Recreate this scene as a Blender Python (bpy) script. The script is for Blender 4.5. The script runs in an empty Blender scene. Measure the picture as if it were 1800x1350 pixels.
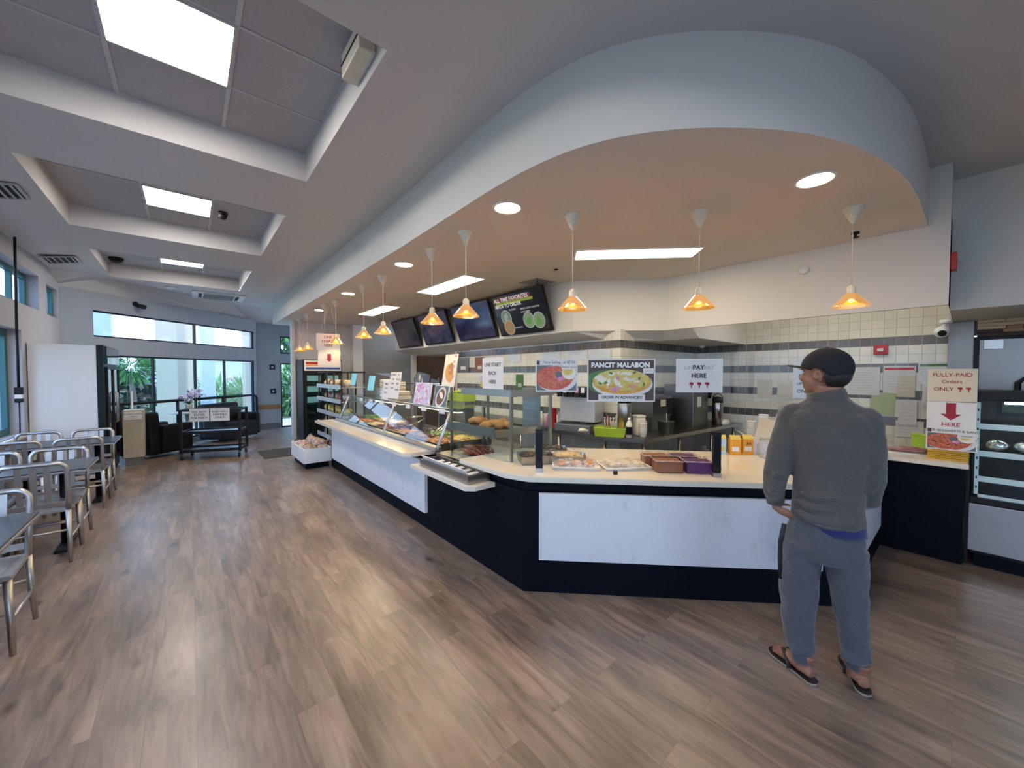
import bpy, bmesh, math, random
from mathutils import Vector, Matrix, Euler
R = math.radians
PI = math.pi
rnd = random.Random(7)
scn = bpy.context.scene
COL = scn.collection

# ---------------------------------------------------------------- camera
cam_d = bpy.data.cameras.new('camera')
cam = bpy.data.objects.new('camera', cam_d); COL.objects.link(cam)
cam_d.sensor_width = 36.0
cam_d.lens = 36.0 * 672 / 1800
cam_d.clip_start = 0.05; cam_d.clip_end = 300
cam.location = (0, 0, 1.6)
cam.rotation_euler = (R(90 - 1.6), 0, R(-40.2))
scn.camera = cam

# ---------------------------------------------------------------- exposure
scn.view_settings.view_transform = 'Standard'
scn.view_settings.look = 'None'
scn.view_settings.gamma = 1.0
scn.view_settings.use_curve_mapping = False
scn.view_settings.exposure = 0.44

# ---------------------------------------------------------------- sky and daylight
world = bpy.data.worlds.new('sky'); scn.world = world
world.use_nodes = True
wn = world.node_tree.nodes; wl = world.node_tree.links
bg = wn['Background']
gr = wn.new('ShaderNodeTexGradient'); tc = wn.new('ShaderNodeTexCoord'); sp = wn.new('ShaderNodeSeparateXYZ')
rp = wn.new('ShaderNodeValToRGB')
wl.new(tc.outputs['Generated'], sp.inputs[0]); wl.new(sp.outputs['Z'], rp.inputs[0])
rp.color_ramp.elements[0].position = 0.0; rp.color_ramp.elements[0].color = (0.64, 0.79, 1.0, 1)
rp.color_ramp.elements[1].position = 0.6; rp.color_ramp.elements[1].color = (0.34, 0.54, 1.0, 1)
wl.new(rp.outputs[0], bg.inputs['Color'])
bg.inputs['Strength'].default_value = 4.2

def portal(loc, rot, sx, sy):
    d = bpy.data.lights.new('window_portal', 'AREA'); d.shape = 'RECTANGLE'; d.size = sx; d.size_y = sy
    d.cycles.is_portal = True
    o = bpy.data.objects.new('window_portal', d); COL.objects.link(o); o.location = loc; o.rotation_euler = rot
    return o

sun_d = bpy.data.lights.new('sun', 'SUN'); sun_d.energy = 2.2; sun_d.angle = R(1.5); sun_d.color = (1.0, 0.93, 0.82)
sun = bpy.data.objects.new('sun', sun_d); COL.objects.link(sun)
sun.rotation_euler = (0, R(38), R(0))   # high sun from the right, over the building; only the garden gets it

# ---------------------------------------------------------------- materials
def nmat(name):
    m = bpy.data.materials.new(name); m.use_nodes = True
    nt = m.node_tree; return m, nt.nodes, nt.links, nt.nodes['Principled BSDF']

def mat(name, col, rough=0.5, metal=0.0, var=0.06, scale=8.0, bump=0.0, bscale=60.0, emit=0.0, ecol=None,
        trans=0.0, stretch=None, spec=None, coat=0.0, sss=0.0):
    m, n, l, b = nmat(name)
    tcn = n.new('ShaderNodeTexCoord'); mp = n.new('ShaderNodeMapping')
    l.new(tcn.outputs['Object'], mp.inputs[0])
    if stretch: mp.inputs['Scale'].default_value = stretch
    nz = n.new('ShaderNodeTexNoise'); nz.inputs['Scale'].default_value = scale; nz.inputs['Detail'].default_value = 4
    l.new(mp.outputs[0], nz.inputs['Vector'])
    mx = n.new('ShaderNodeMix'); mx.data_type = 'RGBA'
    c = Vector(col[:3])
    mx.inputs[6].default_value = (*[max(0, v * (1 - var)) for v in c], 1)
    mx.inputs[7].default_value = (*[min(1, v * (1 + var)) for v in c], 1)
    l.new(nz.outputs['Fac'], mx.inputs[0]); l.new(mx.outputs[2], b.inputs['Base Color'])
    b.inputs['Roughness'].default_value = rough; b.inputs['Metallic'].default_value = metal
    if spec is not None: b.inputs['Specular IOR Level'].default_value = spec
    if coat: b.inputs['Coat Weight'].default_value = coat; b.inputs['Coat Roughness'].default_value = 0.1
    if sss: b.inputs['Subsurface Weight'].default_value = sss; b.inputs['Subsurface Scale'].default_value = 0.01
    if bump:
        nb = n.new('ShaderNodeTexNoise'); nb.inputs['Scale'].default_value = bscale; nb.inputs['Detail'].default_value = 3
        bp = n.new('ShaderNodeBump'); bp.inputs['Strength'].default_value = bump; bp.inputs['Distance'].default_value = 0.01
        l.new(mp.outputs[0], nb.inputs['Vector']); l.new(nb.outputs['Fac'], bp.inputs['Height']); l.new(bp.outputs[0], b.inputs['Normal'])
    if emit:
        b.inputs['Emission Color'].default_value = (*(ecol or col)[:3], 1); b.inputs['Emission Strength'].default_value = emit
    return m

def glass_mat(name, tint=(1, 1, 1), refl=1.0, rough=0.0):
    m, n, l, b = nmat(name)
    out = n['Material Output']; n.remove(b)
    tr = n.new('ShaderNodeBsdfTransparent'); tr.inputs[0].default_value = (*tint, 1)
    gl = n.new('ShaderNodeBsdfGlossy'); gl.inputs['Roughness'].default_value = rough
    lw = n.new('ShaderNodeLayerWeight'); lw.inputs['Blend'].default_value = 0.5
    pw = n.new('ShaderNodeMath'); pw.operation = 'POWER'; pw.inputs[1].default_value = 5.0; l.new(lw.outputs['Facing'], pw.inputs[0])
    mu = n.new('ShaderNodeMath'); mu.operation = 'MULTIPLY_ADD'; mu.inputs[1].default_value = 0.9*refl; mu.inputs[2].default_value = 0.04*refl; mu.use_clamp = True
    mx = n.new('ShaderNodeMixShader')
    l.new(pw.outputs[0], mu.inputs[0]); l.new(mu.outputs[0], mx.inputs[0]); l.new(tr.outputs[0], mx.inputs[1]); l.new(gl.outputs[0], mx.inputs[2])
    l.new(mx.outputs[0], out.inputs['Surface'])
    return m

def film_mat(name, col=(0.9, 0.9, 0.9), alpha=0.25, rough=0.15):
    """thin clear plastic film: partly see-through with sharp glints"""
    m, n, l, b = nmat(name)
    b.inputs['Base Color'].default_value = (*col, 1); b.inputs['Roughness'].default_value = rough
    b.inputs['Specular IOR Level'].default_value = 0.9
    nz = n.new('ShaderNodeTexNoise'); nz.inputs['Scale'].default_value = 22; nz.inputs['Detail'].default_value = 3
    tcn = n.new('ShaderNodeTexCoord'); l.new(tcn.outputs['Object'], nz.inputs['Vector'])
    rmp = n.new('ShaderNodeValToRGB'); rmp.color_ramp.elements[0].position = 0.35; rmp.color_ramp.elements[1].position = 0.75
    rmp.color_ramp.elements[0].color = (alpha * 0.5,) * 3 + (1,); rmp.color_ramp.elements[1].color = (min(1, alpha * 2.2),) * 3 + (1,)
    l.new(nz.outputs['Fac'], rmp.inputs[0]); l.new(rmp.outputs[0], b.inputs['Alpha'])
    bp = n.new('ShaderNodeBump'); bp.inputs['Strength'].default_value = 0.6; bp.inputs['Distance'].default_value = 0.01
    l.new(nz.outputs['Fac'], bp.inputs['Height']); l.new(bp.outputs[0], b.inputs['Normal'])
    return m

def emit_mat(name, col, s):
    m, n, l, b = nmat(name)
    b.inputs['Base Color'].default_value = (*col, 1); b.inputs['Roughness'].default_value = 0.6
    b.inputs['Emission Color'].default_value = (*col, 1); b.inputs['Emission Strength'].default_value = s
    return m

def floor_mat():
    m, n, l, b = nmat('vinyl plank floor')
    tcn = n.new('ShaderNodeTexCoord'); sx = n.new('ShaderNodeSeparateXYZ'); cx = n.new('ShaderNodeCombineXYZ')
    l.new(tcn.outputs['Object'], sx.inputs[0]); l.new(sx.outputs['Y'], cx.inputs['X']); l.new(sx.outputs['X'], cx.inputs['Y'])
    br = n.new('ShaderNodeTexBrick'); l.new(cx.outputs[0], br.inputs['Vector'])
    br.inputs['Scale'].default_value = 1.0; br.inputs['Brick Width'].default_value = 1.22; br.inputs['Row Height'].default_value = 0.18
    br.inputs['Mortar Size'].default_value = 0.0012; br.inputs['Mortar Smooth'].default_value = 0.4; br.offset = 0.37
    br.inputs['Color1'].default_value = (0, 0, 0, 1); br.inputs['Color2'].default_value = (1, 1, 1, 1); br.inputs['Mortar'].default_value = (0.2, 0.2, 0.2, 1)
    # plank id shifts the grain so that every plank has its own figure
    sc = n.new('ShaderNodeVectorMath'); sc.operation = 'SCALE'; sc.inputs['Scale'].default_value = 7.0
    l.new(br.outputs['Color'], sc.inputs[0])
    ad = n.new('ShaderNodeVectorMath'); ad.operation = 'ADD'; l.new(cx.outputs[0], ad.inputs[0]); l.new(sc.outputs[0], ad.inputs[1])
    mp = n.new('ShaderNodeMapping'); mp.inputs['Scale'].default_value = (1.3, 11, 1); l.new(ad.outputs[0], mp.inputs[0])
    g = n.new('ShaderNodeTexNoise'); g.inputs['Scale'].default_value = 1.6; g.inputs['Detail'].default_value = 8; g.inputs['Roughness'].default_value = 0.62; g.inputs['Distortion'].default_value = 0.9
    l.new(mp.outputs[0], g.inputs['Vector'])
    mp2 = n.new('ShaderNodeMapping'); mp2.inputs['Scale'].default_value = (1.1, 3.2, 1); l.new(ad.outputs[0], mp2.inputs[0])
    bl = n.new('ShaderNodeTexNoise'); bl.inputs['Scale'].default_value = 1.5; bl.inputs['Detail'].default_value = 3; l.new(mp2.outputs[0], bl.inputs['Vector'])
    r1 = n.new('ShaderNodeValToRGB'); e = r1.color_ramp.elements
    e[0].position = 0.25; e[0].color = (0.090, 0.062, 0.046, 1); e[1].position = 0.78; e[1].color = (0.35, 0.265, 0.205, 1)
    k = r1.color_ramp.elements.new(0.50); k.color = (0.225, 0.163, 0.123, 1)
    l.new(g.outputs['Fac'], r1.inputs[0])
    r2 = n.new('ShaderNodeValToRGB'); e = r2.color_ramp.elements
    e[0].position = 0.30; e[0].color = (0.60, 0.60, 0.61, 1); e[1].position = 0.66; e[1].color = (1.12, 1.08, 1.04, 1)
    l.new(bl.outputs['Fac'], r2.inputs[0])
    m1 = n.new('ShaderNodeMix'); m1.data_type = 'RGBA'; m1.blend_type = 'MULTIPLY'; m1.inputs[0].default_value = 1
    l.new(r1.outputs[0], m1.inputs[6]); l.new(r2.outputs[0], m1.inputs[7])
    r3 = n.new('ShaderNodeMapRange'); r3.inputs['To Min'].default_value = 0.90; r3.inputs['To Max'].default_value = 1.10
    sb = n.new('ShaderNodeSeparateColor'); l.new(br.outputs['Color'], sb.inputs[0]); l.new(sb.outputs[0], r3.inputs[0])
    m2 = n.new('ShaderNodeMix'); m2.data_type = 'RGBA'; m2.blend_type = 'MULTIPLY'; m2.inputs[0].default_value = 1
    l.new(m1.outputs[2], m2.inputs[6]); l.new(r3.outputs[0], m2.inputs[7])
    # knots
    vo = n.new('ShaderNodeTexVoronoi'); vo.inputs['Scale'].default_value = 1.0
    mp3 = n.new('ShaderNodeMapping'); mp3.inputs['Scale'].default_value = (1.7, 3.6, 1); l.new(ad.outputs[0], mp3.inputs[0]); l.new(mp3.outputs[0], vo.inputs['Vector'])
    kr = n.new('ShaderNodeValToRGB'); kr.color_ramp.elements[0].position = 0.03; kr.color_ramp.elements[0].color = (0.35, 0.32, 0.30, 1)
    kr.color_ramp.elements[1].position = 0.13; kr.color_ramp.elements[1].color = (1, 1, 1, 1)
    l.new(vo.outputs['Distance'], kr.inputs[0])
    m3 = n.new('ShaderNodeMix'); m3.data_type = 'RGBA'; m3.blend_type = 'MULTIPLY'; m3.inputs[0].default_value = 1
    l.new(m2.outputs[2], m3.inputs[6]); l.new(kr.outputs[0], m3.inputs[7])
    m4 = n.new('ShaderNodeMix'); m4.data_type = 'RGBA'
    m4.inputs[7].default_value = (0.09, 0.07, 0.055, 1)
    fm = n.new('ShaderNodeMath'); fm.operation = 'MULTIPLY'; fm.inputs[1].default_value = 0.55
    l.new(br.outputs['Fac'], fm.inputs[0]); l.new(fm.outputs[0], m4.inputs[0]); l.new(m3.outputs[2], m4.inputs[6])
    l.new(m4.outputs[2], b.inputs['Base Color'])
    rr = n.new('ShaderNodeMapRange'); rr.inputs['To Min'].default_value = 0.26; rr.inputs['To Max'].default_value = 0.46
    l.new(g.outputs['Fac'], rr.inputs[0]); l.new(rr.outputs[0], b.inputs['Roughness'])
    b.inputs['Specular IOR Level'].default_value = 0.6; b.inputs['Coat Weight'].default_value = 0.25; b.inputs['Coat Roughness'].default_value = 0.22
    bp = n.new('ShaderNodeBump'); bp.inputs['Strength'].default_value = 0.12; bp.inputs['Distance'].default_value = 0.004
    l.new(g.outputs['Fac'], bp.inputs['Height']); l.new(bp.outputs[0], b.inputs['Normal'])
    return m

def tile_mat(name, axis, stripes=True):
    """square glazed wall tiles 111 mm with four dark grey courses; axis = the horizontal axis of the wall"""
    m, n, l, b = nmat(name)
    tcn = n.new('ShaderNodeTexCoord'); sx = n.new('ShaderNodeSeparateXYZ'); cx = n.new('ShaderNodeCombineXYZ')
    l.new(tcn.outputs['Object'], sx.inputs[0]); l.new(sx.outputs[axis], cx.inputs['X'])
    zo = n.new('ShaderNodeMath'); zo.operation = 'SUBTRACT'; zo.inputs[1].default_value = 0.9445
    l.new(sx.outputs['Z'], zo.inputs[0]); l.new(zo.outputs[0], cx.inputs['Y'])
    br = n.new('ShaderNodeTexBrick'); l.new(cx.outputs[0], br.inputs['Vector']); br.offset = 0.0
    br.inputs['Scale'].default_value = 1.0; br.inputs['Brick Width'].default_value = 0.111; br.inputs['Row Height'].default_value = 0.111
    br.inputs['Mortar Size'].default_value = 0.0022; br.inputs['Mortar Smooth'].default_value = 0.2; br.inputs['Bias'].default_value = 0
    br.inputs['Color1'].default_value = (0, 0, 0, 1); br.inputs['Color2'].default_value = (1, 1, 1, 1)
    md = n.new('ShaderNodeMath'); md.operation = 'MODULO'; md.inputs[1].default_value = 0.333; l.new(zo.outputs[0], md.inputs[0])
    lt = n.new('ShaderNodeMath'); lt.operation = 'LESS_THAN'; lt.inputs[1].default_value = 0.111; l.new(md.outputs[0], lt.inputs[0])
    z1 = n.new('ShaderNodeMath'); z1.operation = 'LESS_THAN'; z1.inputs[1].default_value = 1.12; l.new(zo.outputs[0], z1.inputs[0])
    z2 = n.new('ShaderNodeMath'); z2.operation = 'GREATER_THAN'; z2.inputs[1].default_value = 0.0; l.new(zo.outputs[0], z2.inputs[0])
    a1 = n.new('ShaderNodeMath'); a1.operation = 'MULTIPLY'; l.new(lt.outputs[0], a1.inputs[0]); l.new(z1.outputs[0], a1.inputs[1])
    a2 = n.new('ShaderNodeMath'); a2.operation = 'MULTIPLY'; l.new(a1.outputs[0], a2.inputs[0]); l.new(z2.outputs[0], a2.inputs[1])
    w = n.new('ShaderNodeMix'); w.data_type = 'RGBA'; w.inputs[6].default_value = (0.68, 0.655, 0.56, 1); w.inputs[7].default_value = (0.76, 0.735, 0.64, 1)
    d = n.new('ShaderNodeMix'); d.data_type = 'RGBA'; d.inputs[6].default_value = (0.085, 0.085, 0.083, 1); d.inputs[7].default_value = (0.15, 0.15, 0.148, 1)
    l.new(br.outputs['Color'], w.inputs[0]); l.new(br.outputs['Color'], d.inputs[0])
    s = n.new('ShaderNodeMix'); s.data_type = 'RGBA'; l.new(a2.outputs[0], s.inputs[0]); l.new(w.outputs[2], s.inputs[6]); l.new(d.outputs[2], s.inputs[7])
    g = n.new('ShaderNodeMix'); g.data_type = 'RGBA'; g.inputs[7].default_value = (0.40, 0.38, 0.33, 1)
    l.new(br.outputs['Fac'], g.inputs[0]); l.new(s.outputs[2], g.inputs[6]); l.new(g.outputs[2], b.inputs['Base Color'])
    rr = n.new('ShaderNodeMapRange'); rr.inputs['To Min'].default_value = 0.16; rr.inputs['To Max'].default_value = 0.7
    l.new(br.outputs['Fac'], rr.inputs[0]); l.new(rr.outputs[0], b.inputs['Roughness'])
    bp = n.new('ShaderNodeBump'); bp.inputs['Strength'].default_value = 0.5; bp.inputs['Distance'].default_value = 0.002; bp.invert = True
    l.new(br.outputs['Fac'], bp.inputs['Height']); l.new(bp.outputs[0], b.inputs['Normal'])
    return m

def steel_mat(name, axis=2, col=(0.42, 0.41, 0.39), rough=0.30):
    st = [1, 1, 1]; st[axis] = 60
    m = mat(name, col, rough, 1.0, var=0.12, scale=3, stretch=tuple(st))
    return m

M = {}
M['ceil'] = mat('painted ceiling', (0.56, 0.545, 0.54), 0.9, var=0.03, scale=2, bump=0.05, bscale=180)
M['wall'] = mat('painted wall', (0.60, 0.595, 0.59), 0.8, var=0.03, scale=2, bump=0.05, bscale=150)
M['wallb'] = mat('blue grey wall paint', (0.33, 0.37, 0.42), 0.8, var=.03, scale=2, bump=.05, bscale=150); M['walll'] = mat('lilac grey wall paint', (0.43, 0.43, 0.47), 0.8, var=.03, scale=2, bump=.05, bscale=150)  # even colours of the back, far and left walls, darker than the rest
M['soffit'] = mat('soffit paint', (0.66, 0.63, 0.585), 0.8, var=0.02, scale=2, bump=0.05, bscale=150)
M['bulk'] = mat('bulkhead paint', (0.70, 0.685, 0.65), 0.75, var=0.02, scale=2)
M['greywall'] = mat('grey brown wall paint', (0.40, 0.375, 0.33), 0.8, var=0.03, scale=2)
M['floor'] = floor_mat()
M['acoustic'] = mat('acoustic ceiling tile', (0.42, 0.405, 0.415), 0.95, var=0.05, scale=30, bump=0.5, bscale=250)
M['grid'] = mat('ceiling grid metal', (0.50, 0.49, 0.49), 0.5)
M['panel_light'] = emit_mat('lit light panel', (1.0, 0.93, 0.84), 25.0)
M['warm_light'] = emit_mat('lit warm downlight', (1.0, 0.74, 0.42), 60.0)
M['fluor'] = emit_mat('lit kitchen light panel', (1.0, 0.84, 0.56), 15.0)
M['white'] = mat('white paint', (0.75, 0.75, 0.74), 0.5, var=0.02)
M['offwhite'] = mat('off white plastic', (0.62, 0.58, 0.48), 0.45, var=0.03)
M['black'] = mat('black metal', (0.007, 0.007, 0.008), 0.5, spec=.3)
M['blackfr'] = mat('black window frame', (0.008, 0.010, 0.012), 0.45, spec=.25)
M['teal'] = mat('teal window frame', (0.02, 0.12, 0.13), 0.4)
M['tileX'] = tile_mat('kitchen tiles', 'Y'); M['tileY'] = tile_mat('kitchen tiles end', 'X')
M['steel'] = steel_mat('brushed steel'); M['steelh'] = steel_mat('brushed steel horizontal', 0)
M['steeld'] = steel_mat('dark brushed steel', 2, (0.22, 0.21, 0.20), 0.35)
M['glass'] = glass_mat('window glass', (0.86, 0.93, 0.97), 1.0)
M['wglass'] = glass_mat('tinted window glass', (0.60, 0.76, 0.80), 1.0)
M['tglass'] = glass_mat('green tinted glass', (0.62, 0.86, 0.84), 1.6)
M['wood'] = mat('brown wood', (0.16, 0.075, 0.03), 0.5, var=0.35, scale=3, stretch=(1, 1, 12))
M['rail'] = mat('oak wall rail', (0.30, 0.15, 0.06), 0.45, var=0.2, scale=4, stretch=(6, 6, 30))
M['base'] = mat('grey vinyl baseboard', (0.13, 0.14, 0.15), 0.5)

# ---------------------------------------------------------------- mesh helpers
class MB:
    def __init__(s): s.bm = bmesh.new(); s.mats = []
    def mi(s, m):
        if m not in s.mats: s.mats.append(m)
        return s.mats.index(m)
    def face(s, pts, m, smooth=False):
        vs = [s.bm.verts.new(p) for p in pts]
        f = s.bm.faces.new(vs); f.material_index = s.mi(m); f.smooth = smooth; return f
    def box(s, x0, x1, y0, y1, z0, z1, m, mx=None, bev=0.0):
        t = bmesh.new()
        bmesh.ops.create_cube(t, size=1.0, matrix=Matrix.Translation(((x0+x1)/2, (y0+y1)/2, (z0+z1)/2)) @ Matrix.Diagonal((abs(x1-x0), abs(y1-y0), abs(z1-z0), 1)))
        if bev: bmesh.ops.bevel(t, geom=list(t.edges), offset=bev, segments=2, affect='EDGES', profile=0.6)
        return s.join(t, m, mx)
    def join(s, t, m, mx=None, smooth=None):
        if mx is not None: bmesh.ops.transform(t, matrix=mx, verts=t.verts)
        k = s.mi(m); vm = {}
        for v in t.verts: vm[v] = s.bm.verts.new(v.co)
        for f in t.faces:
            try: g = s.bm.faces.new([vm[v] for v in f.verts])
            except ValueError: continue
            g.material_index = k; g.smooth = f.smooth if smooth is None else smooth
        t.free(); return s
    def prism(s, poly, z0, z1, m, mx=None, smooth_side=False):
        t = bmesh.new(); n = len(poly)
        a = [t.verts.new((p[0], p[1], z0)) for p in poly]; b = [t.verts.new((p[0], p[1], z1)) for p in poly]
        t.faces.new(a[::-1]); t.faces.new(b)
        for i in range(n):
            f = t.faces.new((a[i], a[(i+1) % n], b[(i+1) % n], b[i])); f.smooth = smooth_side
        bmesh.ops.recalc_face_normals(t, faces=t.faces)
        return s.join(t, m, mx)
    def lathe(s, prof, m, n=24, c=(0, 0, 0), mx=None, cap=True, sx=1.0, sy=1.0):
        t = bmesh.new(); rings = []
        for (r, z) in prof:
            rings.append([t.verts.new((c[0] + r*sx*math.cos(2*PI*i/n), c[1] + r*sy*math.sin(2*PI*i/n), c[2] + z)) for i in range(n)])
        for a, b in zip(rings, rings[1:]):
            for i in range(n):
                f = t.faces.new((a[i], a[(i+1) % n], b[(i+1) % n], b[i])); f.smooth = True
        if cap:
            if prof[0][0] > 1e-4: t.faces.new(rings[0][::-1])
            if prof[-1][0] > 1e-4: t.faces.new(rings[-1])
        bmesh.ops.remove_doubles(t, verts=t.verts, dist=1e-5)
        return s.join(t, m, mx)
    def tube(s, pts, r, m, n=8, closed=False, mx=None, flat=None):
        pts = [Vector(p) for p in pts]; t = bmesh.new(); rings = []
        k = len(pts); rr = r if isinstance(r, (list, tuple)) else [r]*k
        up = None
        for i, p in enumerate(pts):
            if closed: d = pts[(i+1) % k] - pts[i-1]
            else: d = (pts[min(i+1, k-1)] - pts[max(i-1, 0)])
            d.normalize()
            if up is None:
                up = Vector((0, 0, 1)) if abs(d.z) < 0.9 else Vector((1, 0, 0))
            u = up - d*up.dot(d)
            if u.length < 1e-4: u = d.orthogonal()
            u.normalize(); up = u; w = d.cross(u)
            fx, fy = (flat or (1, 1))
            rings.append([t.verts.new(p + (w*math.cos(2*PI*j/n)*fx + u*math.sin(2*PI*j/n)*fy)*rr[i]) for j in range(n)])
        seq = list(zip(rings, rings[1:])) + ([(rings[-1], rings[0])] if closed else [])
        for a, b in seq:
            for j in range(n):
                f = t.faces.new((a[j], a[(j+1) % n], b[(j+1) % n], b[j])); f.smooth = n > 5
        if not closed: t.faces.new(rings[0][::-1]); t.faces.new(rings[-1])
        bmesh.ops.recalc_face_normals(t, faces=t.faces)
        return s.join(t, m, mx)
    def ball(s, c, r, m, seg=12, rings=8, mx=None, jit=0.0, rd=None):
        t = bmesh.new(); bmesh.ops.create_uvsphere(t, u_segments=seg, v_segments=rings, radius=1.0)
        rr = r if isinstance(r, (tuple, list)) else (r, r, r)
        for v in t.verts:
            k = 1 + (jit*((rd or rnd).random()*2-1) if jit else 0)
            v.co = Vector((c[0]+v.co.x*rr[0]*k, c[1]+v.co.y*rr[1]*k, c[2]+v.co.z*rr[2]*k))
        for f in t.faces: f.smooth = True
        return s.join(t, m, mx)
    def text(s, txt, size, m, mx, align='CENTER', depth=0.0, bold=0.0):
        cu = bpy.data.curves.new('lettering', 'FONT'); cu.body = txt; cu.size = size; cu.align_x = align; cu.align_y = 'CENTER'
        cu.extrude = depth; cu.offset = bold; cu.resolution_u = 3
        o = bpy.data.objects.new('lettering', cu); me = bpy.data.meshes.new_from_object(o)
        t = bmesh.new(); t.from_mesh(me)
        bpy.data.objects.remove(o); bpy.data.curves.remove(cu); bpy.data.meshes.remove(me)
        return s.join(t, m, mx, smooth=False)
    def build(s, name, parent=None, world=True, mods=None):
        me = bpy.data.meshes.new(name)
        for m in s.mats: me.materials.append(m)
        off = Vector((0, 0, 0)); o = bpy.data.objects.new(name, me)
        if world and parent is not None:
            q = parent
            while q is not None: off += q.location; q = q.parent
        elif world and s.bm.verts:
            xs = [v.co for v in s.bm.verts]
            off = Vector(((min(v.x for v in xs)+max(v.x for v in xs))/2, (min(v.y for v in xs)+max(v.y for v in xs))/2, min(v.z for v in xs)))
        if off.length: bmesh.ops.translate(s.bm, verts=s.bm.verts, vec=-off)
        s.bm.to_mesh(me); s.bm.free()
        if parent is None: o.location = off if world else (0, 0, 0)
        else: o.parent = parent
        COL.objects.link(o)
        return o

def struct(mb, name, parent=None, keep=True):
    """part of the room, built in world coordinates (origin at the world's, so the tile courses line up)"""
    o = mb.build(name, parent, world=False); 
    if parent is None: o['kind'] = 'structure'
    return o

def tag(o, label, cat, group=None, kind=None):
    o['label'] = label; o['category'] = cat
    if group: o['group'] = group
    if kind: o['kind'] = kind
    return o

def thing(name, label, cat, loc=(0, 0, 0), rz=0, group=None, rx=0):
    o = bpy.data.objects.new(name, None); COL.objects.link(o); o.empty_display_size = 0.1
    o.location = loc; o.rotation_euler = (rx, 0, rz)
    return tag(o, label, cat, group)

def place(o, loc, rz=0, rx=0, ry=0):
    o.location = loc; o.rotation_euler = (rx, ry, rz); return o

def copy_tree(o, parent=None):
    c = o.copy(); COL.objects.link(c)
    if parent is not None: c.parent = parent
    for ch in [k for k in KIDS.get(o.name, [])]: copy_tree_child(ch, c)
    return c
def copy_tree_child(o, p):
    c = o.copy(); COL.objects.link(c); c.parent = p
    for ch in KIDS.get(o.name, []): copy_tree_child(ch, c)
KIDS = {}
def index_kids():
    KIDS.clear()
    for o in COL.objects:
        if o.parent: KIDS.setdefault(o.parent.name, []).append(o)
def T(x, y, z): return Matrix.Translation((x, y, z))
def RZ(a): return Matrix.Rotation(a, 4, 'Z')
def RX(a): return Matrix.Rotation(a, 4, 'X')
def RY(a): return Matrix.Rotation(a, 4, 'Y')
UPRIGHT = RX(PI/2)      # lettering drawn in XY stands up in XZ and faces -Y
# ================================================================ THE ROOM
ZM = 3.36; ZS = 2.87; ZB = 2.18
XL = -1.68
W0 = Vector((-1.68, 10.05, 0)); W1 = Vector((1.47, 12.96, 0)); WD = (W1-W0).normalized(); WL = (W1-W0).length
WN = Vector((WD.y, -WD.x, 0))   # points into the room

b = MB(); b.face([(-2.2, -3.6, 0), (7.2, -3.6, 0), (7.2, 13.4, 0), (1.3, 13.4, 0), (-2.2, 9.9, 0)], M['floor'])
b.box(-2.2, 7.2, -3.6, 9.9, -0.2, -0.01, M['base']); struct(b, 'floor')

# coffers
COF = [(-1.05, 0.857, -0.95, 0.95), (-1.05, 0.857, 2.07, 3.94), (-1.05, 0.857, 4.93, 6.86), (-1.08, 0.85, 8.0, 10.06)]
b = MB(); c = M['ceil']
xs = [-1.2, -1.05, 0.857, 7.2]; ys = [-3.6]
for q in COF: ys += [q[2], q[3]]
ys += [10.35]
for i in range(len(ys)-1):
    y0, y1 = ys[i], ys[i+1]
    hole = i % 2 == 1
    for j, (x0, x1) in enumerate(zip(xs, xs[1:])):
        if hole and j == 1: continue
        b.face([(x0, y0, ZM), (x1, y0, ZM), (x1, y1, ZM), (x0, y1, ZM)][::-1], c)
b.face([(XL-.25, -3.6, 3.26), (-1.2, -3.6, ZM), (-1.2, 9.9, ZM), (XL-.25, 9.2, 3.26)][::-1], c)
# the ceiling falls to the slanted window wall and the far wall
b.box(XL-.3, -1.2, 9.5, 10.5, 3.38, 3.45, c); P0 = (-1.2, 9.9, ZM); P1 = (-1.2, 10.35, ZM); P2 = (0.9, 12.1, ZM); P3 = (7.2, 12.1, ZM)
b.face([(-1.2, 10.35, ZM), (7.2, 10.35, ZM), P3, P2][::-1], c)
b.face([(XL-.25, 9.2, 3.26), P0, P1, (XL-.25, 9.9, 3.03)][::-1], c)
b.face([(XL-.25, 9.9, 3.03), P1, P2, (1.38, 13.1, 3.02)][::-1], c)
b.face([(1.38, 13.1, 3.02), P2, P3, (7.2, 13.2, 3.02)][::-1], c)
for (x0, x1, y0, y1) in COF:
    t = 3.60; s = 0.03
    b.face([(x0, y0, ZM), (x1, y0, ZM), (x1, y0, t), (x0, y0, t)], c); b.face([(x0, y1, ZM), (x1, y1, ZM), (x1, y1, t), (x0, y1, t)], c)
    b.face([(x0, y0, ZM), (x0, y1, ZM), (x0, y1, t), (x0, y0, t)], c); b.face([(x1, y0, ZM), (x1, y1, ZM), (x1, y1, t), (x1, y0, t)], c)
    for (u0, u1, v0, v1) in ():
        b.box(u0, u1, v0, v1, ZM+.02, 3.66, c)
bmesh.ops.remove_doubles(b.bm, verts=b.bm.verts, dist=1e-5)
struct(b, 'ceiling')
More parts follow.
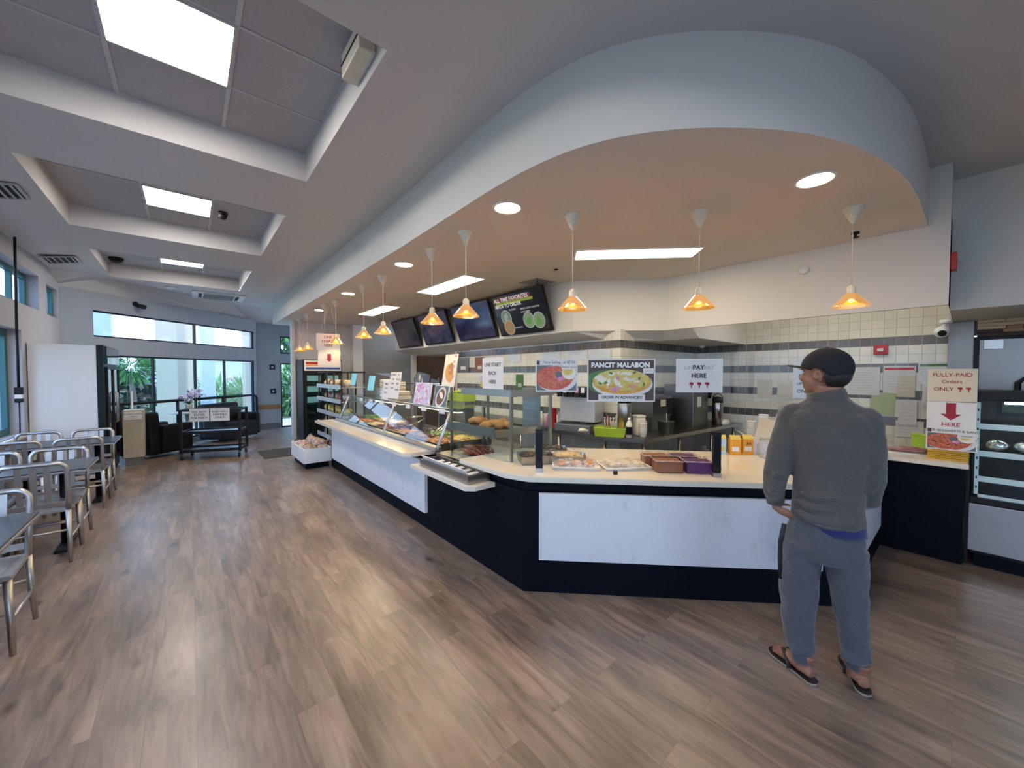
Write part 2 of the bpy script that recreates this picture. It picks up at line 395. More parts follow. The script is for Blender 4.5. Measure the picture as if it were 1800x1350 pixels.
# acoustic tiles inside each coffer
LP = [(-.353, .25, -.30, .31), (-.353, .25, 2.745, 3.36), (-.353, .25, 5.655, 6.27), (-.353, .25, 8.75, 9.37)]
labels = ['square ceiling light panel in the coffer above the near tables', 'large square ceiling light panel in the nearest coffer',
          'square ceiling light panel in the second coffer from the camera', 'narrow-looking ceiling light panel in the farthest coffer']
for k, (x0, x1, y0, y1) in enumerate(COF):
    b = MB(); gx = [x0, -.353, .25, x1]; gy = [y0, LP[k][2], LP[k][3], y1]
    if k == 1: gy = [y0, 2.125, 2.745, 3.36, y1]
    if k == 2: gy = [y0, 5.04, 5.655, 6.27, y1]
    for i in range(3):
        for j in range(len(gy)-1):
            if i == 1 and abs(gy[j]-LP[k][2]) < 1e-4: continue
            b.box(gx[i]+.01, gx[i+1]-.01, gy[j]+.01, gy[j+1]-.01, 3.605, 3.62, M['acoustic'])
    for gxx in gx: b.box(max(x0, gxx-.013), min(x1, gxx+.013), y0, y1, 3.598, 3.61, M['grid'])
    for gyy in gy: b.box(x0, x1, max(y0, gyy-.008), min(y1, gyy+.008), 3.5985, 3.61, M['grid'])
    b.box(x0-.05, x1+.05, y0-.05, y1+.05, 3.63, 3.66, M['ceil'])
    struct(b, 'ceiling_tiles')
    x0, x1, y0, y1 = LP[k]
    t = thing('ceiling_light', labels[k], 'ceiling light', ((x0+x1)/2, (y0+y1)/2, 3.59))
    f = MB(); w = .014
    for (u0, u1, v0, v1) in ((x0, x0+w, y0, y1), (x1-w, x1, y0, y1), (x0+w, x1-w, y0, y0+w), (x0+w, x1-w, y1-w, y1)): f.box(u0, u1, v0, v1, 3.588, 3.612, M['grid'])
    f.build('frame', t)
    f = MB(); f.box(x0+w, x1-w, y0+w, y1-w, 3.594, 3.604, M['panel_light']); f.build('diffuser', t)

# ---- left wall with window openings
def wall_with_holes(b, s0, s1, z0, z1, holes, P, m, th=0.2, back=True):
    """P(s, z, d): point along the wall; d = depth away from the room"""
    ss = sorted(set([s0, s1] + [h[0] for h in holes] + [h[1] for h in holes])); zs = sorted(set([z0, z1] + [h[2] for h in holes] + [h[3] for h in holes]))
    for a, c2 in zip(ss, ss[1:]):
        for e, g in zip(zs, zs[1:]):
            ms, mz = (a+c2)/2, (e+g)/2
            if any(h[0] < ms < h[1] and h[2] < mz < h[3] for h in holes): continue
            b.face([P(a, e, 0), P(c2, e, 0), P(c2, g, 0), P(a, g, 0)], m)
            if back: b.face([P(a, e, th), P(c2, e, th), P(c2, g, th), P(a, g, th)][::-1], m)
    for h in holes:
        for (p, q) in (((h[0], h[2]), (h[1], h[2])), ((h[1], h[2]), (h[1], h[3])), ((h[1], h[3]), (h[0], h[3])), ((h[0], h[3]), (h[0], h[2]))):
            b.face([P(p[0], p[1], 0), P(q[0], q[1], 0), P(q[0], q[1], th), P(p[0], p[1], th)], m)

def PLft(s, z, d): return (XL-d, s, z)
def PWin(s, z, d): v = W0 + WD*s - WN*d; return (v.x, v.y, z)
b = MB()
HL = [(0.4, 8.05, 0.80, 2.17), (0.4, 8.9, 2.53, 3.04), (9.3, 9.95, 2.53, 3.0), (-3.2, -0.4, .8, 3.0)]
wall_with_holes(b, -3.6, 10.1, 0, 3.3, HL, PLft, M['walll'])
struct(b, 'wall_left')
def frame(P, s0, s1, z0, z1, d, w, m, mull=(), dep=.05, name='window_frame', parent=None):
    b = MB()
    def bar(a, c2, e, g):
        v = [P(a, e, d), P(c2, e, d), P(c2, g, d), P(a, g, d)]; u = [P(a, e, d+dep), P(c2, e, d+dep), P(c2, g, d+dep), P(a, g, d+dep)]
        b.face(v, m); b.face(u[::-1], m)
        for i in range(4): b.face([v[i], v[(i+1) % 4], u[(i+1) % 4], u[i]][::-1], m)
    bar(s0, s0+w, z0, z1); bar(s1-w, s1, z0, z1); bar(s0+w, s1-w, z0, z0+w); bar(s0+w, s1-w, z1-w, z1)
    for q in mull: bar(q-w/2, q+w/2, z0+w, z1-w)
    o = b.build(name, parent, world=False); return o
def window(n, P, s0, s1, z0, z1, d, w, m, mull=(), glass='glass'):
    b = MB(); b.face([P(s0, z0, d+.025), P(s1, z0, d+.025), P(s1, z1, d+.025), P(s0, z1, d+.025)], M[glass])
    g = b.build('window_%d' % n, None, world=False); g['kind'] = 'structure'
    frame(P, s0, s1, z0, z1, d, w, m, mull, parent=g)
    return g
WINS = []
window(1, PLft, .4, 8.05, .8, 2.17, .12, .09, M['teal'], (2.0, 3.3, 4.6, 5.9, 6.75, 7.3), 'glass')
window(2, PLft, .4, 8.9, 2.53, 3.04, .12, .07, M['teal'], (2.0, 3.3, 4.6, 5.9, 7.2, 7.75, 8.3), 'glass')
window(3, PLft, 9.3, 9.95, 2.53, 3.0, .05, .05, M['teal'], (), 'glass')
window(4, PLft, -3.2, -.4, .8, 3.0, .12, .07, M['teal'], (-1.8,))
b = MB(); b.box(XL-.02, XL+.04, .3, 8.15, .765, .8, M['white'], bev=.004); b.build('window_sill', bpy.data.objects['window_1'], world=False)
b = MB(); b.box(XL, XL+.02, -3.6, 10.0, .60, .72, M['rail'], bev=.004); struct(b, 'trim_1')

# ---- slanted window wall
b = MB(); HW = [(.48, WL-.06, .10, 1.95), (.48, WL-.06, 2.28, 2.77)]
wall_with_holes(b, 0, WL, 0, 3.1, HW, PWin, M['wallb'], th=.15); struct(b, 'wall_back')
window(5, PWin, .48, WL-.06, .10, 1.95, .04, .035, M['blackfr'], (1.55, 2.5, 3.3), 'wglass')
window(6, PWin, .48, WL-.06, 2.28, 2.77, .04, .03, M['blackfr'], (2.5,), 'glass')
# ---- far wall with the glazed door
def PFar(s, z, d): return (s, 13.02+d, z)
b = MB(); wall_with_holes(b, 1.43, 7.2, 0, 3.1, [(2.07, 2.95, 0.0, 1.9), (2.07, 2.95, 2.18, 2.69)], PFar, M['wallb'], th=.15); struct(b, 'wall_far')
dr = window(7, PFar, 2.07, 2.95, 2.18, 2.69, .04, .03, M['blackfr'])
b = MB(); b.face([PFar(2.10, .1, .06), PFar(2.92, .1, .06), PFar(2.92, 1.87, .06), PFar(2.10, 1.87, .06)], M['glass'])
g = struct(b, 'door_1'); frame(PFar, 2.07, 2.95, 0, 1.9, .04, .035, M['blackfr'], parent=g, name='door_frame')
b = MB(); b.tube([(2.14, 12.98, .9), (2.14, 12.98, 1.2)], .012, M['black']); b.build('door_handle', g, world=False)
b = MB(); b.box(1.47, 2.05, 12.99, 13.02, .57, .69, M['rail'], bev=.004); struct(b, 'trim_2')
b = MB(); b.box(1.47, 2.05, 13.0, 13.02, 0, .15, M['base']); struct(b, 'baseboard_back')
# ---- kitchen end walls
b = MB()
b.box(1.99, 3.3, 10.62, 10.75, 0, ZM, M['wall']); b.box(1.93, 1.99, 10.56, 10.81, 0, ZM, M['wall']); struct(b, 'wall_end')
b = MB(); b.box(3.3, 3.55, 10.35, 10.75, 0, ZM, M['bulk']); struct(b, 'trim_3')
b = MB(); b.box(3.55, 7.2, 11.0, 11.1, 0, ZM, M['greywall']); struct(b, 'wall_kitchen')
b = MB(); b.box(4.45, 4.55, 3.12, 7.1, 0, 2.2, M['tileX']); struct(b, 'wall_tiled_left')
b = MB(); b.box(4.45, 4.55, 9.25, 9.38, 0, 2.2, M['offwhite']); b.box(4.44, 4.56, 7.1, 7.17, 0, 2.2, M['offwhite']); struct(b, 'trim_4')
b = MB(); b.box(5.3, 5.36, 7.17, 11.0, 0, 2.3, M['wood']); struct(b, 'wall_wood')
b = MB(); b.box(4.451, 6.7, 3.0, 3.12, 0, 2.2, M['tileY']); struct(b, 'wall_tiled_back')
b = MB(); b.box(6.7, 6.85, .13, 3.0, 0, 3.4, M['tileX']); struct(b, 'wall_tiled_right')
b = MB()
b.box(6.7, 6.85, -3.6, .13, 2.02, 3.4, M['wall']); struct(b, 'wall_right')
# ---- bulkhead with the menu screens and band wall
BK = [(4.05, 9.4), (4.05, 3.49), (4.9, 2.64), (4.9, .1), (5.37, .1), (5.37, -3.6)]
b = MB(); m = M['bulk']
for i, (p, q) in enumerate(zip(BK, BK[1:])):
    z1 = ZM if i >= 2 else ZS+.02
    b.face([(p[0], p[1], ZB), (q[0], q[1], ZB), (q[0], q[1], z1), (p[0], p[1], z1)][::-1], m)
b.face([(4.05, 9.4, ZB), (4.6, 9.4, ZB), (4.6, 9.4, ZM), (4.05, 9.4, ZM)], m)
# soffits under it: fall a little towards the kitchen
def q4(a, b2, c2, d): b.face([a, b2, c2, d], m)
zl = 2.06
q4((4.05, 9.4, ZB), (4.5, 9.4, zl), (4.5, 3.25, zl), (4.05, 3.49, ZB))
q4((4.05, 3.49, ZB), (4.5, 3.25, zl), (5.1, 2.75, zl), (4.9, 2.64, ZB))
q4((4.9, 2.64, ZB), (5.1, 2.75, zl), (5.1, 2.25, zl), (4.9, 2.25, ZB))
b.face([(4.5, 9.4, zl), (6.7, 9.4, zl), (6.7, 2.25, zl), (5.1, 2.25, zl), (5.1, 2.75, zl), (4.5, 3.25, zl)][::-1], m)
b.face([(4.9, 2.25, ZB), (5.1, 2.25, zl), (6.7, 2.25, zl), (6.7, 2.25, 3.3), (4.9, 2.25, 3.3)], m)
b.face([(4.9, 2.25, ZB), (4.95, 2.25, ZB), (4.95, .1, ZB), (4.9, .1, ZB)], m)
b.face([(4.95, 2.25, ZB), (4.95, 2.25, 3.3), (4.95, .1, 3.3), (4.95, .1, ZB)], m)
b.face([(4.95, 2.25, 2.95), (6.7, 2.25, 2.95), (6.7, .1, 2.95), (4.95, .1, 2.95)], m)
b.face([(4.9, .1, ZB), (6.7, .1, ZB), (6.7, -3.6, ZB), (5.37, -3.6, ZB), (5.37, .1, ZB)][::-1], m)
b.face([(4.95, .1, ZB), (6.7, .1, ZB), (6.7, .1, 2.95), (4.95, .1, 2.95)], m)
struct(b, 'bulkhead')
# ---- curved soffit over the counter
SE = [(1.68, 11.6), (1.68, 9.5), (1.68, 6.0), (1.655, 3.75), (1.63, 2.64), (1.62, 2.10), (1.64, 1.73), (1.70, 1.43), (1.82, 1.18), (1.99, .965), (2.21, .77), (2.46, .60),
      (2.76, .46), (3.10, .36), (3.55, .28), (4.02, .245), (4.5, .235), (4.91, .23)]
def smooth_poly(P, k=4):
    out = []
    for i in range(len(P)-1):
        p0 = P[max(i-1, 0)]; p1 = P[i]; p2 = P[i+1]; p3 = P[min(i+2, len(P)-1)]
        for j in range(k):
            t = j/k
            out.append(tuple(.5*((2*p1[a]) + (-p0[a]+p2[a])*t + (2*p0[a]-5*p1[a]+4*p2[a]-p3[a])*t*t + (-p0[a]+3*p1[a]-3*p2[a]+p3[a])*t**3) for a in range(2)))
    out.append(P[-1]); return out
SF = SE[:3] + smooth_poly(SE[3:], 5)
b = MB()
for p, q in zip(SF, SF[1:]):
    f = b.face([(p[0], p[1], ZS), (q[0], q[1], ZS), (q[0], q[1], ZM), (p[0], p[1], ZM)], M['soffit'], smooth=True)
bmesh.ops.remove_doubles(b.bm, verts=b.bm.verts, dist=1e-5)
poly = [(x, y, ZS) for x, y in SF] + [(4.91, 2.64, ZS), (4.06, 3.49, ZS), (4.06, 9.4, ZS), (5.3, 9.4, ZS), (5.3, 11.6, ZS)]
b.face(poly, M['soffit']); b.face([(1.68, 11.6, ZS), (7.2, 11.6, ZS), (7.2, 11.6, ZM), (1.68, 11.6, ZM)], M['soffit'])
b.face([(5.3, 9.4, ZS), (7.2, 9.4, ZS), (7.2, 11.6, ZS), (5.3, 11.6, ZS)], M['soffit'])
struct(b, 'soffit')
# ---- walls behind the camera (windowed), closing the room
def PRear(s, z, d): return (s, -3.4-d, z)
b = MB(); wall_with_holes(b, -1.9, 7.0, 0, 3.4, [(-.6, 2.4, .5, 2.8)], PRear, M['wall']); struct(b, 'wall_rear')
window(8, PRear, -.6, 2.4, .5, 2.8, .1, .06, M['teal'], (.4, 1.4))
portal((.9, -3.5, 1.65), (R(90), 0, R(180)), 3.0, 2.3)
portal((-1.83, 4.2, 1.5), (R(90), 0, R(-90)), 7.6, 1.37); portal((-1.83, 4.55, 2.79), (R(90), 0, R(-90)), 8.3, .5)
portal((-1.83, -1.8, 1.9), (R(90), 0, R(-90)), 2.8, 2.2)
mid = (W0+W1)/2 + WD*.2 - WN*.1
portal((mid.x, mid.y, 1.02), (R(90), 0, math.atan2(WD.y, WD.x)+PI), 3.7, 1.85); portal((mid.x, mid.y, 2.52), (R(90), 0, math.atan2(WD.y, WD.x)+PI), 3.7, .49)
portal((2.5, 13.1, 1.0), (R(90), 0, PI), .88, 1.9); portal((2.5, 13.1, 2.43), (R(90), 0, PI), .88, .5)
# ================================================================ CEILING AND WALL FITTINGS
def shade_mat():
    m, n, l, b = nmat('amber glass shade'); out = n['Material Output']; n.remove(b)
    tl = n.new('ShaderNodeBsdfTranslucent'); tl.inputs[0].default_value = (1.0, 0.52, 0.12, 1)
    tr = n.new('ShaderNodeBsdfTransparent'); tr.inputs[0].default_value = (1.0, 0.62, 0.20, 1)
    em = n.new('ShaderNodeEmission'); em.inputs[0].default_value = (1.0, 0.42, 0.06, 1); em.inputs[1].default_value = 0.45
    gl = n.new('ShaderNodeBsdfGlossy'); gl.inputs['Roughness'].default_value = 0.1
    m1 = n.new('ShaderNodeMixShader'); m1.inputs[0].default_value = .42; l.new(tl.outputs[0], m1.inputs[1]); l.new(tr.outputs[0], m1.inputs[2])
    lw = n.new('ShaderNodeFresnel'); m2 = n.new('ShaderNodeMixShader'); l.new(lw.outputs[0], m2.inputs[0]); l.new(m1.outputs[0], m2.inputs[1]); l.new(gl.outputs[0], m2.inputs[2])
    a = n.new('ShaderNodeAddShader'); l.new(m2.outputs[0], a.inputs[0]); l.new(em.outputs[0], a.inputs[1]); l.new(a.outputs[0], out.inputs['Surface'])
    return m
M['shade'] = shade_mat()
M['bulb'] = emit_mat('lit bulb', (1.0, 0.66, 0.28), 330.0)
M['red'] = mat('red fire alarm plastic', (0.45, 0.02, 0.02), 0.35)
M['clear'] = glass_mat('clear plastic', (0.9, 0.9, 0.9), 1.5)
M['grille'] = mat('grey vent metal', (0.42, 0.42, 0.42), 0.5)
M['slot'] = mat('dark vent opening', (0.03, 0.03, 0.03), 0.8)

pt = thing('pendant_lamp', 'tmp', 'pendant lamp', (0, 0, 0))
b = MB(); b.lathe([(.070, 0), (.070, -.006), (.062, -.02), (.012, -.118), (.008, -.125), (0.0, -.125)], M['offwhite'], 24); b.build('canopy', pt, world=False)
b = MB(); b.tube([(0, 0, -.12), (0, 0, -.60)], .0035, M['offwhite'], 6); b.build('cord', pt, world=False)
b = MB(); b.lathe([(0, -.585), (.008, -.59), (.024, -.602), (.030, -.62), (.028, -.645), (.034, -.655)], M['offwhite'], 20); b.build('lamp_holder', pt, world=False)
b = MB(); b.lathe([(.030, -.650), (.118, -.750), (.1195, -.756), (.1165, -.756), (.028, -.655)], M['shade'], 32, cap=False); b.build('lamp_shade', pt, world=False)
b = MB(); b.ball((0, 0, -.70), (.020, .020, .026), M['bulb'], 12, 8); b.build('bulb', pt, world=False)
index_kids()
PEND = [((3.915, .578), 'amber cone pendant lamp nearest the right wall, above the man in the cap'),
        ((3.09, 1.37), 'amber cone pendant lamp hanging above the PAY HERE sign'),
        ((2.378, 2.056), 'amber cone pendant lamp just right of the lit menu screen'),
        ((1.93, 2.93), 'amber cone pendant lamp in front of the dark screen beside the lit menu'),
        ((1.93, 3.56), 'amber cone pendant lamp half covering the second dark screen from the left'),
        ((1.95, 4.91), 'amber cone pendant lamp left of the dark screens, the nearer of its pair'),
        ((1.95, 5.64), 'amber cone pendant lamp left of the dark screens, the farther of its pair'),
        ((1.97, 7.08), 'pendant lamp whose cord drops behind the right edge of the LINE STARTS HERE sign'),
        ((1.97, 7.8), 'pendant lamp whose cord drops behind the left part of the LINE STARTS HERE sign'),
        ((1.98, 9.2), 'small amber pendant lamp second from the far end of the row'),
        ((1.98, 9.95), 'small amber pendant lamp at the far end of the row, by the glazed door')]
for i, ((x, y), lab) in enumerate(PEND):
    o = pt if i == 0 else copy_tree(pt)
    o.location = (x, y, ZS); o['label'] = lab; o['group'] = 'amber pendant lamps along the counter'
DL = [((3.16, .66), 'large round warm downlight in the curved soffit, nearest the right wall'), ((1.89, 2.29), 'round warm downlight in the soffit above the counter corner'),
      ((1.94, 4.25), 'round warm downlight in the soffit, third from the right'), ((1.96, 6.36), 'round warm downlight in the soffit, second from the far end'),
      ((2.03, 8.38), 'farthest round warm downlight in the soffit')]
for i, ((x, y), lab) in enumerate(DL):
    t = thing('downlight', lab, 'downlight', (x, y, ZS), group='warm downlights in the soffit')
    b = MB(); b.lathe([(.100, .0), (.118, -.002), (.118, -.006), (.098, -.008), (.094, -.002)], M['white'], 32, cap=False); b.build('trim_ring', t, world=False)
    b = MB(); b.lathe([(.0, -.003), (.096, -.003)], M['warm_light'], 32, cap=False); b.build('lens', t, world=False)
def panel(c, L, W, rz, lab):
    t = thing('kitchen_ceiling_light', lab, 'ceiling light', (c[0], c[1], ZS), rz, 'long light panels over the kitchen')
    b = MB(); w = .02
    for (x0, x1, y0, y1) in ((-W/2-w, W/2+w, -L/2-w, -L/2), (-W/2-w, W/2+w, L/2, L/2+w), (-W/2-w, -W/2, -L/2, L/2), (W/2, W/2+w, -L/2, L/2)): b.box(x0, x1, y0, y1, -.012, 0, M['white'])
    b.build('frame', t, world=False)
    b = MB(); b.box(-W/2, W/2, -L/2, L/2, -.008, -.001, M['fluor']); b.build('diffuser', t, world=False)
panel((3.63, 2.27), 1.25, .30, R(45), 'long light panel over the kitchen right of the menu screens')
panel((2.89, 4.85), 1.33, .31, 0, 'long light panel between two pendant cords left of the lit menu')
panel((2.95, 7.7), 1.40, .31, 0, 'long light panel farthest back over the kitchen')

t = thing('kitchen_ceiling_light', 'added light panel in the raised ceiling behind the cream band wall, over the right end', 'ceiling light', (5.7, 1.1, 2.95))  # hidden from view; added to brighten the tiled wall
b = MB(); b.box(-.17, .17, -.62, .62, -.02, 0, M['white']); b.build('frame', t, world=False); b = MB(); b.box(-.15, .15, -.6, .6, -.025, -.02, emit_mat('lit neutral light panel', (1.0, .93, .82), 8.5)); b.build('diffuser', t, world=False)
def grille(name, c, L, W, rz, lab, n=5, z=ZM, ry=0, inner=None):
    t = thing(name, lab, 'air vent', (c[0], c[1], z)); t.rotation_euler = (0, ry, rz)
    b = MB(); w = .025
    for (x0, x1, y0, y1) in ((-W/2, W/2, -L/2, -L/2+w), (-W/2, W/2, L/2-w, L/2), (-W/2, -W/2+w, -L/2+w, L/2-w), (W/2-w, W/2, -L/2+w, L/2-w)): b.box(x0, x1, y0, y1, -.014, 0, M['grille'])
    b.build('frame', t, world=False)
    b = MB(); b.box(-W/2+w, W/2-w, -L/2+w, L/2-w, -.003, 0, M['slot']); b.build('backing', t, world=False)
    for k in range(n):
        x = -W/2+w + (W-2*w)*(k+.5)/n
        b = MB(); b.box(-.016, .016, -L/2+w, L/2-w, -.002, .002, M['grille'], T(x, 0, -.009) @ RY(R(35))); b.build('slat', t, world=False)
grille('ceiling_vent', (-1.33, 5.9), .42, .3, 0, 'slatted ceiling vent above the windows at the left edge', z=ZM-.035, ry=R(-12))
grille('ceiling_vent', (-1.43, 8.78), .45, .36, 0, 'slatted ceiling vent beyond the second coffer, over the left windows', z=ZM-.055, ry=R(-12))
# four-way ceiling diffusers
def diffuser(c, S, lab, z):
    t = thing('ceiling_diffuser', lab, 'air vent', (c[0], c[1], z))
    b = MB(); b.box(-S/2, S/2, -S/2, S/2, -.004, 0, M['slot']); b.build('backing', t, world=False)
    for k in range(4):
        s = S/2*(1-.23*k)
        b = MB()
        for j in range(4): b.box(-s, s, s-.022, s, -.008-.004*k, -.004-.004*k, M['grille'], RZ(j*PI/2))
        b.build('vane', t, world=False)
diffuser((3.74, 3.88), .36, 'square ceiling air diffuser right above the lit menu screen', ZS)
diffuser((3.80, 6.75), .36, 'square ceiling air diffuser above the dark menu screens', ZS)
# ceiling cassette air conditioner
t = thing('ceiling_air_conditioner', 'white ceiling cassette air conditioner beyond the farthest coffer', 'air conditioner', (.55, 10.95, ZM))
b = MB(); b.box(-.47, .47, -.42, .42, -.035, 0, M['white'], bev=.01); b.build('housing', t, world=False)
b = MB(); b.box(-.27, .27, -.22, .22, -.04, -.034, M['slot'])
b.build('intake_grille', t, world=False)
for k in range(7):
    b = MB(); b.box(-.27, .27, -.2+.06*k, -.185+.06*k, -.044, -.039, M['grille']); b.build('slat', t, world=False)
for j in range(4):
    b = MB(); b.box(-.28, .28, .30, .36, -.039, -.034, M['slot'], RZ(j*PI/2)); b.build('outlet', t, world=False)
b = MB(); b.lathe([(.10, 0), (.10, -.02), (.06, -.035), (0, -.035)], M['white'], 20, c=(0, 0, 0)); o = b.build('smoke_detector', world=False); place(o, (-.25, 10.5, ZM)); tag(o, 'white round smoke detector left of the ceiling air conditioner', 'smoke detector')
# cameras
def domecam(loc, lab, m, r=.065, wall=None, name='dome_camera'):
    t = thing(name, lab, 'security camera', loc)
    b = MB(); b.lathe([(r*.95, 0), (r, -.01), (r*.98, -.03)], m, 20); b.build('mount', t, world=False)
    b = MB(); b.lathe([(r*.9, -.03), (r*.82, -.055), (r*.55, -.082), (0, -.092)], M['black'], 20); b.build('dome', t, world=False)
    return t
domecam((-.93, 9.55, 3.6), 'black dome camera inside the farthest coffer', M['black'], .10)
domecam((.36, 6.0, 3.6), 'small black dome camera on the panel in the second coffer', M['black'], .05)
t = thing('bullet_camera', 'black camera on the wall above the long back window', 'security camera', (-.79, 10.84, 3.0))
wd = math.atan2(WD.y, WD.x)
t.rotation_euler = (0, 0, wd)
b = MB(); b.lathe([(.05, 0), (.05, -.03), (.03, -.04)], M['black'], 16, mx=T(0, .0, 0) @ RX(R(90))); b.build('bracket', t, world=False)
b = MB(); b.tube([(-.0, -.03, 0), (.0, -.08, -.02), (.02, -.10, -.03)], .02, M['black']); b.tube([(-.06, -.12, -.05), (.06, -.14, -.06)], .045, M['black'], 12); b.build('camera_body', t, world=False)
b = MB(); b.lathe([(.022, 0), (.03, -.004), (.03, -.02), (.01, -.022), (.01, -.045), (.028, -.047), (.028, -.052), (0, -.052)], M['black'], 16); o = b.build('fire_sprinkler', world=False); place(o, (4.6, .66, ZS)); tag(o, 'small black fire sprinkler in the soffit beside the rightmost pendant lamp', 'sprinkler')
b = MB(); b.lathe([(.028, 0), (.028, -.008), (0, -.01)], M['black'], 14); o = b.build('ceiling_sensor', world=False); place(o, (3.45, 3.25, ZS)); tag(o, 'small black sensor on the soffit right of the square air diffuser', 'sensor')
b = MB(); b.lathe([(.028, 0), (.028, -.008), (0, -.01)], M['black'], 14); o = b.build('ceiling_sensor', world=False); place(o, (3.77, 8.36, ZS)); tag(o, 'small black sensor on the soffit above the leftmost menu screen', 'sensor')
b = MB(); b.lathe([(.045, 0), (.045, .012), (.03, .02), (0, .022)], M['white'], 20, mx=RY(R(-90))); o = b.build('wall_detector', world=False); place(o, (4.9, 1.10, 2.67)); tag(o, 'small round white detector on the cream band wall', 'detector')
# boxy emergency light in the nearest coffer
t = thing('emergency_light', 'beige box emergency light fixed in the corner of the nearest coffer', 'emergency light', (.857, 2.38, 3.50))
b = MB(); b.box(-.10, 0, -.16, .16, -.075, .075, M['offwhite'], bev=.012); b.build('housing', t, world=False)
b = MB(); b.box(-.105, -.098, -.15, .15, -.004, .004, M['black']); b.build('seam', t, world=False)
# fire alarm strobe on the jog wall and horn on the tiles
t = thing('fire_alarm_strobe', 'red fire alarm strobe on the edge of the cream wall at the upper right', 'fire alarm', (4.97, .1, 2.545))
t.rotation_euler = (0, 0, 0)
b = MB(); b.box(-.045, .045, -.04, 0, -.075, .075, M['red'], bev=.008); b.build('housing', t, world=False)
b = MB(); b.box(-.02, .02, -.075, -.04, -.025, .03, M['clear'], bev=.01); b.build('strobe_lens', t, world=False)
t = thing('fire_alarm_horn', 'square red fire alarm on the white tiles behind the man', 'fire alarm', (6.7, .69, 1.90), R(-90))
b = MB(); b.box(-.065, .065, -.04, 0, -.065, .065, M['red'], bev=.008); b.build('housing', t, world=False)
b = MB(); b.box(-.03, .03, -.06, -.04, -.025, .015, M['white'], bev=.008); b.build('strobe_lens', t, world=False)
t = thing('security_camera', 'white turret camera hanging at the corner of the tiled wall', 'security camera', (6.3, .14, 2.18))
b = MB(); b.lathe([(.05, 0), (.05, -.03), (.035, -.04)], M['white'], 20); b.tube([(0, 0, -.03), (.0, .03, -.09)], .02, M['white']); b.build('mount', t, world=False)
b = MB(); b.ball((-.02, .03, -.13), .062, M['white'], 20, 12); b.build('housing', t, world=False)
b = MB(); b.lathe([(.032, 0), (.034, .01), (.02, .012), (0, .006)], M['black'], 18, mx=T(-.075, .025, -.145) @ RY(R(-110)) ); b.build('camera_lens', t, world=False)
b = MB(); b.lathe([(.04, 0), (.045, -.03), (.02, -.05), (0, -.05)], M['white'], 16); o = b.build('ceiling_speaker', world=False); place(o, (6.35, 2.75, 2.06)); tag(o, 'small white fitting in the ceiling corner above the tiled kitchen wall', 'detector')

# ---- hanging extension cable by the left windows
t = thing('hanging_cable', 'black cable hanging from the ceiling by the left windows with a plug joint', 'cable', (-1.6, 7.5, 3.27))
b = MB(); b.tube([(0, .05, 0), (.0, .03, -.5), (.0, .0, -1.2), (.005, -.02, -1.5), (0, 0, -1.84)], .013, M['black'], 8); b.build('cable', t, world=False)
b = MB(); b.box(-.035, .035, -.03, .03, -1.93, -1.84, M['black'], bev=.01); b.build('plug', t, world=False)
b = MB(); b.box(-.035, .035, -.03, .03, -2.03, -1.98, M['black'], bev=.01); b.build('plug', t, world=False)
b = MB(); b.box(-.03, .03, -.028, .028, -1.98, -1.93, M['white'], bev=.006); b.build('socket', t, world=False)
b = MB(); b.tube([(0, 0, -2.03), (.0, 0, -2.2), (.0, -.01, -2.4), (-.02, -.02, -2.465)], .007, M['black'], 6); b.build('thin_cable', t, world=False)
# wall switches by the far door
for (x, z, lab) in ((1.86, 1.78, 'upper small black wall switch left of the glazed far door'), (1.87, 1.08, 'lower small wall switch left of the glazed far door')):
    t = thing('wall_switch', lab, 'switch', (x, 13.02, z)); b = MB(); b.box(-.07, .07, -.02, 0, -.07, .07, M['black'], bev=.005); b.build('plate', t, world=False)
    b = MB(); b.box(-.03, .03, -.03, -.02, -.03, .03, M['grille'], bev=.004); b.build('rocker', t, world=False)

# ---- menu screens
M['screen'] = mat('dark screen glass', (0.010, 0.010, 0.018), 0.08, var=0.3, scale=3, emit=0.0)
def faint_screen(name, cols, seed):
    m, n, l, bs = nmat(name)
    tcn = n.new('ShaderNodeTexCoord'); nz = n.new('ShaderNodeTexNoise'); nz.inputs['Scale'].default_value = 2.6; nz.noise_dimensions = '4D'; nz.inputs['W'].default_value = seed; nz.inputs['Distortion'].default_value = 1.2
    l.new(tcn.outputs['Object'], nz.inputs['Vector']); rr = n.new('ShaderNodeValToRGB'); l.new(nz.outputs['Fac'], rr.inputs[0])
    e = rr.color_ramp.elements; e[0].position = .35; e[0].color = (*cols[0], 1); e[1].position = .7; e[1].color = (*cols[2], 1); k = e.new(.52); k.color = (*cols[1], 1)
    bs.inputs['Base Color'].default_value = (.01, .01, .015, 1); bs.inputs['Roughness'].default_value = .12
    l.new(rr.outputs[0], bs.inputs['Emission Color']); bs.inputs['Emission Strength'].default_value = 0.6
    return m
M['scr1'] = faint_screen('dim slide screen', ((.008, .008, .014), (.02, .018, .03), (.05, .035, .035)), 1.3)
M['scr2'] = faint_screen('dim blue slide', ((.012, .012, .03), (.03, .028, .06), (.055, .05, .09)), 4.1)
M['scr3'] = faint_screen('deep blue slide', ((.008, .008, .03), (.012, .014, .06), (.03, .03, .10)), 8.7)
M['scr4'] = faint_screen('lit menu background', ((.004, .005, .008), (.006, .007, .012), (.012, .014, .02)), 2.0)
M['txtw'] = emit_mat('lit menu lettering', (.5, .52, .52), .42); M['txtg'] = emit_mat('lit menu green bar', (.16, .20, .02), .5); M['txtm'] = emit_mat('lit menu maroon bar', (.12, .01, .015), .4)
M['food1'] = emit_mat('menu photo bowl', (.07, .12, .11), .5); M['food2'] = emit_mat('menu photo soup', (.12, .17, .11), .5); M['food3'] = emit_mat('menu photo greens', (.05, .16, .03), .8)
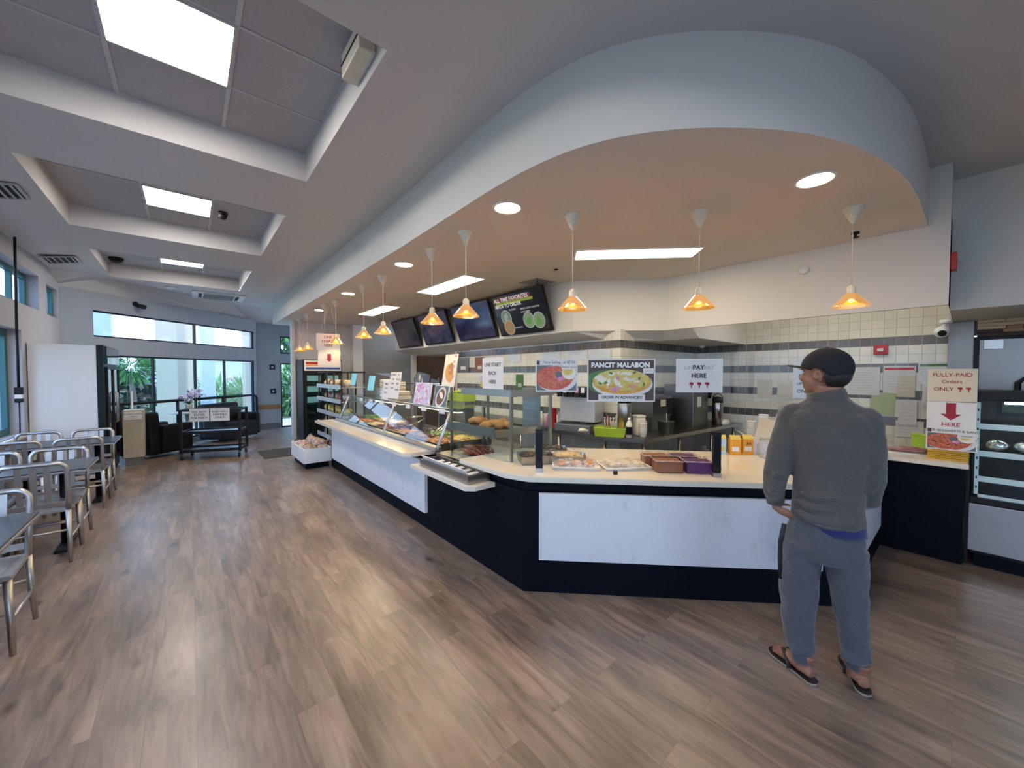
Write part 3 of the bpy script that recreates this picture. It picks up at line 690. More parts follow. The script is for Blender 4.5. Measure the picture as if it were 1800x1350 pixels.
M['food4'] = emit_mat('menu photo noodles', (.20, .11, .05), .5); M['food5'] = emit_mat('menu photo plate', (.20, .24, .23), .4)
def screen(yc, lab, sm, w=1.17, h=.66, lean=20, xt=4.0):
    t = thing('menu_screen', lab, 'screen', (4.0, yc, 2.215), R(-90), 'menu screens on the bulkhead')
    rot = RX(R(lean))
    b = MB(); b.box(-w/2, w/2, -.0, .045, 0, h, M['black'], rot, bev=.006); b.build('housing', t, world=False)
    b = MB(); b.box(-w/2+.022, w/2-.022, -.004, .0, .026, h-.022, sm, rot); s = b.build('display', t, world=False)
    b = MB(); b.box(-.2, .2, .045, .07, h*.3, h*.7, M['black'], rot); b.tube([(-.1, .05, h*.65), (-.1, -.02, h*.62)], .012, M['black']); b.tube([(.1, .05, h*.65), (.1, -.02, h*.62)], .012, M['black']); b.build('wall_bracket', t, world=False)
    return t, rot, w, h
t4, rot, w, h = screen(4.42, 'lit menu screen reading ALL TIME FAVORITES MADE TO ORDER', M['scr4'])
def on(x, z, d=-.0055): return rot @ T(x, d, z) @ UPRIGHT
b = MB()
b.box(-.53, .32, -.0052, -.0045, .545, .605, M['txtm'], rot); b.build('colour_bar', t4, world=False)
b = MB(); b.box(-.50, .36, -.0050, -.0045, .498, .54, M['txtg'], rot); b.build('colour_bar', t4, world=False)
for (tx, s_, x_, z_, bo) in (('ALL TIME FAVORITES', .086, -.53, .572, .002), ('MADE TO ORDER', .078, -.53, .478, .002), ('PALABOK', .036, -.22, .40, 0), ('ARROZ CALDO (CHICKEN)', .034, .04, .385, 0), ('GOTO (BEEF)', .034, .04, .335, 0), ('SPAGHETTI', .036, -.18, .11, 0)):
    b = MB(); b.text(tx, s_, M['txtw'], on(x_, z_, -.0062), 'LEFT', bold=bo); b.build('menu_lettering', t4, world=False)
def dish(t, x, z, r, m1, m2, k):
    b = MB(); b.lathe([(0, 0), (r, 0)], M['food5'], 26, cap=False, mx=on(x, z, -.0050-k*.0006)); b.lathe([(0, .0003), (r*.86, .0003)], m1, 26, cap=False, mx=on(x, z, -.0050-k*.0006))
    for i in range(7):
        a = rnd.random()*6.28; q = r*.5*rnd.random(); b.lathe([(0, .0005), (r*(.12+.16*rnd.random()), .0005)], m2, 9, cap=False, mx=on(x+q*math.cos(a), z+q*math.sin(a), -.0050-k*.0006))
    b.build('dish_photo', t, world=False)
dish(t4, -.33, .29, .125, M['food1'], M['food5'], 0); dish(t4, -.31, .13, .125, M['food4'], M['food2'], 1); dish(t4, .17, .20, .125, M['food2'], M['food3'], 0); dish(t4, .38, .18, .125, M['food2'], M['food3'], 1)
screen(5.70, 'dark menu screen showing a deep blue slide, beside the lit menu', M['scr3'])
screen(7.08, 'dark menu screen showing a violet slide, second from the left', M['scr2'])
screen(8.46, 'leftmost menu screen, nearly black with a round faint image', M['scr1'])
# ================================================================ SEATING SIDE
def alu_mat():
    m = mat('brushed aluminium', (0.50, 0.48, 0.46), 0.40, 1.0, var=0.10, scale=14, bump=0.05, bscale=120); return m
M['alu'] = alu_mat()
M['tabletop'] = mat('dark grey laminate', (0.030, 0.034, 0.040), 0.32, var=0.15, scale=6)
M['sofa'] = mat('black leatherette', (0.005, 0.005, 0.006), 0.65, spec=.25, bump=0.15, bscale=80)
def make_chair():
    """brushed aluminium side chair; seat centre at origin, faces -Y"""
    t = thing('dining_chair', 'tmp', 'chair', (0, 0, 0)); m = M['alu']; W = .19
    b = MB(); s = [(-.20, -.20), (-.195, -.215), (.195, -.215), (.20, -.20), (.185, .17), (-.185, .17)]
    b.prism(s, .425, .455, m); bmesh.ops.bevel(b.bm, geom=[e for e in b.bm.edges], offset=.006, segments=2, affect='EDGES')
    b.box(-.15, .15, -.16, .14, .455, .459, m, bev=.0015); b.build('seat', t, world=False)
    for sx in (-1, 1):
        b = MB(); b.tube([(sx*.178, -.195, .43), (sx*.187, -.205, .2), (sx*.192, -.212, 0)], [.020, .017, .014], m, 8); b.build('leg', t, world=False)
        b = MB(); b.tube([(sx*.178, .17, .44), (sx*.186, .185, .2), (sx*.192, .215, 0)], [.019, .017, .014], m, 8); b.build('leg', t, world=False)
        b = MB(); b.tube([(sx*.187, -.20, .20), (sx*.187, .185, .20)], .010, m, 8); b.build('stretcher', t, world=False)
    b = MB(); b.tube([(-.187, -.203, .24), (.187, -.203, .24)], .010, m, 8); b.build('stretcher', t, world=False)
    b = MB(); b.tube([(-.187, .185, .27), (.187, .185, .27)], .010, m, 8); b.build('stretcher', t, world=False)
    # bent hoop back
    pts = [(-.180, .165, .44), (-.184, .185, .60), (-.186, .21, .76)]
    for k in range(1, 6):
        a = PI - k*PI/12; pts.append((-.126 + .06*math.cos(a), .21+.012*k/6+.0, .78 + .07*math.sin(a)))
    for k in range(0, 7): 
        a = PI/2 + 0; x = -.126 + .252*k/6; pts.append((x, .228, .85))
    q = [(-p[0], p[1], p[2]) for p in pts[:8]][::-1]
    pts += q
    b = MB(); b.tube(pts, .017, m, 8, flat=(1, 1)); b.build('back_hoop', t, world=False)
    for x in (-.075, 0, .075):
        b = MB(); b.box(-.019, .019, -.004, .004, 0, .37, m, T(x, .172, .475) @ RX(R(-8.5)), bev=.002); b.build('back_slat', t, world=False)
    b = MB(); b.box(-.178, .178, -.006, .006, -.02, .02, m, T(0, .176, .50) @ RX(R(-8.5)), bev=.002); b.build('back_rail', t, world=False)
    return t
ch = make_chair(); index_kids()
CH = [((-.985, 3.67), 0, 'nearest aluminium chair at the left edge, its back facing away from the camera'),
      ((-.985, 5.08), 180, 'aluminium chair with its slatted back to the camera, tucked under the middle table'),
      ((-.985, 5.53), 0, 'aluminium chair beyond the middle table, facing the camera on the aisle side'),
      ((-.985, 6.79), 180, 'aluminium chair with its back to the camera at the farthest table, aisle side'),
      ((-.985, 7.25), 0, 'farthest aluminium chair on the aisle side, in front of the white cooler side'),
      ((-1.45, 6.78), 180, 'aluminium chair with its back to the camera at the farthest table, window side'),
      ((-1.45, 7.26), 0, 'farthest aluminium chair on the window side, below the plug joint'),
      ((-1.42, 5.54), 0, 'aluminium chair beyond the middle table on the window side, cut by the left edge'),
      ((-1.42, 5.07), 180, 'aluminium chair at the middle table next to the window wall, back to the camera')]
for i, ((x, y), a, lab) in enumerate(CH):
    o = ch if i == 0 else copy_tree(ch)
    o.location = (x, y, 0); o.rotation_euler = (0, 0, R(a)); o['label'] = lab; o['group'] = 'aluminium chairs along the left wall'
def make_table(y0, y1, lab):
    t = thing('dining_table', lab, 'table', (-1.18, (y0+y1)/2, 0), group='dark dining tables along the left wall'); d = (y1-y0)/2
    b = MB(); b.box(-.47, .46, -d, d, .725, .75, M['tabletop'], bev=.003); b.build('tabletop', t, world=False)
    b = MB(); b.box(-.475, .465, -d-.005, d+.005, .722, .738, M['alu'], bev=.002); b.build('edge_band', t, world=False)
    for x in (-.30, .28):
        b = MB(); b.tube([(x, 0, .02), (x, 0, .71)], .035, M['black'], 14); b.build('pedestal', t, world=False)
        b = MB(); b.box(x-.04, x+.04, -.24, .24, 0, .028, M['black'], bev=.006); b.build('foot', t, world=False)
        b = MB(); b.box(x-.03, x+.03, -.2, .2, .70, .722, M['black'], bev=.004); b.build('top_bracket', t, world=False)
make_table(2.95, 3.66, 'dark table nearest the camera at the left edge'); make_table(5.08, 5.70, 'dark table in the middle of the left row'); make_table(6.80, 7.45, 'farthest dark table of the left row, before the white cooler side')

# ---- double-door drinks cooler by the left wall (its white side faces the tables)
t = thing('drinks_cooler', 'tall drinks cooler with a white side panel and black front by the left windows', 'cooler', (-1.35, 8.95, 0))
b = MB(); b.box(-1.67, -1.03, 8.2, 9.58, .06, 2.01, M['white'], bev=.004); b.build('cabinet', t)
b = MB(); b.box(-1.03, -.96, 8.19, 9.60, .03, 2.02, M['blackfr'], bev=.004); b.build('front_frame', t)
for (y0, y1) in ((8.32, 8.92), (8.94, 9.55)):
    b = MB(); b.box(-.96, -.945, y0, y1, .22, 1.68, M['tglass']); d = b.build('door', t)
    b = MB()
    for (a, c2, e, g) in ((y0, y0+.04, .2, 1.7), (y1-.04, y1, .2, 1.7), (y0+.04, y1-.04, .2, .24), (y0+.04, y1-.04, 1.66, 1.7)): b.box(-.96, -.93, a, c2, e, g, M['black'])
    b.build('door_frame', d)
    b = MB(); yy = y1-.06 if y0 < 8.5 else y0+.06; b.tube([(-.93, yy, .8), (-.90, yy, .82), (-.90, yy, 1.28), (-.93, yy, 1.3)], .011, M['steel']); b.build('door_handle', d)
b = MB(); b.box(-.96, -.93, 8.26, 9.58, 1.74, 2.0, M['tglass'], bev=.003); b.build('header', t)
b = MB(); b.box(-1.60, -1.05, 8.3, 9.55, 0, .06, M['black']); b.build('plinth', t)
# ---- waste bin with a notice
M['beige'] = mat('beige laminate', (0.42, 0.37, 0.29), 0.55, var=0.08, scale=4)
t = thing('waste_bin', 'beige waste bin cabinet with a printed notice, in front of the cooler doors', 'bin', (-.75, 9.42, 0))
b = MB(); b.box(-.88, -.62, 9.25, 9.6, .14, .96, M['beige'], bev=.006); b.build('cabinet', t)
b = MB(); b.box(-.86, -.64, 9.27, 9.58, 0, .14, M['base']); b.build('plinth', t)
b = MB(); b.box(-.86, -.64, 9.245, 9.25, .80, .94, M['white']); s_ = b.build('notice', t)
b = MB()
for k, tx in enumerate(('THANK YOU FOR', 'KEEPING CLEAN', 'TRASH ONLY')): pass
b.text('PLEASE CLEAN', .034, M['black'], T(-.75, 9.243, .895) @ UPRIGHT); b.text('TABLES', .034, M['black'], T(-.75, 9.243, .85) @ UPRIGHT)
b.box(-.83, -.67, 9.243, 9.244, .822, .825, M['black']); b.build('notice_lettering', s_)
b = MB(); b.tube([(-.80, 9.75, .0), (-.80, 9.75, 1.28)], .016, M['white'], 8); b.lathe([(.12, 0), (.12, .015), (.02, .03)], M['white'], 18, c=(-.80, 9.75, 0)); b.box(-.86, -.74, 9.735, 9.75, 1.1, 1.28, M['clear'])
o = b.build('sign_stand'); tag(o, 'slim white stand behind the waste bin, before the back window', 'stand')

# ---- lounge seats and round tables by the back window (local frame along the slanted wall)
ang = math.atan2(WD.y, WD.x)
def lounge(loc, w, d, lab, rz):
    t = thing('lounge_seat', lab, 'sofa', loc, rz)
    b = MB(); b.box(-w/2, w/2, -d/2, d/2, .06, .44, M['sofa'], bev=.05); b.build('seat', t, world=False)
    b = MB(); b.box(-w/2, w/2, d/2-.06, d/2+.16, .08, .90, M['sofa'], RX(R(-4)), bev=.06); b.build('backrest', t, world=False)
    for sx in (-1, 1):
        b = MB(); b.box(sx*w/2-.07, sx*w/2+.07, -d/2, d/2, .08, .62, M['sofa'], bev=.05); b.build('armrest', t, world=False)
lounge((-.40, 10.2, 0), .55, .55, 'black lounge chair between the waste bin and the serving cart', R(130))
lounge((.80, 11.45, 0), .95, .55, 'black lounge sofa behind the serving cart, under the back window', ang)
M['ltop'] = mat('pale laminate table top', (0.45, 0.50, 0.52), 0.25)
for (x, y, r, lab) in ((-.05, 10.9, .30, 'small pale round table left of the vase, by the back window'),):
    t = thing('round_table', lab, 'table', (x, y, 0))
    b = MB(); b.lathe([(r, .735), (r+.005, .745), (r, .76), (0, .76)], M['ltop'], 32, cap=False); b.lathe([(0, .735), (r, .735)], M['ltop'], 32, cap=False); b.build('tabletop', t, world=False)
    b = MB(); b.lathe([(.04, .03), (.035, .73)], M['steel'], 16); b.build('pedestal', t, world=False)
    b = MB(); b.lathe([(.22, 0), (.22, .012), (.05, .035), (.04, .04)], M['steel'], 24); b.build('base', t, world=False)
# guard rail in front of the back window
def PW(s, d, z): v = W0 + WD*s + WN*d; return (v.x, v.y, z)
t = thing('guard_rail', 'black tubular guard rail across the lower back window', 'railing', PW(2.3, .12, 0))
b = MB(); b.tube([PW(.75, .12, 1.0), PW(4.02, .12, 1.0), PW(4.1, .12, .97), PW(4.13, .12, .9), PW(4.13, .12, 0)], .032, M['black'], 10); b.build('top_rail', t)
for s in (.8, 1.9, 3.05):
    b = MB(); b.tube([PW(s, .12, 0), PW(s, .12, 1.0)], .03, M['black'], 10); b.build('post', t)
b = MB(); b.tube([PW(.75, .12, .14), PW(4.13, .12, .14)], .016, M['black'], 8); b.build('lower_rail', t)

# ---- black serving cart
t = thing('serving_cart', 'black open serving cart on casters standing alone in the aisle', 'cart', (.37, 9.3, 0), R(-19))
for sx in (-1, 1):
    for sy in (-1, 1):
        b = MB(); b.box(sx*.455-.022, sx*.455+.022, sy*.23-.02, sy*.23+.02, .12, .93, M['black'], bev=.003); b.build('post', t, world=False)
        b = MB(); b.lathe([(.045, -.013), (.048, 0), (.045, .013)], M['black'], 16, mx=T(sx*.44, sy*.22, .046) @ RY(PI/2)); b.box(sx*.44-.02, sx*.44+.02, sy*.22-.022, sy*.22+.022, .06, .125, M['steeld']); b.build('caster', t, world=False)
for z, th, nm in ((.90, .03, 'top_frame'), (.48, .045, 'shelf'), (.14, .045, 'shelf')):
    b = MB()
    if nm == 'shelf': b.box(-.44, .44, -.21, .21, z+.01, z+.022, M['steeld'])
    for sy in (-1, 1): b.box(-.44, .44, sy*.23-.015, sy*.23+.015, z-.005, z+th, M['black'])
    for sx in (-1, 1): b.box(sx*.455-.015, sx*.455+.015, -.215, .215, z-.005, z+th, M['black'])
    b.build(nm, t, world=False)
def sheet(name, lines, w, h, loc, rz, label, cat='sign', tilt=0, paper='paper', parent=None, size=.05, tcol='ink', group=None, border=None, ry=0, dz=None):
    t = thing(name, label, cat, loc, rz, group); t.rotation_euler = (tilt, ry, rz)
    b = MB(); b.box(-w/2, w/2, 0, .0015, -h/2, h/2, M[paper]); p = b.build('paper', t, world=False)
    if border:
        b = MB(); g = .006
        for (x0, x1, z0, z1) in ((-w/2, w/2, h/2-g, h/2), (-w/2, w/2, -h/2, -h/2+g), (-w/2, -w/2+g, -h/2+g, h/2-g), (w/2-g, w/2, -h/2+g, h/2-g)): b.box(x0, x1, -.001, 0, z0, z1, M[border])
        b.build('border', p, world=False)
    if lines:
        for (tx, s, x, z, *c) in lines: b = MB(); b.text(tx, s, M[c[0] if c else tcol], T(x, -.0012, z) @ UPRIGHT, bold=s*.015); b.build('lettering', p, world=False)
    return t
M['paper'] = mat('white paper', (0.66, 0.64, 0.62), 0.6, var=0.03); M['paperb'] = mat('cream paper', (0.60, 0.54, 0.42), 0.6, var=0.04)
M['ink'] = mat('black ink', (0.02, 0.02, 0.02), 0.6); M['redink'] = mat('dark red ink', (0.30, 0.01, 0.03), 0.6); M['ghost'] = mat('faded grey ink', (0.42, 0.41, 0.42), 0.6)
c_, s_ = math.cos(R(-19)), math.sin(R(-19))
def cart(x, y, z): return (.37 + x*c_ - y*s_, 9.3 + x*s_ + y*c_, z)
sheet('cart_sign', [('DO NOT', .055, 0, .055), ('ENTER', .055, 0, 0), ('FOR PARTY', .050, 0, -.055)], .30, .24, cart(-.16, -.26, .83), R(-19), 'white sign on the left of the cart reading DO NOT ENTER', paper='paper')
sheet('cart_sign', [('AND HALL', .052, 0, .055), ('RENTALS', .052, 0, 0), ('ONLY', .055, 0, -.055)], .30, .24, cart(.155, -.26, .83), R(-19), 'white sign on the right of the cart ending in ONLY', paper='paper')
# potted orchids on the cart
M['petal'] = mat('pale violet petals', (0.60, 0.60, 0.86), 0.6, var=0.2, scale=40); M['petal2'] = mat('violet petal centres', (0.12, 0.07, 0.42), 0.6); M['leaf'] = mat('dark green leaves', (0.03, 0.10, 0.03), 0.5, var=0.3, scale=20)
t = thing('potted_orchids', 'pot of pale violet orchids standing on the left of the black cart', 'flowers', cart(-.40, .0, .93))
b = MB(); b.lathe([(.045, 0), (.055, .07), (.058, .085), (.05, .085), (.046, .07)], M['white'], 18); b.box(-.07, .07, -.2, .2, -.01, 0, M['black']); b.build('pot', t, world=False)
b = MB(); r2 = random.Random(3)
for k in range(10):
    a = k*.63; L = .12+.05*r2.random(); w = .02
    b.face([(0, 0, .08), (w*math.sin(a)+L*.5*math.cos(a), -w*math.cos(a)+L*.5*math.sin(a), .13), (L*math.cos(a), L*math.sin(a), .10), (-w*math.sin(a)+L*.5*math.cos(a), w*math.cos(a)+L*.5*math.sin(a), .13)], M['leaf'])
b.build('leaves', t, world=False)
st = MB(); fl = MB()
for k in range(13):
    a = k*.7+.2; dx, dy = math.cos(a), math.sin(a)*.8; H = .14+.14*r2.random(); reach = .06+.16*r2.random()
    P = [Vector((0, 0, .07)), Vector((dx*.03, dy*.03, .07+H*.6)), Vector((dx*reach*.6, dy*reach*.6, .07+H)), Vector((dx*reach*1.3, dy*reach*1.3, .05+H))]
    st.tube(P, .0025, M['leaf'], 5)
    for q in range(9):
        u = .25 + .75*q/8; i = min(int(u*3), 2); p = P[i].lerp(P[i+1], u*3-i) + Vector((r2.uniform(-.02, .02), r2.uniform(-.02, .02), r2.uniform(-.02, .02)))
        rot_ = Euler((r2.uniform(.8, 2.2), 0, r2.uniform(0, 6.28))).to_matrix().to_4x4()
        for j in range(5):
            aa = j*2*PI/5; cx = .018*math.cos(aa); cy = .018*math.sin(aa)
            fl.ball((cx, cy, 0), (.018, .015, .004), M['petal'], 7, 4, mx=T(*p) @ rot_)
        fl.ball((0, 0, .003), .006, M['petal2'], 6, 4, mx=T(*p) @ rot_)
st.build('stems', t, world=False); fl.build('blossoms', t, world=False)
# door mat by the glazed door
M['mat'] = mat('dark floor mat', (0.06, 0.055, 0.05), 0.95, bump=.4, bscale=300)
b = MB(); b.box(1.05, 1.75, 8.4, 9.3, 0.0, .012, M['mat'], bev=.004); o = b.build('floor_mat'); tag(o, 'thin dark floor mat left of the bread bin', 'mat')
# ================================================================ SERVICE COUNTER
M['navy'] = mat('navy counter paint', (0.0010, 0.0026, 0.0065), 0.6, var=0.15, scale=5, spec=.12)
M['shelfs'] = mat('light grey metal', (.50, .52, .55), .35, .4)
M['film2'] = film_mat('thin clear bag', (.85, .85, .86), .10)
M['quartz'] = mat('cream quartz', (0.66, 0.60, 0.50), 0.16, var=0.06, scale=25)
def marble():
    m = mat('white marbled panel', (0.64, 0.64, 0.66), 0.32, var=0.05, scale=3)
    n = m.node_tree.nodes; l = m.node_tree.links; b = n['Principled BSDF']; src = b.inputs['Base Color'].links[0].from_socket
    tcn = n.new('ShaderNodeTexCoord'); mp = n.new('ShaderNodeMapping'); mp.inputs['Scale'].default_value = (3, 3, 1.2); l.new(tcn.outputs['Object'], mp.inputs[0])
    nz = n.new('ShaderNodeTexNoise'); nz.inputs['Scale'].default_value = 2.4; nz.inputs['Detail'].default_value = 9; nz.inputs['Roughness'].default_value = .7; l.new(mp.outputs[0], nz.inputs['Vector'])
    r = n.new('ShaderNodeValToRGB'); r.color_ramp.elements[0].position = .33; r.color_ramp.elements[0].color = (.72, .70, .68, 1); r.color_ramp.elements[1].position = .46; r.color_ramp.elements[1].color = (1, 1, 1, 1)
    l.new(nz.outputs['Fac'], r.inputs[0]); mx = n.new('ShaderNodeMix'); mx.data_type = 'RGBA'; mx.blend_type = 'MULTIPLY'; mx.inputs[0].default_value = .5
    l.new(src, mx.inputs[6]); l.new(r.outputs[0], mx.inputs[7]); l.new(mx.outputs[2], b.inputs['Base Color']); return m
M['marble'] = marble()
t = thing('service_counter', 'long navy serving counter with white marbled panels, angled at the corner', 'counter', (3.0, 2.0, 0))
outer = [(1.85, 7.0), (1.85, 2.06), (3.42, .48), (4.9, .48), (4.9, -.02)]; inner = [(5.5, -.02), (5.5, 1.3), (4.02, 1.3), (3.0, 2.4), (2.62, 2.9), (2.62, 7.0)]
b = MB(); b.prism(outer+inner, 0, .74, M['navy']); b.build('base', t)
b = MB(); b.prism([(1.87, 2.9), (1.87, 2.08), (3.43, .50), (4.92, .50), (4.92, -.02), (5.48, -.02), (5.48, 1.28), (4.02, 1.28), (3.0, 2.38), (2.6, 2.9)], .74, .81, M['navy']); b.build('upper_base', t)
b = MB(); b.box(1.815, 1.85, 3.53, 6.85, .17, .705, M['marble'], bev=.002); b.build('front_panel', t)
b = MB(); b.box(0, 1.93, -.03, 0, .25, .735, M['marble'], T(1.93, 1.98, 0) @ RZ(R(-45)), bev=.002)
b.build('front_panel', t)
b = MB(); b.box(3.62, 4.66, .45, .48, .25, .735, M['marble'], bev=.002); b.build('front_panel', t)
b = MB(); b.prism([(1.80, 2.85), (1.80, 2.22), (1.87, 2.02), (3.40, .44), (4.86, .44), (4.86, -.04), (5.55, -.04), (5.55, 1.36), (3.98, 1.36), (3.0, 2.46), (2.66, 2.85)], .81, .85, M['quartz'])
bmesh.ops.bevel(b.bm, geom=[e for e in b.bm.edges], offset=.004, segments=2, affect='EDGES')
o = b.build('countertop'); tag(o, 'cream quartz countertop of the pay counter running round the corner', 'countertop')
b = MB(); b.prism([(1.62, 7.1), (1.62, 3.62), (1.68, 3.55), (1.95, 3.55), (1.95, 7.1)], .762, .80, M['quartz']); o = b.build('tray_ledge'); tag(o, 'long pale tray ledge in front of the hot food glass', 'ledge')
b = MB()
b.box(1.84, 1.89, 3.58, 7.05, .80, .806, M['shelfs'], bev=.002); b.build('runner', o)
b = MB(); b.prism([(1.60, 3.40), (1.60, 2.46), (1.66, 2.40), (1.87, 2.40), (1.87, 3.40)], .695, .73, M['quartz']); o = b.build('tray_ledge'); tag(o, 'short low pale ledge under the steel ticket tray, in front of the counter corner', 'ledge')
# steel tray on the short ledge with ticket strip
t = thing('steel_tray', 'long steel tray with white tickets on the short ledge', 'tray', (1.75, 2.85, .73))
b = MB(); b.box(1.64, 1.85, 2.47, 3.28, .73, .735, M['steel']); b.box(1.64, 1.645, 2.47, 3.28, .735, .80, M['steel']); b.box(1.845, 1.85, 2.47, 3.28, .735, .80, M['steel']); b.box(1.645, 1.845, 2.47, 2.475, .735, .80, M['steel']); b.box(1.645, 1.845, 3.275, 3.28, .735, .80, M['steel']); b.build('tray', t)
b = MB(); b.box(-.003, .003, 2.52, 3.25, -.03, .03, M['white'], T(1.66, 0, .815) @ RY(R(-40))); b.build('ticket_strip', t)
for k in range(6):
    b = MB(); y = 2.6+.11*k; b.box(-.05, .05, -.03, .03, 0, .003, M['paper'], T(1.77, y, .775) @ RZ(rnd.uniform(-.4, .4)) @ RY(R(-8))); b.build('ticket', t)

# ---------------------------------------------------------------- hot food case
M['g2'] = glass_mat('sneeze guard glass', (0.93, 0.98, 0.98), 0.7)
M['plexi'] = glass_mat('clear acrylic', (0.98, 0.985, 0.985), 0.2)
M['film'] = film_mat('clear plastic wrap', (0.85, 0.85, 0.86), .28)
M['bread'] = mat('golden bread crust', (0.42, 0.19, 0.06), 0.55, var=.45, scale=18, bump=.3, bscale=40)
M['brownfood'] = mat('brown braised meat', (0.16, 0.05, 0.02), 0.35, var=.5, scale=30, bump=.6, bscale=60)
M['orangefood'] = mat('orange fried food', (0.50, 0.17, 0.04), 0.4, var=.4, scale=30, bump=.6, bscale=60)
M['yellowfood'] = mat('yellow noodles', (0.55, 0.36, 0.12), 0.45, var=.35, scale=40, bump=.7, bscale=70)
M['palefood'] = mat('pale spring rolls', (0.60, 0.45, 0.25), 0.5, var=.25, scale=20, bump=.3)
M['redfood'] = mat('dark red sausages', (0.24, 0.035, 0.02), 0.3, var=.3, scale=20)
M['darkfood'] = mat('dark grilled fish', (0.06, 0.045, 0.035), 0.35, var=.5, scale=25, bump=.6)
M['greenfood'] = mat('green vegetables', (0.12, 0.20, 0.04), 0.4, var=.4, scale=30, bump=.5)
t = thing('hot_food_case', 'long hot food display case with slanted glass front behind the tray ledge', 'food display case', (2.2, 5.1, .74))
b = MB(); b.box(1.955, 2.62, 3.46, 6.95, .742, .77, M['steel'], bev=.003); b.build('deck', t)
b = MB(); b.box(1.90, 1.97, 3.46, 6.95, .80, .845, M['steelh'], bev=.004); b.build('sill', t)
b = MB(); b.box(2.56, 2.62, 3.46, 6.95, .77, .86, M['steelh'], bev=.004); b.build('rear_sill', t)
def slab4(b, p, th, m):
    """a thin sheet through four points, given thickness along its normal"""
    p = [Vector(q) for q in p]; n_ = (p[1]-p[0]).cross(p[3]-p[0]).normalized()*th
    a = p; c = [q+n_ for q in p]
    b.face(a[::-1], m); b.face(c, m)
    for i in range(4): b.face([a[i], a[(i+1) % 4], c[(i+1) % 4], c[i]], m)
for (y0, y1) in ((3.50, 4.87), (4.92, 6.78)):
    b = MB(); slab4(b, [(1.935, y0, .845), (1.935, y1, .845), (2.10, y1, 1.215), (2.10, y0, 1.215)], .005, M['g2']); b.build('front_glass', t)
for y in (3.47, 4.895, 6.81):
    b = MB(); b.tube([(1.925, y, .82), (2.10, y, 1.225)], .018, M['shelfs'], 8, flat=(1.3, .6)); b.build('front_post', t)
    b = MB(); b.box(2.50, 2.53, y-.015, y+.015, .80, 1.225, M['steel']); b.build('rear_post', t)
for y in (3.46, 6.82):
    b = MB(); slab4(b, [(1.95, y, .85), (2.52, y, .85), (2.52, y, 1.22), (2.11, y, 1.22)], .005, M['g2']); b.build('end_glass', t)
b = MB(); b.box(2.08, 2.52, 3.46, 6.84, 1.225, 1.233, M['g2']); b.build('top_glass', t)
b = MB(); b.tube([(2.09, 3.46, 1.226), (2.09, 6.84, 1.226)], .010, M['steel'], 6); b.build('top_rail', t)
for y in (4.1, 5.6):
    b = MB(); b.box(2.25, 2.36, y-.5, y+.5, 1.165, 1.215, M['steel'], bev=.01); l_ = b.build('heat_lamp', t)
    b = MB(); b.box(2.27, 2.34, y-.47, y+.47, 1.160, 1.165, emit_mat('lit heat lamp', (1, .72, .42), 14.0)); b.build('lamp_tube', l_)
# upper acrylic guards
for (y0, y1, zt, lean) in ((3.50, 4.02, 1.66, .08), (4.04, 4.75, 1.70, .08), (4.80, 7.2, 1.60, .06)):
    b = MB(); slab4(b, [(2.10, y0, 1.235), (2.10, y1, 1.235), (2.10+lean, y1, zt), (2.10+lean, y0, zt)], .005, M['plexi'])
    o = b.build('acrylic_guard'); tag(o, {3.50: 'acrylic guard holding the two food posters at the near end of the hot food case', 4.04: 'acrylic guard in the middle of the hot food case top, left of the food posters', 4.80: 'long acrylic guard on the far half of the hot food case top'}[y0], 'acrylic guard')
# pans of food
def mound(b, x0, x1, y0, y1, z, h, m, kind, rd):
    w = x1-x0; d = y1-y0
    t_ = bmesh.new(); N = 9
    g = [[t_.verts.new((x0+w*i/N, y0+d*j/N, z + h*(.35+.65*math.sin(PI*i/N)**.5*math.sin(PI*j/N)**.5) + rd.uniform(-.006, .006))) for j in range(N+1)] for i in range(N+1)]
    for i in range(N):
        for j in range(N):
            f = t_.faces.new((g[i][j], g[i+1][j], g[i+1][j+1], g[i][j+1])); f.smooth = True
    b.join(t_, m)
    for k in range(26):
        x = rd.uniform(x0+.04, x1-.04); y = rd.uniform(y0+.03, y1-.03); zz = z+h*.8; a = rd.uniform(0, PI)
        if kind == 'roll': b.tube([(x-.05*math.cos(a), y-.05*math.sin(a), zz), (x+.05*math.cos(a), y+.05*math.sin(a), zz+.01)], .013, m, 7)
        elif kind == 'lump': b.ball((x, y, zz), (.028, .022, .018), m, 7, 5, jit=.2, rd=rd)
        elif kind == 'noodle':
            P = [(x+.04*math.sin(q+a), y+.04*math.cos(q*1.3+a), zz+.008*math.sin(q*2)) for q in range(5)]
            b.tube(P, .004, m, 4)
FOODS = [('orangefood', 'lump', 'orange fried chicken pieces'), ('palefood', 'roll', 'pale fried spring rolls'), ('brownfood', 'lump', 'dark brown stewed meat'), ('yellowfood', 'noodle', 'yellow fried noodles'),
         ('bread', 'lump', 'golden fritters'), ('greenfood', 'lump', 'green vegetables'), ('redfood', 'roll', 'dark red sausages'), ('darkfood', 'lump', 'dark grilled fish'), ('palefood', 'noodle', 'pale rice noodles'), ('brownfood', 'roll', 'brown barbecue skewers')]
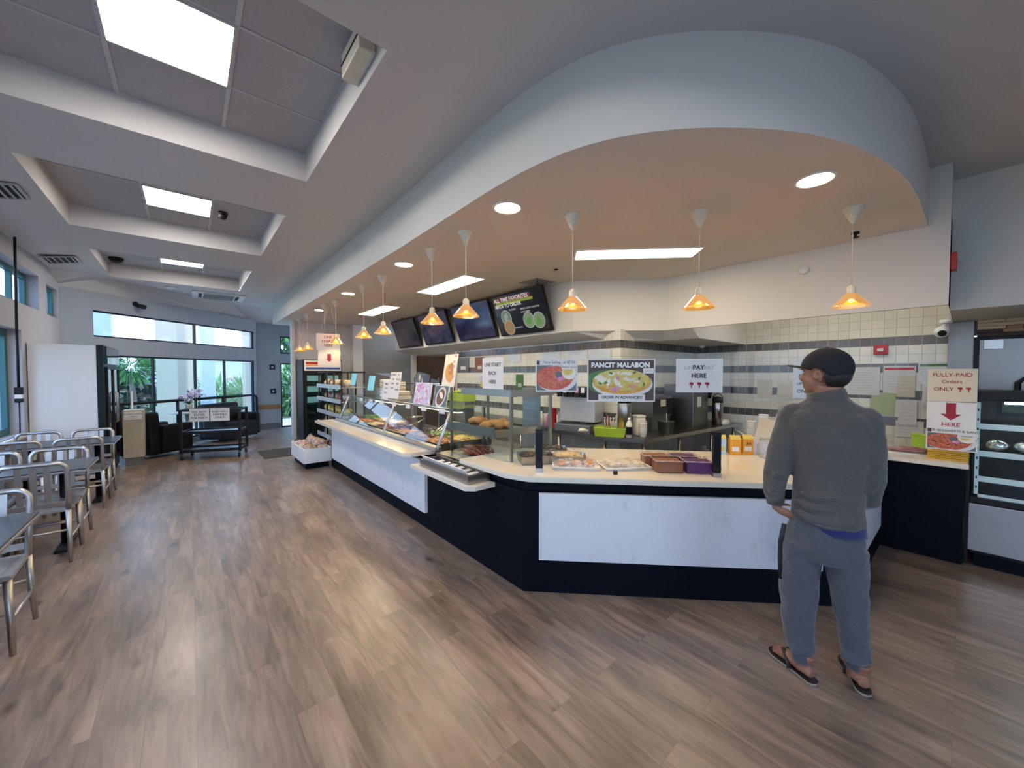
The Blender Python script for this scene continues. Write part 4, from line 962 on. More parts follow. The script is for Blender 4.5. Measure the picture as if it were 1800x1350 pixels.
def pan(x0, x1, y0, y1, z0, z1, food, lab, group=None, name='food_pan', rz=0):
    cx, cy = (x0+x1)/2, (y0+y1)/2
    t = thing(name, lab, 'food pan', (cx, cy, z0), rz, group)
    w, d = (x1-x0)/2, (y1-y0)/2; h = z1-z0; m = M['steel']; b = MB(); k = .018
    B = [(-w+k, -d+k, 0), (w-k, -d+k, 0), (w-k, d-k, 0), (-w+k, d-k, 0)]; Tt = [(-w+.006, -d+.006, h), (w-.006, -d+.006, h), (w-.006, d-.006, h), (-w+.006, d-.006, h)]
    Ri = [(-w, -d, h), (w, -d, h), (w, d, h), (-w, d, h)]; b.face(B, m)
    for i in range(4):
        j = (i+1) % 4; b.face([B[i], B[j], Tt[j], Tt[i]], m); b.face([Tt[i], Tt[j], Ri[j], Ri[i]], m)
    b.build('pan', t, world=False)
    if food:
        b = MB(); mound(b, -w+k, w-k, -d+k, d-k, h*.45, h*.5+.015, M[food[0]], food[1], rnd); b.build('food', t, world=False)
    return t
ys = [3.52, 3.98, 4.44, 4.93, 5.39, 5.85, 6.31]
for i, y in enumerate(ys):
    for j, (x0, x1) in enumerate(((1.985, 2.265), (2.275, 2.555))):
        f = FOODS[(i*2+j*3) % len(FOODS)]
        pan(x0, x1, y, y+.44, .775, .86, f, 'pan of %s, %s row, %s from near end of hot case' % (f[2], ('front', 'back')[j], ('first', 'second', 'third', 'fourth', 'fifth', 'sixth', 'seventh')[i]), 'food pans in the hot food case')
# serving tongs
for k, (x, y, a, lab) in enumerate(((2.2, 3.9, 20, 'steel serving tongs in the hot food case near the slanted end post'), (2.25, 4.6, -15, 'steel serving tongs in the middle of the hot food case'), (2.3, 5.5, 30, 'steel serving tongs in the far half of the hot food case'))):
    t = thing('serving_tongs', lab, 'tongs', (x, y, .92), R(a), 'serving tongs')
    for s in (-1, 1):
        b = MB(); b.tube([(-.12, s*.02, 0), (0, s*.025, .03), (.12, s*.004, .09)], .006, M['steel'], 6, flat=(1.5, .6)); b.build('arm', t, world=False)
# grey insert tub and small tickets under the top rail
t = thing('steel_tub', 'tall steel tub standing inside the hot food case', 'tub', (2.30, 4.72, .86))
b = MB(); b.lathe([(.10, 0), (.125, .16), (.13, .165), (.12, .16), (.095, .01)], M['steel'], 4, mx=RZ(PI/4), cap=False); b.lathe([(0, .09), (.112, .09)], M['darkfood'], 4, mx=RZ(PI/4), cap=False); b.build('tub', t, world=False)
for k in range(7):
    y = 3.62+.42*k
    b = MB(); b.box(2.070, 2.076, y-.06, y+.06, 1.165, 1.215, M['paper']); o = b.build('price_ticket'); tag(o, 'small white price ticket under the top rail of the hot food case', 'price ticket', 'price tickets under the top rail')
# sky reflections in the acrylic guards, painted as flat blue shapes
M['cyan'] = mat('painted sky reflection', (0.22, 0.62, 0.72), 0.5, var=.1)
# clear takeaway containers stacked on the top glass
M['foam'] = mat('white foam', (0.66, 0.62, 0.56), 0.5, var=.03)
def box_stack(x, y, z, n, w, d, h, m, name, lab, cat, grp):
    for k in range(n):
        b = MB(); b.prism([(-w/2, -d/2), (w/2, -d/2), (w/2, d/2), (-w/2, d/2)], 0, h*.94, M[m]); bmesh.ops.bevel(b.bm, geom=[e for e in b.bm.edges], offset=.008, segments=1, affect='EDGES')
        o = b.build(name, world=False); place(o, (x, y, z+h*k), rnd.uniform(-.05, .05)); tag(o, lab, cat, grp)
box_stack(2.36, 5.45, 1.234, 4, .2, .2, .06, 'foam', 'foam_box', 'white foam takeaway box in the taller stack on the hot food case', 'box', 'foam boxes in the taller stack')
box_stack(2.28, 5.12, 1.234, 2, .2, .2, .06, 'foam', 'foam_box', 'white foam takeaway box in the lowest stack on the hot food case', 'box', 'foam boxes in the lower stack')
box_stack(2.33, 5.75, 1.234, 5, .16, .16, .055, 'foam', 'foam_box', 'white foam takeaway box in the tall stack farthest left on the case', 'box', 'foam boxes in the far stack')
# papers on the guards, facing the aisle
def aisle_sheet(y, z, w, h, lines, lab, x=2.06, paper='paper', cat='sign', name='paper_sign', lean=8, tcol='ink', rz=-90):
    x = 2.10+.164*(z-1.235)-.008; lean = 9.3
    t = thing(name, lab, cat, (x, y, z), R(rz)); rt_ = RX(R(-lean))
    b = MB(); b.box(-w/2, w/2, 0, .0015, -h/2, h/2, M[paper], rt_); p = b.build('paper', t, world=False)
    for col_ in sorted(set(q[2] for q in (lines or []))):
        for (tx, s, xx, zz, *c) in lines:
            if xx == col_: b = MB(); b.text(tx, s, M[c[0] if c else tcol], rt_ @ T(xx, -.0012, zz) @ UPRIGHT, bold=s*.015); b.build('lettering', p, world=False)
    return t, rt_
t, r_ = aisle_sheet(4.98, 1.44, .36, .36, [('HOT MEALS', .035, -.08, .14), ('1 ITEM', .03, -.08, .08), ('2 ITEMS', .03, -.08, .02), ('3 ITEMS', .03, -.08, -.04), ('RICE', .03, .09, .14), ('NOODLES', .03, .09, .08), ('SIDES', .03, .09, .02), ('DRINKS', .03, .09, -.06)], 'white sheet listing prices on the far acrylic guard')
t, r_ = aisle_sheet(5.25, 1.36, .22, .28, [('MENU', .04, 0, .09), ('TODAY', .03, 0, .03), ('SPECIAL', .03, 0, -.03)], 'pale blue-white sheet overlapping the price sheet on the far guard')
t, r_ = aisle_sheet(5.85, 1.45, .26, .22, None, 'light blue fan shape painted as a sky reflection on the far guard', paper='cyan')  # sky reflections put on the guard as flat blue sheets
t, r_ = aisle_sheet(6.7, 1.50, .26, .2, None, 'light blue square painted as a sky reflection at the far end of the acrylic guard', paper='cyan')
M['pinkfood'] = mat('pink dessert print', (0.62, 0.22, 0.42), 0.5, var=.5, scale=30); M['lilac'] = mat('lilac print', (0.55, 0.5, 0.66), 0.5, var=.3, scale=20)
M['purple'] = mat('purple yam cake', (0.11, 0.03, 0.13), 0.35, var=.25, scale=14, bump=.2)
# ---------------------------------------------------------------- posters
M['pred'] = mat('printed red sauce', (0.50, 0.07, 0.04), .4, var=.45, scale=55); M['pnood'] = mat('printed noodle strands', (0.62, 0.22, 0.10), .4, var=.2, scale=30)
M['pyel'] = mat('printed yellow', (0.62, 0.46, 0.10), .4, var=.2, scale=30); M['pegg'] = mat('printed egg white', (0.72, 0.68, 0.56), .4); M['pdark'] = mat('printed dark brown', (0.06, 0.03, 0.02), .4, var=.6, scale=10, stretch=(1, 1, 8))
M['pgreen'] = mat('printed green leaf', (0.06, 0.16, 0.03), .4, var=.3); M['pslate'] = mat('printed slate', (0.10, 0.12, 0.13), .4, var=.3); M['porange'] = mat('printed orange', (0.62, 0.30, 0.04), .4, var=.3, scale=50); M['pwhite'] = mat('printed white lettering', (.75, .74, .74), .5)
M['pgold'] = mat('printed light yellow noodles', (0.58, 0.47, 0.12), .4, var=.35, scale=60); M['pplate'] = mat('printed plate', (0.62, 0.60, 0.58), .4)
def disc(b, x, z, rx, rz_, m, lvl, n=26, a=0, clip=None, fr=None):
    P = []
    for i in range(n):
        t_ = 2*PI*i/n; u = rx*math.cos(t_); v = rz_*math.sin(t_); X = x+u*math.cos(a)-v*math.sin(a); Z_ = z+u*math.sin(a)+v*math.cos(a)
        if clip: X = min(max(X, clip[0]), clip[1]); Z_ = min(max(Z_, clip[2]), clip[3])
        P.append(Vector((X, -.0004*lvl-.001, Z_)))
    if fr is not None: P = [fr @ p for p in P]
    b.face(P[::-1], m)
def rect(b, x0, x1, z0, z1, m, lvl, fr=None):
    P = [Vector((x, -.0004*lvl-.001, z)) for x, z in ((x0, z0), (x1, z0), (x1, z1), (x0, z1))]
    if fr is not None: P = [fr @ p for p in P]
    b.face(P, m)
def strands(b, n, x, z, rx, rz_, m, lvl, clip, rd, w=.0022, fr=None):
    for k in range(n):
        a = rd.uniform(0, 6.28); q = math.sqrt(rd.random()); cx = x+rx*q*math.cos(a); cz = z+rz_*q*math.sin(a); r_ = rd.uniform(.01, .03); a0 = rd.uniform(0, 6.28); P0 = []; P1 = []
        for i in range(7):
            t_ = a0+i*.35
            for L, rr in ((P0, r_-w), (P1, r_+w)):
                X = min(max(cx+rr*math.cos(t_), clip[0]), clip[1]); Z_ = min(max(cz+rr*.7*math.sin(t_), clip[2]), clip[3]); v = Vector((X, -.0004*lvl-.001, Z_)); L.append(fr @ v if fr is not None else v)
        for i in range(6): b.face([P0[i], P0[i+1], P1[i+1], P1[i]], m)
DG = R(-46.5)
def diag(s, z, d=0):   # along the acrylic screen, s metres from its left post
    c, q = math.cos(DG), math.sin(DG); return (2.03+s*c+d*q, 2.13+s*q-d*c, z)
def poster(name, w, h, loc, rz, lab, lean=0):
    t = thing(name, lab, 'poster', loc, rz); t.rotation_euler = (R(lean), 0, rz)
    b = MB(); b.box(-w/2, w/2, -.001, .001, -h/2, h/2, M['paper']); p = b.build('sheet', t, world=False); return t, p
rd = random.Random(11)
# spaghetti poster
def spaghetti(w, h, loc, rz, lab, head, sub, name='food_poster'):
    t, p = poster(name, w, h, loc, rz, lab)
    x0, x1, z0, z1 = -w/2+.008, w/2-.008, -h/2+.008, h/2-.045; cl = (x0, x1, z0, z1)
    b = MB(); rect(b, x0, x1, z0, z1, M['pslate'], .5); disc(b, 0, (z0+z1)/2-.005, w*.49, h*.42, M['pplate'], 1, clip=cl); disc(b, -.02, (z0+z1)/2, w*.45, h*.37, M['pred'], 2, clip=cl)
    strands(b, 150, -.02, (z0+z1)/2, w*.40, h*.32, M['pnood'], 3, cl, rd)
    disc(b, w*.30, h*.10, w*.17, h*.22, M['pegg'], 4, clip=cl); disc(b, w*.27, h*.14, w*.12, h*.13, M['pyel'], 5, clip=cl); disc(b, w*.05, h*.02, w*.07, h*.12, M['pslate'], 4, clip=cl, a=.5)
    disc(b, w*.10, -h*.10, w*.08, h*.06, M['pinkfood'], 4.5, clip=cl)
    b.build('food_print', p, world=False)
    b = MB(); b.text(head, .026, M['ink'], T(.02, -.0032, h/2-.022) @ UPRIGHT); b.build('lettering', p, world=False)
    b = MB(); rect(b, w*.12, w/2-.008, h/2-.075, h/2-.045, M['paper'], 6); b.build('label_patch', p, world=False)
    b = MB(); b.text(sub, .019, M['ink'], T(w*.30, -.0042, h/2-.060) @ UPRIGHT); b.build('lettering', p, world=False)
    b = MB(); rect(b, -w/2+.008, -w/2+.03, h/2-.04, h/2-.01, M['pdark'], 1); b.build('corner_mark', p, world=False)
spaghetti(.315, .245, diag(.165, 1.583, .012), DG, 'food poster of red spaghetti with egg, hung left of the PANCIT MALABON poster', 'Now Selling... at $7.95', 'MINI w/ Bread')
# PANCIT MALABON
w, h = .495, .32
t, p = poster('food_poster', w, h, diag(.642, 1.548, .012), DG, 'large PANCIT MALABON poster above the packed trays')
cl = (-w/2+.01, w/2-.01, -h/2+.01, h/2-.01)
b = MB(); rect(b, *cl, M['pdark'], .5); disc(b, -.02, -.02, .26, .10, M['pgreen'], 1, clip=cl, a=-.06); disc(b, .01, -.03, .22, .098, M['pplate'], 2, clip=cl); disc(b, .008, -.012, .213, .092, M['porange'], 3, clip=cl); disc(b, .005, .004, .20, .078, M['pgold'], 4, clip=cl)
strands(b, 170, .0, -.01, .20, .08, M['pgold'], 5, cl, rd, .0018); strands(b, 60, .0, -.05, .18, .03, M['porange'], 5.5, cl, rd, .0022)
for (x, z, a) in ((-.15, .01, .5), (-.125, -.0, .6), (-.165, .025, .3), (-.09, -.015, 1.3), (-.035, -.012, 1.9), (-.01, -.03, 2.4), (.04, .01, -.5), (.08, -.005, -.4), (.11, .0, -.4), (-.06, .045, .2), (.0, .055, 0), (.05, .05, -.1)):
    disc(b, x, z, .030, .013, M['pegg'], 6, clip=cl, a=a)
for k in range(16): disc(b, rd.uniform(-.17, .18), rd.uniform(-.03, .06), .015, .008, M['pgreen' if k % 3 == 0 else 'pyel'], 7, clip=cl, a=rd.uniform(0, 3))
for (x, z) in ((-.055, -.062), (-.04, -.07), (-.02, -.058), (.09, -.045), (-.02, .02)): disc(b, x, z, .016, .010, M['pinkfood'], 8, clip=cl, a=1)
b.build('food_print', p, world=False)
b = MB(); b.text('PANCIT MALABON', .050, M['pwhite'], T(-.005, -.0052, .112) @ UPRIGHT, bold=.0022); b.build('title_lettering', p, world=False)
b = MB(); rect(b, -.165, .175, -.150, -.105, M['paper'], 9); rect(b, .16, .235, .05, .09, M['paper'], 9)
b.text('ORDER IN ADVANCE!!!', .029, M['ink'], T(.005, -.0056, -.128) @ UPRIGHT, bold=.0008); b.text('$40.00', .018, M['ghost'], T(.198, -.0056, .07) @ UPRIGHT); b.build('order_label', p, world=False)
# PAY HERE
t = sheet('pay_sign', None, .325, .245, diag(1.20, 1.583, .012), DG, 'white PAY HERE sign with three red pointing hands', border='white')
p = [o for o in COL.objects if o.parent == t][0]
def hand_icon(b, x, z, s, m, fr=None):
    """small pointing-down hand: a fist with one finger"""
    A = [(-.35, .5), (.3, .5), (.42, .3), (.40, .0), (.15, -.02), (.14, -.55), (-.02, -.55), (-.05, .02), (-.35, .1)]
    P = [Vector((x+u*s, -.0016, z+v*s)) for u, v in A]
    if fr is not None: P = [fr @ q for q in P]
    b.face(P, m)
b = MB(); b.text('LINE START', .040, M['ghost'], T(0, -.0006, .058) @ UPRIGHT, bold=.001); b.text('BACK', .038, M['ghost'], T(0, -.0006, .0) @ UPRIGHT, bold=.001)
b.text('PAY', .046, M['ink'], T(-.005, -.0014, .058) @ UPRIGHT, bold=.0012); b.text('HERE', .046, M['ink'], T(-.002, -.0014, -.002) @ UPRIGHT, bold=.0012)
b.build('lettering', p, world=False)
for x in (-.055, 0, .055):
    b = MB(); hand_icon(b, x, -.068, .038, M['redink']); b.build('hand_symbol', p, world=False)
t = sheet('utensil_sign', [('UTENSILS', .036, -.038, .085), ('AVAILABLE', .036, -.028, .03), ('UPON REQUEST', .028, -.022, -.025), ('ONLY', .036, -.076, -.08)], .30, .262, (3.44, .69, 1.55), DG, 'white sign about utensils half hidden by the man in the cap', paper='paper')
# the acrylic screen and its stands
b = MB(); b.box(0, 1.42, -.003, .003, .875, 1.75, M['plexi'], T(2.03, 2.13, 0) @ RZ(DG)); o = b.build('acrylic_screen'); tag(o, 'tall clear acrylic screen on the pay counter carrying the posters and PAY HERE sign', 'acrylic screen')
b = MB(); b.box(0, .62, -.003, .003, .875, 1.75, M['plexi'], T(3.03, 1.083, 0) @ RZ(DG)); o = b.build('acrylic_screen'); tag(o, 'clear acrylic screen behind the man in the cap, carrying the utensils sign', 'acrylic screen')
M['acblack'] = mat('smoked acrylic', (0.010, 0.013, 0.017), 0.2, spec=.35)
for (s, lab) in ((.035, 'dark upright acrylic stand on the counter near the corner, left of the packed trays'), (1.32, 'dark upright acrylic stand on the counter beside the tablet, right of the purple cakes')):
    x, y, z = diag(s, .85, .03); t = thing('screen_stand', lab, 'stand', (x, y, .85), DG)
    b = MB(); b.box(-.026, .026, -.02, .012, .03, .30, M['acblack'], bev=.002); b.build('upright', t, world=False)
    b = MB(); b.box(-.027, .027, -.021, .013, .30, .325, M['black']); b.box(-.027, .027, -.021, .013, .045, .075, M['black']); b.build('band', t, world=False)
    b = MB(); b.box(-.028, .028, -.03, .09, 0, .03, M['steel'], bev=.002); b.build('foot', t, world=False)
x, y, z = diag(.60, .85, .06); b = MB(); b.box(-.016, .016, -.012, .012, 0, .028, M['black'], bev=.003); o = b.build('clip', world=False); place(o, (x, y, .85), DG); tag(o, 'small black clip on the counter edge before the second packed tray', 'clip')
# right wing signs
b = MB(); b.box(4.895, 4.90, -.03, .42, .875, 1.70, M['plexi']); o = b.build('acrylic_screen'); tag(o, 'clear acrylic screen at the right end of the counter carrying the FULLY-PAID sign', 'acrylic screen')
t = sheet('order_sign', [('FULLY-PAID', .042, 0, .085), ('Orders', .038, 0, .028), ('ONLY', .042, -.045, -.035)], .275, .275, (4.885, .067, 1.50), R(-90), 'cream FULLY-PAID Orders ONLY sign, topmost of the three sheets beside the display case', paper='paperb', tcol='redink')
for x in (.045, .09):
    b = MB(); hand_icon(b, x, -.035, .036, M['redink'], T(0, 0, 0)); b.build('hand_symbol', t, world=False)
t = sheet('here_sign', [('HERE', .045, 0, -.078)], .275, .225, (4.885, .067, 1.245), R(-90), 'white sheet with a dark red arrow pointing down and HERE', paper='paper', tcol='redink')
b = MB(); P = [(-.028, .105), (.028, .105), (.028, .012), (.06, .012), (0, -.04), (-.06, .012), (-.028, .012)]; b.face([(x, -.0012, z) for x, z in P][::-1], M['redink']); b.build('arrow', t, world=False)
spaghetti(.285, .185, (4.88, .062, 1.045), R(-90), 'poster of spaghetti with cheese under the HERE sign at the right', 'OUR SPAGHETTI & BANGUS', 'ORDER', name='food_poster')
# posters on the hot food case near end
def aisle_poster(y, z, w, h, lab, kind, x=2.06):
    x = 2.10+.18*(z-1.235)-.010; t, p = poster('food_poster', w, h, (x, y, z), R(-90), lab, lean=-10); cl = (-w/2+.008, w/2-.008, -h/2+.008, h/2-.008); b = MB()
    if kind == 'chick':
        rect(b, *cl, M['pegg'], .5); disc(b, 0, 0, w*.3, h*.26, M['porange'], 1, clip=cl, a=.6); disc(b, .02, .05, w*.2, h*.16, M['bread'], 2, clip=cl)
        for k in range(9): disc(b, rd.uniform(*cl[:2]), rd.uniform(*cl[2:]), .02, .012, M['pinkfood'], 3, clip=cl)
    elif kind == 'pink':
        rect(b, *cl, M['lilac'], .5)
        for k in range(34): disc(b, rd.uniform(*cl[:2]), rd.uniform(*cl[2:]), .022, .018, M['pinkfood' if k % 3 else 'pegg'], 1+k*.05, clip=cl)
    else:
        rect(b, *cl, M['pslate'], .5); disc(b, 0, 0, w*.42, h*.36, M['pplate'], 1, clip=cl, a=.9); disc(b, 0, 0, w*.32, h*.28, M['brownfood'], 2, clip=cl, a=.9); disc(b, .01, .02, w*.1, h*.2, M['pegg'], 3, clip=cl, a=.9)
    b.build('food_print', p, world=False); return t
aisle_poster(3.60, 1.60, .26, .42, 'tall poster of a crispy dish at the near top of the hot food case', 'chick', x=2.14)
aisle_poster(4.14, 1.35, .42, .28, 'pink dessert poster on the acrylic guard', 'pink'); aisle_poster(3.71, 1.34, .30, .26, 'poster of a white platter on the acrylic guard, right of the pink one', 'plate')
# LINE STARTS HERE hanging sign: two sheets
t = thing('hanging_sign', 'hanging LINE STARTS HERE sign of two sheets with a dark red arrow', 'sign', (1.93, 7.42, 2.0), R(-15))
b = MB(); b.box(-.19, .19, -.01, -.008, .02, .31, M['paper'], RX(R(4))); b.build('upper_sheet', t, world=False)
b = MB(); b.box(-.16, .20, -.006, -.004, -.27, .02, M['paper'], RY(R(3))); b.build('lower_sheet', t, world=False)
b = MB(); b.box(.10, .24, .03, .032, .0, .25, M['paper'], RZ(R(30))); b.build('rear_sheet', t, world=False)
for k, s in enumerate(('LINE', 'STARTS', 'HERE')): b = MB(); b.text(s, .062, M['redink'], RX(R(4)) @ T(0, -.0115, .25-.075*k) @ UPRIGHT, bold=.0012); b.build('lettering', t, world=False)
b = MB(); P = [(-.018, -.05), (.045, -.05), (.045, -.15), (.075, -.15), (.015, -.19), (-.045, -.15), (-.018, -.15)]; b.face([(x, -.0075, z) for x, z in P][::-1], M['redink']); b.build('arrow', t, world=False)
b = MB(); b.tube([(-.15, 0, .30), (.04, .02, .87)], .0015, M['white'], 4); b.tube([(.15, 0, .30), (.04, .02, .87)], .0015, M['white'], 4); b.build('string', t, world=False)

# ---------------------------------------------------------------- small glass case with shelves at the corner
t = thing('glass_display_shelf', 'glass and steel shelf case between the hot food and the pay counter', 'food display case', (2.3, 2.95, .74))
b = MB(); b.box(1.90, 2.60, 2.905, 3.44, .745, .80, M['steel'], bev=.003); b.build('deck', t)
for (y, x) in ((2.46, 2.07), (3.42, 2.07), (2.46, 2.54), (3.42, 2.54)):
    b = MB(); b.box(x-.012, x+.012, y-.012, y+.012, .851 if y < 2.8 else .80, 1.46, M['steel']); b.build('post', t)
b = MB(); b.box(2.05, 2.56, 2.44, 3.44, 1.40, 1.405, M['g2']); b.box(2.045, 2.055, 2.44, 3.2, 1.40, 1.46, M['steel']); b.box(2.055, 2.56, 2.435, 2.445, 1.40, 1.46, M['steel']); b.build('top_shelf', t)
b = MB(); b.box(2.05, 2.56, 2.66, 3.45, 1.05, 1.06, M['steel']); b.box(2.04, 2.05, 2.66, 3.46, 1.03, 1.11, M['steelh']); b.box(2.05, 2.56, 2.65, 2.66, 1.03, 1.09, M['steel']); b.build('middle_shelf', t)
b = MB(); slab4(b, [(2.03, 2.46, .852), (2.03, 3.42, .852), (2.03, 3.42, 1.39), (2.03, 2.46, 1.39)], .005, M['g2']); b.build('front_glass', t)
b = MB(); slab4(b, [(2.055, 2.43, .86), (2.53, 2.43, .86), (2.53, 2.43, 1.39), (2.055, 2.43, 1.39)], .005, M['g2']); b.build('end_glass', t)
b = MB(); b.box(1.985, 2.0, 2.60, 2.66, .851, 1.40, M['plexi']); b.build('edge_glass', t)
sheet('line_sign', [('LINE START', .045, 0, .075), ('BACK', .045, -.0, .0), ('HERE', .045, -.0, -.075)], .30, .275, (2.04, 2.68, 1.60), R(-90), 'white LINE START BACK HERE sign standing on the shelf case')
def pile(name, cx, cy, z, m, n, lab, kind='lump', rx=.12, ry=.1, s=.035, tray=True, grp=None):
    t = thing(name, lab, 'food', (cx, cy, z), 0, grp)
    if tray: b = MB(); b.prism([(-rx-.03, -ry-.03), (rx+.03, -ry-.03), (rx+.03, ry+.03), (-rx-.03, ry+.03)], 0, .012, M['steel']); b.build('tray', t, world=False)
    for k in range(n):
        a = rnd.uniform(0, 6.28); q = math.sqrt(rnd.random()); x = rx*q*math.cos(a); y = ry*q*math.sin(a); zz = .012+s*.7+ s*1.2*(1-q)*rnd.random(); b = MB()
        if kind == 'stick':
            aa = rnd.uniform(-.5, .5)+PI/2; dx, dy = .09*math.cos(aa), .09*math.sin(aa); b.tube([(x-dx, y-dy, zz), (x, y, zz+.006), (x+dx, y+dy, zz+.012)], [.008, .016, .008], M[m], 8); b.build('sausage', t, world=False)
        else: b.ball((x, y, zz), (s*rnd.uniform(.9, 1.5), s*rnd.uniform(.7, 1.1), s*.8), M[m], 10, 7, jit=.16); b.build('piece', t, world=False)
    return t
pile('roast_pork', 2.28, 2.90, 1.06, 'bread', 14, 'crispy roast pork pieces on the middle shelf, right side', s=.045, rx=.14)
pile('roast_pork', 2.30, 3.28, 1.06, 'bread', 9, 'tall heap of crispy roast pork on the middle shelf, left side', s=.04, rx=.09, ry=.05)
pile('sausage_tray', 2.18, 3.10, .80, 'redfood', 22, 'tray of dark red sausages under the glass shelf', 'stick', rx=.13, ry=.16)
for (x, y, a, f, lab) in ((2.22, 2.32, -30, FOODS[7], 'steel pan of dark grilled fish at the counter corner'), (2.52, 2.44, -42, FOODS[7], 'steel pan of dark food behind the corner pan'), (2.42, 2.14, -46, FOODS[8], 'steel pan of pale noodles behind the dark acrylic stand')):
    pan(x-.15, x+.15, y-.11, y+.11, .85, .92, f, lab, rz=R(a), name='serving_pan')
# steel upright housing
t = thing('steel_housing', 'tall brushed steel housing right of the shelf case', 'steel housing', (2.66, 2.84, .85), R(-42))
b = MB(); b.box(-.09, .09, -.05, .10, 0, .58, M['steeld'], bev=.004); b.build('housing', t, world=False)
b = MB(); b.box(-.095, .095, -.055, .105, .58, .60, M['steeld'], bev=.003); b.build('cap', t, world=False)
# lime green box on the hot case
M['lime'] = mat('lime green plastic', (0.36, 0.52, 0.03), 0.4, var=.08)
t = thing('plastic_tub', 'lime green plastic tub between the food posters and the shelf case', 'tub', (2.68, 4.2, 1.26))
b = MB(); b.box(-.09, .11, -.19, .19, -.02, .10, M['lime'], bev=.015); b.box(-.10, .12, -.2, .2, .10, .112, M['lime'], bev=.004); b.build('tub', t, world=False)
b = MB(); b.box(-.04, .10, -.16, .16, -.40, -.02, M['steel']); b.build('stand', t, world=False)

# ---------------------------------------------------------------- on the pay counter
def local_diag(s, d): c, q = math.cos(DG), math.sin(DG); return (2.03+s*c-d*q, 2.13+s*q+d*c)   # d metres behind the screen line
t = None
def wrapped_tray(s, d, lab, food, rot=0, seed=0):
    x, y = local_diag(s, d); t = thing('packed_tray', lab, 'packed food tray', (x, y, .85), DG+R(rot), 'wrapped trays on the pay counter')
    b = MB(); w, q = .17, .11
    b.prism([(-w, -q), (w, -q), (w, q), (-w, q)], 0, .008, M['foam']); b.tube([(-w-.01, -q-.01, .018), (w+.01, -q-.01, .018), (w+.01, q+.01, .018), (-w-.01, q+.01, .018)], .009, M['foam'], 6, closed=True); b.build('tray', t, world=False)
    r_ = random.Random(seed); 
    for k in range(9):
        b = MB(); b.ball(((k % 3-1)*.10+r_.uniform(-.01, .01), (k//3-1)*.06, .035), (.045, .030, .022), M[food], 10, 7, jit=.12, rd=r_); b.build('pastry', t, world=False)
    b = MB(); tt = bmesh.new(); N = 12
    g = [[tt.verts.new((-w*1.05+2.1*w*i/N, -q*1.05+2.1*q*j/N, .022+.045*math.sin(PI*i/N)**.4*math.sin(PI*j/N)**.4+r_.uniform(-.006, .008))) for j in range(N+1)] for i in range(N+1)]
    for i in range(N):
        for j in range(N): f = tt.faces.new((g[i][j], g[i+1][j], g[i+1][j+1], g[i][j+1])); f.smooth = True
    b.join(tt, M['film']); b.build('plastic_wrap', t, world=False)
wrapped_tray(.32, .15, 'wrapped tray of orange pastries nearest the left dark stand', 'orangefood', 0, 1)
wrapped_tray(.70, .18, 'wrapped tray of pale yellow pastries, second from the left dark stand', 'palefood', 12, 2)
wrapped_tray(.25, .44, 'wrapped tray of orange pastries at the back, behind the first one', 'orangefood', -5, 3)
M['cake'] = mat('orange brown rice cake', (0.26, 0.09, 0.04), .4, var=.15, scale=14, bump=.2)
for (s, d, m, lab) in ((1.015, .10, 'cake', 'clear box of brown cake, front one beside the purple boxes'), (.97, .29, 'cake', 'clear box of brown cake, rear one'), (1.235, .10, 'purple', 'clear box of purple yam cake, front one'), (1.19, .29, 'purple', 'clear box of purple yam cake, rear one')):
    x, y = local_diag(s, d); t = thing('cake_box', lab, 'cake box', (x, y, .85), DG)
    b = MB(); b.prism([(-.095, -.075), (.095, -.075), (.098, .08), (-.098, .08)], .002, .085, M[m]); bmesh.ops.bevel(b.bm, geom=[e for e in b.bm.edges], offset=.006, segments=2, affect='EDGES'); b.build('cake', t, world=False)
    b = MB(); b.box(-.103, .103, -.085, .09, 0, .10, M['plexi'], bev=.008); b.build('clear_box', t, world=False)
    b = MB(); b.tube([(-.106, -.09, .092), (.106, -.09, .092), (.106, .095, .092), (-.106, .095, .092)], .004, M['film'], 6, closed=True); b.build('rim', t, world=False)
# tablet, card, cartons, napkin box, jar, cups
x, y = local_diag(1.30, .28); t = thing('tablet', 'white framed tablet lying tilted beside the right dark stand', 'tablet', (x, y, .85), DG)
b = MB(); b.box(-.12, .12, -.085, .085, .0, .012, M['white'], RX(R(12)), bev=.004); b.build('body', t, world=False); b = MB(); b.box(-.10, .10, -.07, .07, .012, .0135, M['acblack'], RX(R(12))); b.build('display', t, world=False)
M['ocarton'] = mat('orange printed carton', (0.75, 0.32, 0.01), .45, var=.15, scale=20); M['lblue'] = mat('pale blue print', (.50, .62, .72), .45)
for (x, y, c, lab) in ((3.80, 1.47, 'lblue', 'white and pale blue carton, left of the orange cartons'), (3.87, 1.37, 'ocarton', 'orange carton behind the right dark stand'), (3.97, 1.30, 'ocarton', 'orange carton with black letters, nearest the white napkin box')):
    t = thing('drink_carton', lab, 'carton', (x, y, .85), R(-50)); b = MB(); b.box(-.045, .045, -.03, .03, 0, .14, M[c], bev=.002); b.face([(-.045, -.03, .14), (.045, -.03, .14), (.045, 0, .175), (-.045, 0, .175)], M['pyel']); b.face([(-.045, .03, .14), (.045, .03, .14), (.045, 0, .175), (-.045, 0, .175)][::-1], M['pyel']); b.build('carton', t, world=False)
    b = MB(); b.box(-.03, .03, -.0315, -.03, .03, .07, M['pwhite'] if c != 'lblue' else M['pyel']); b.build('print', t, world=False)
    if 'letters' in lab: b = MB(); b.text('JUL', .03, M['ink'], T(.01, -.031, .10) @ UPRIGHT, bold=.0008); b.build('lettering', t, world=False)
t = thing('napkin_box', 'white box with open cream flaps behind the glass jar', 'box', (4.16, 1.24, .85), R(-50))
b = MB(); b.box(-.10, .10, -.08, .08, 0, .13, M['white'], bev=.003); b.build('box', t, world=False)
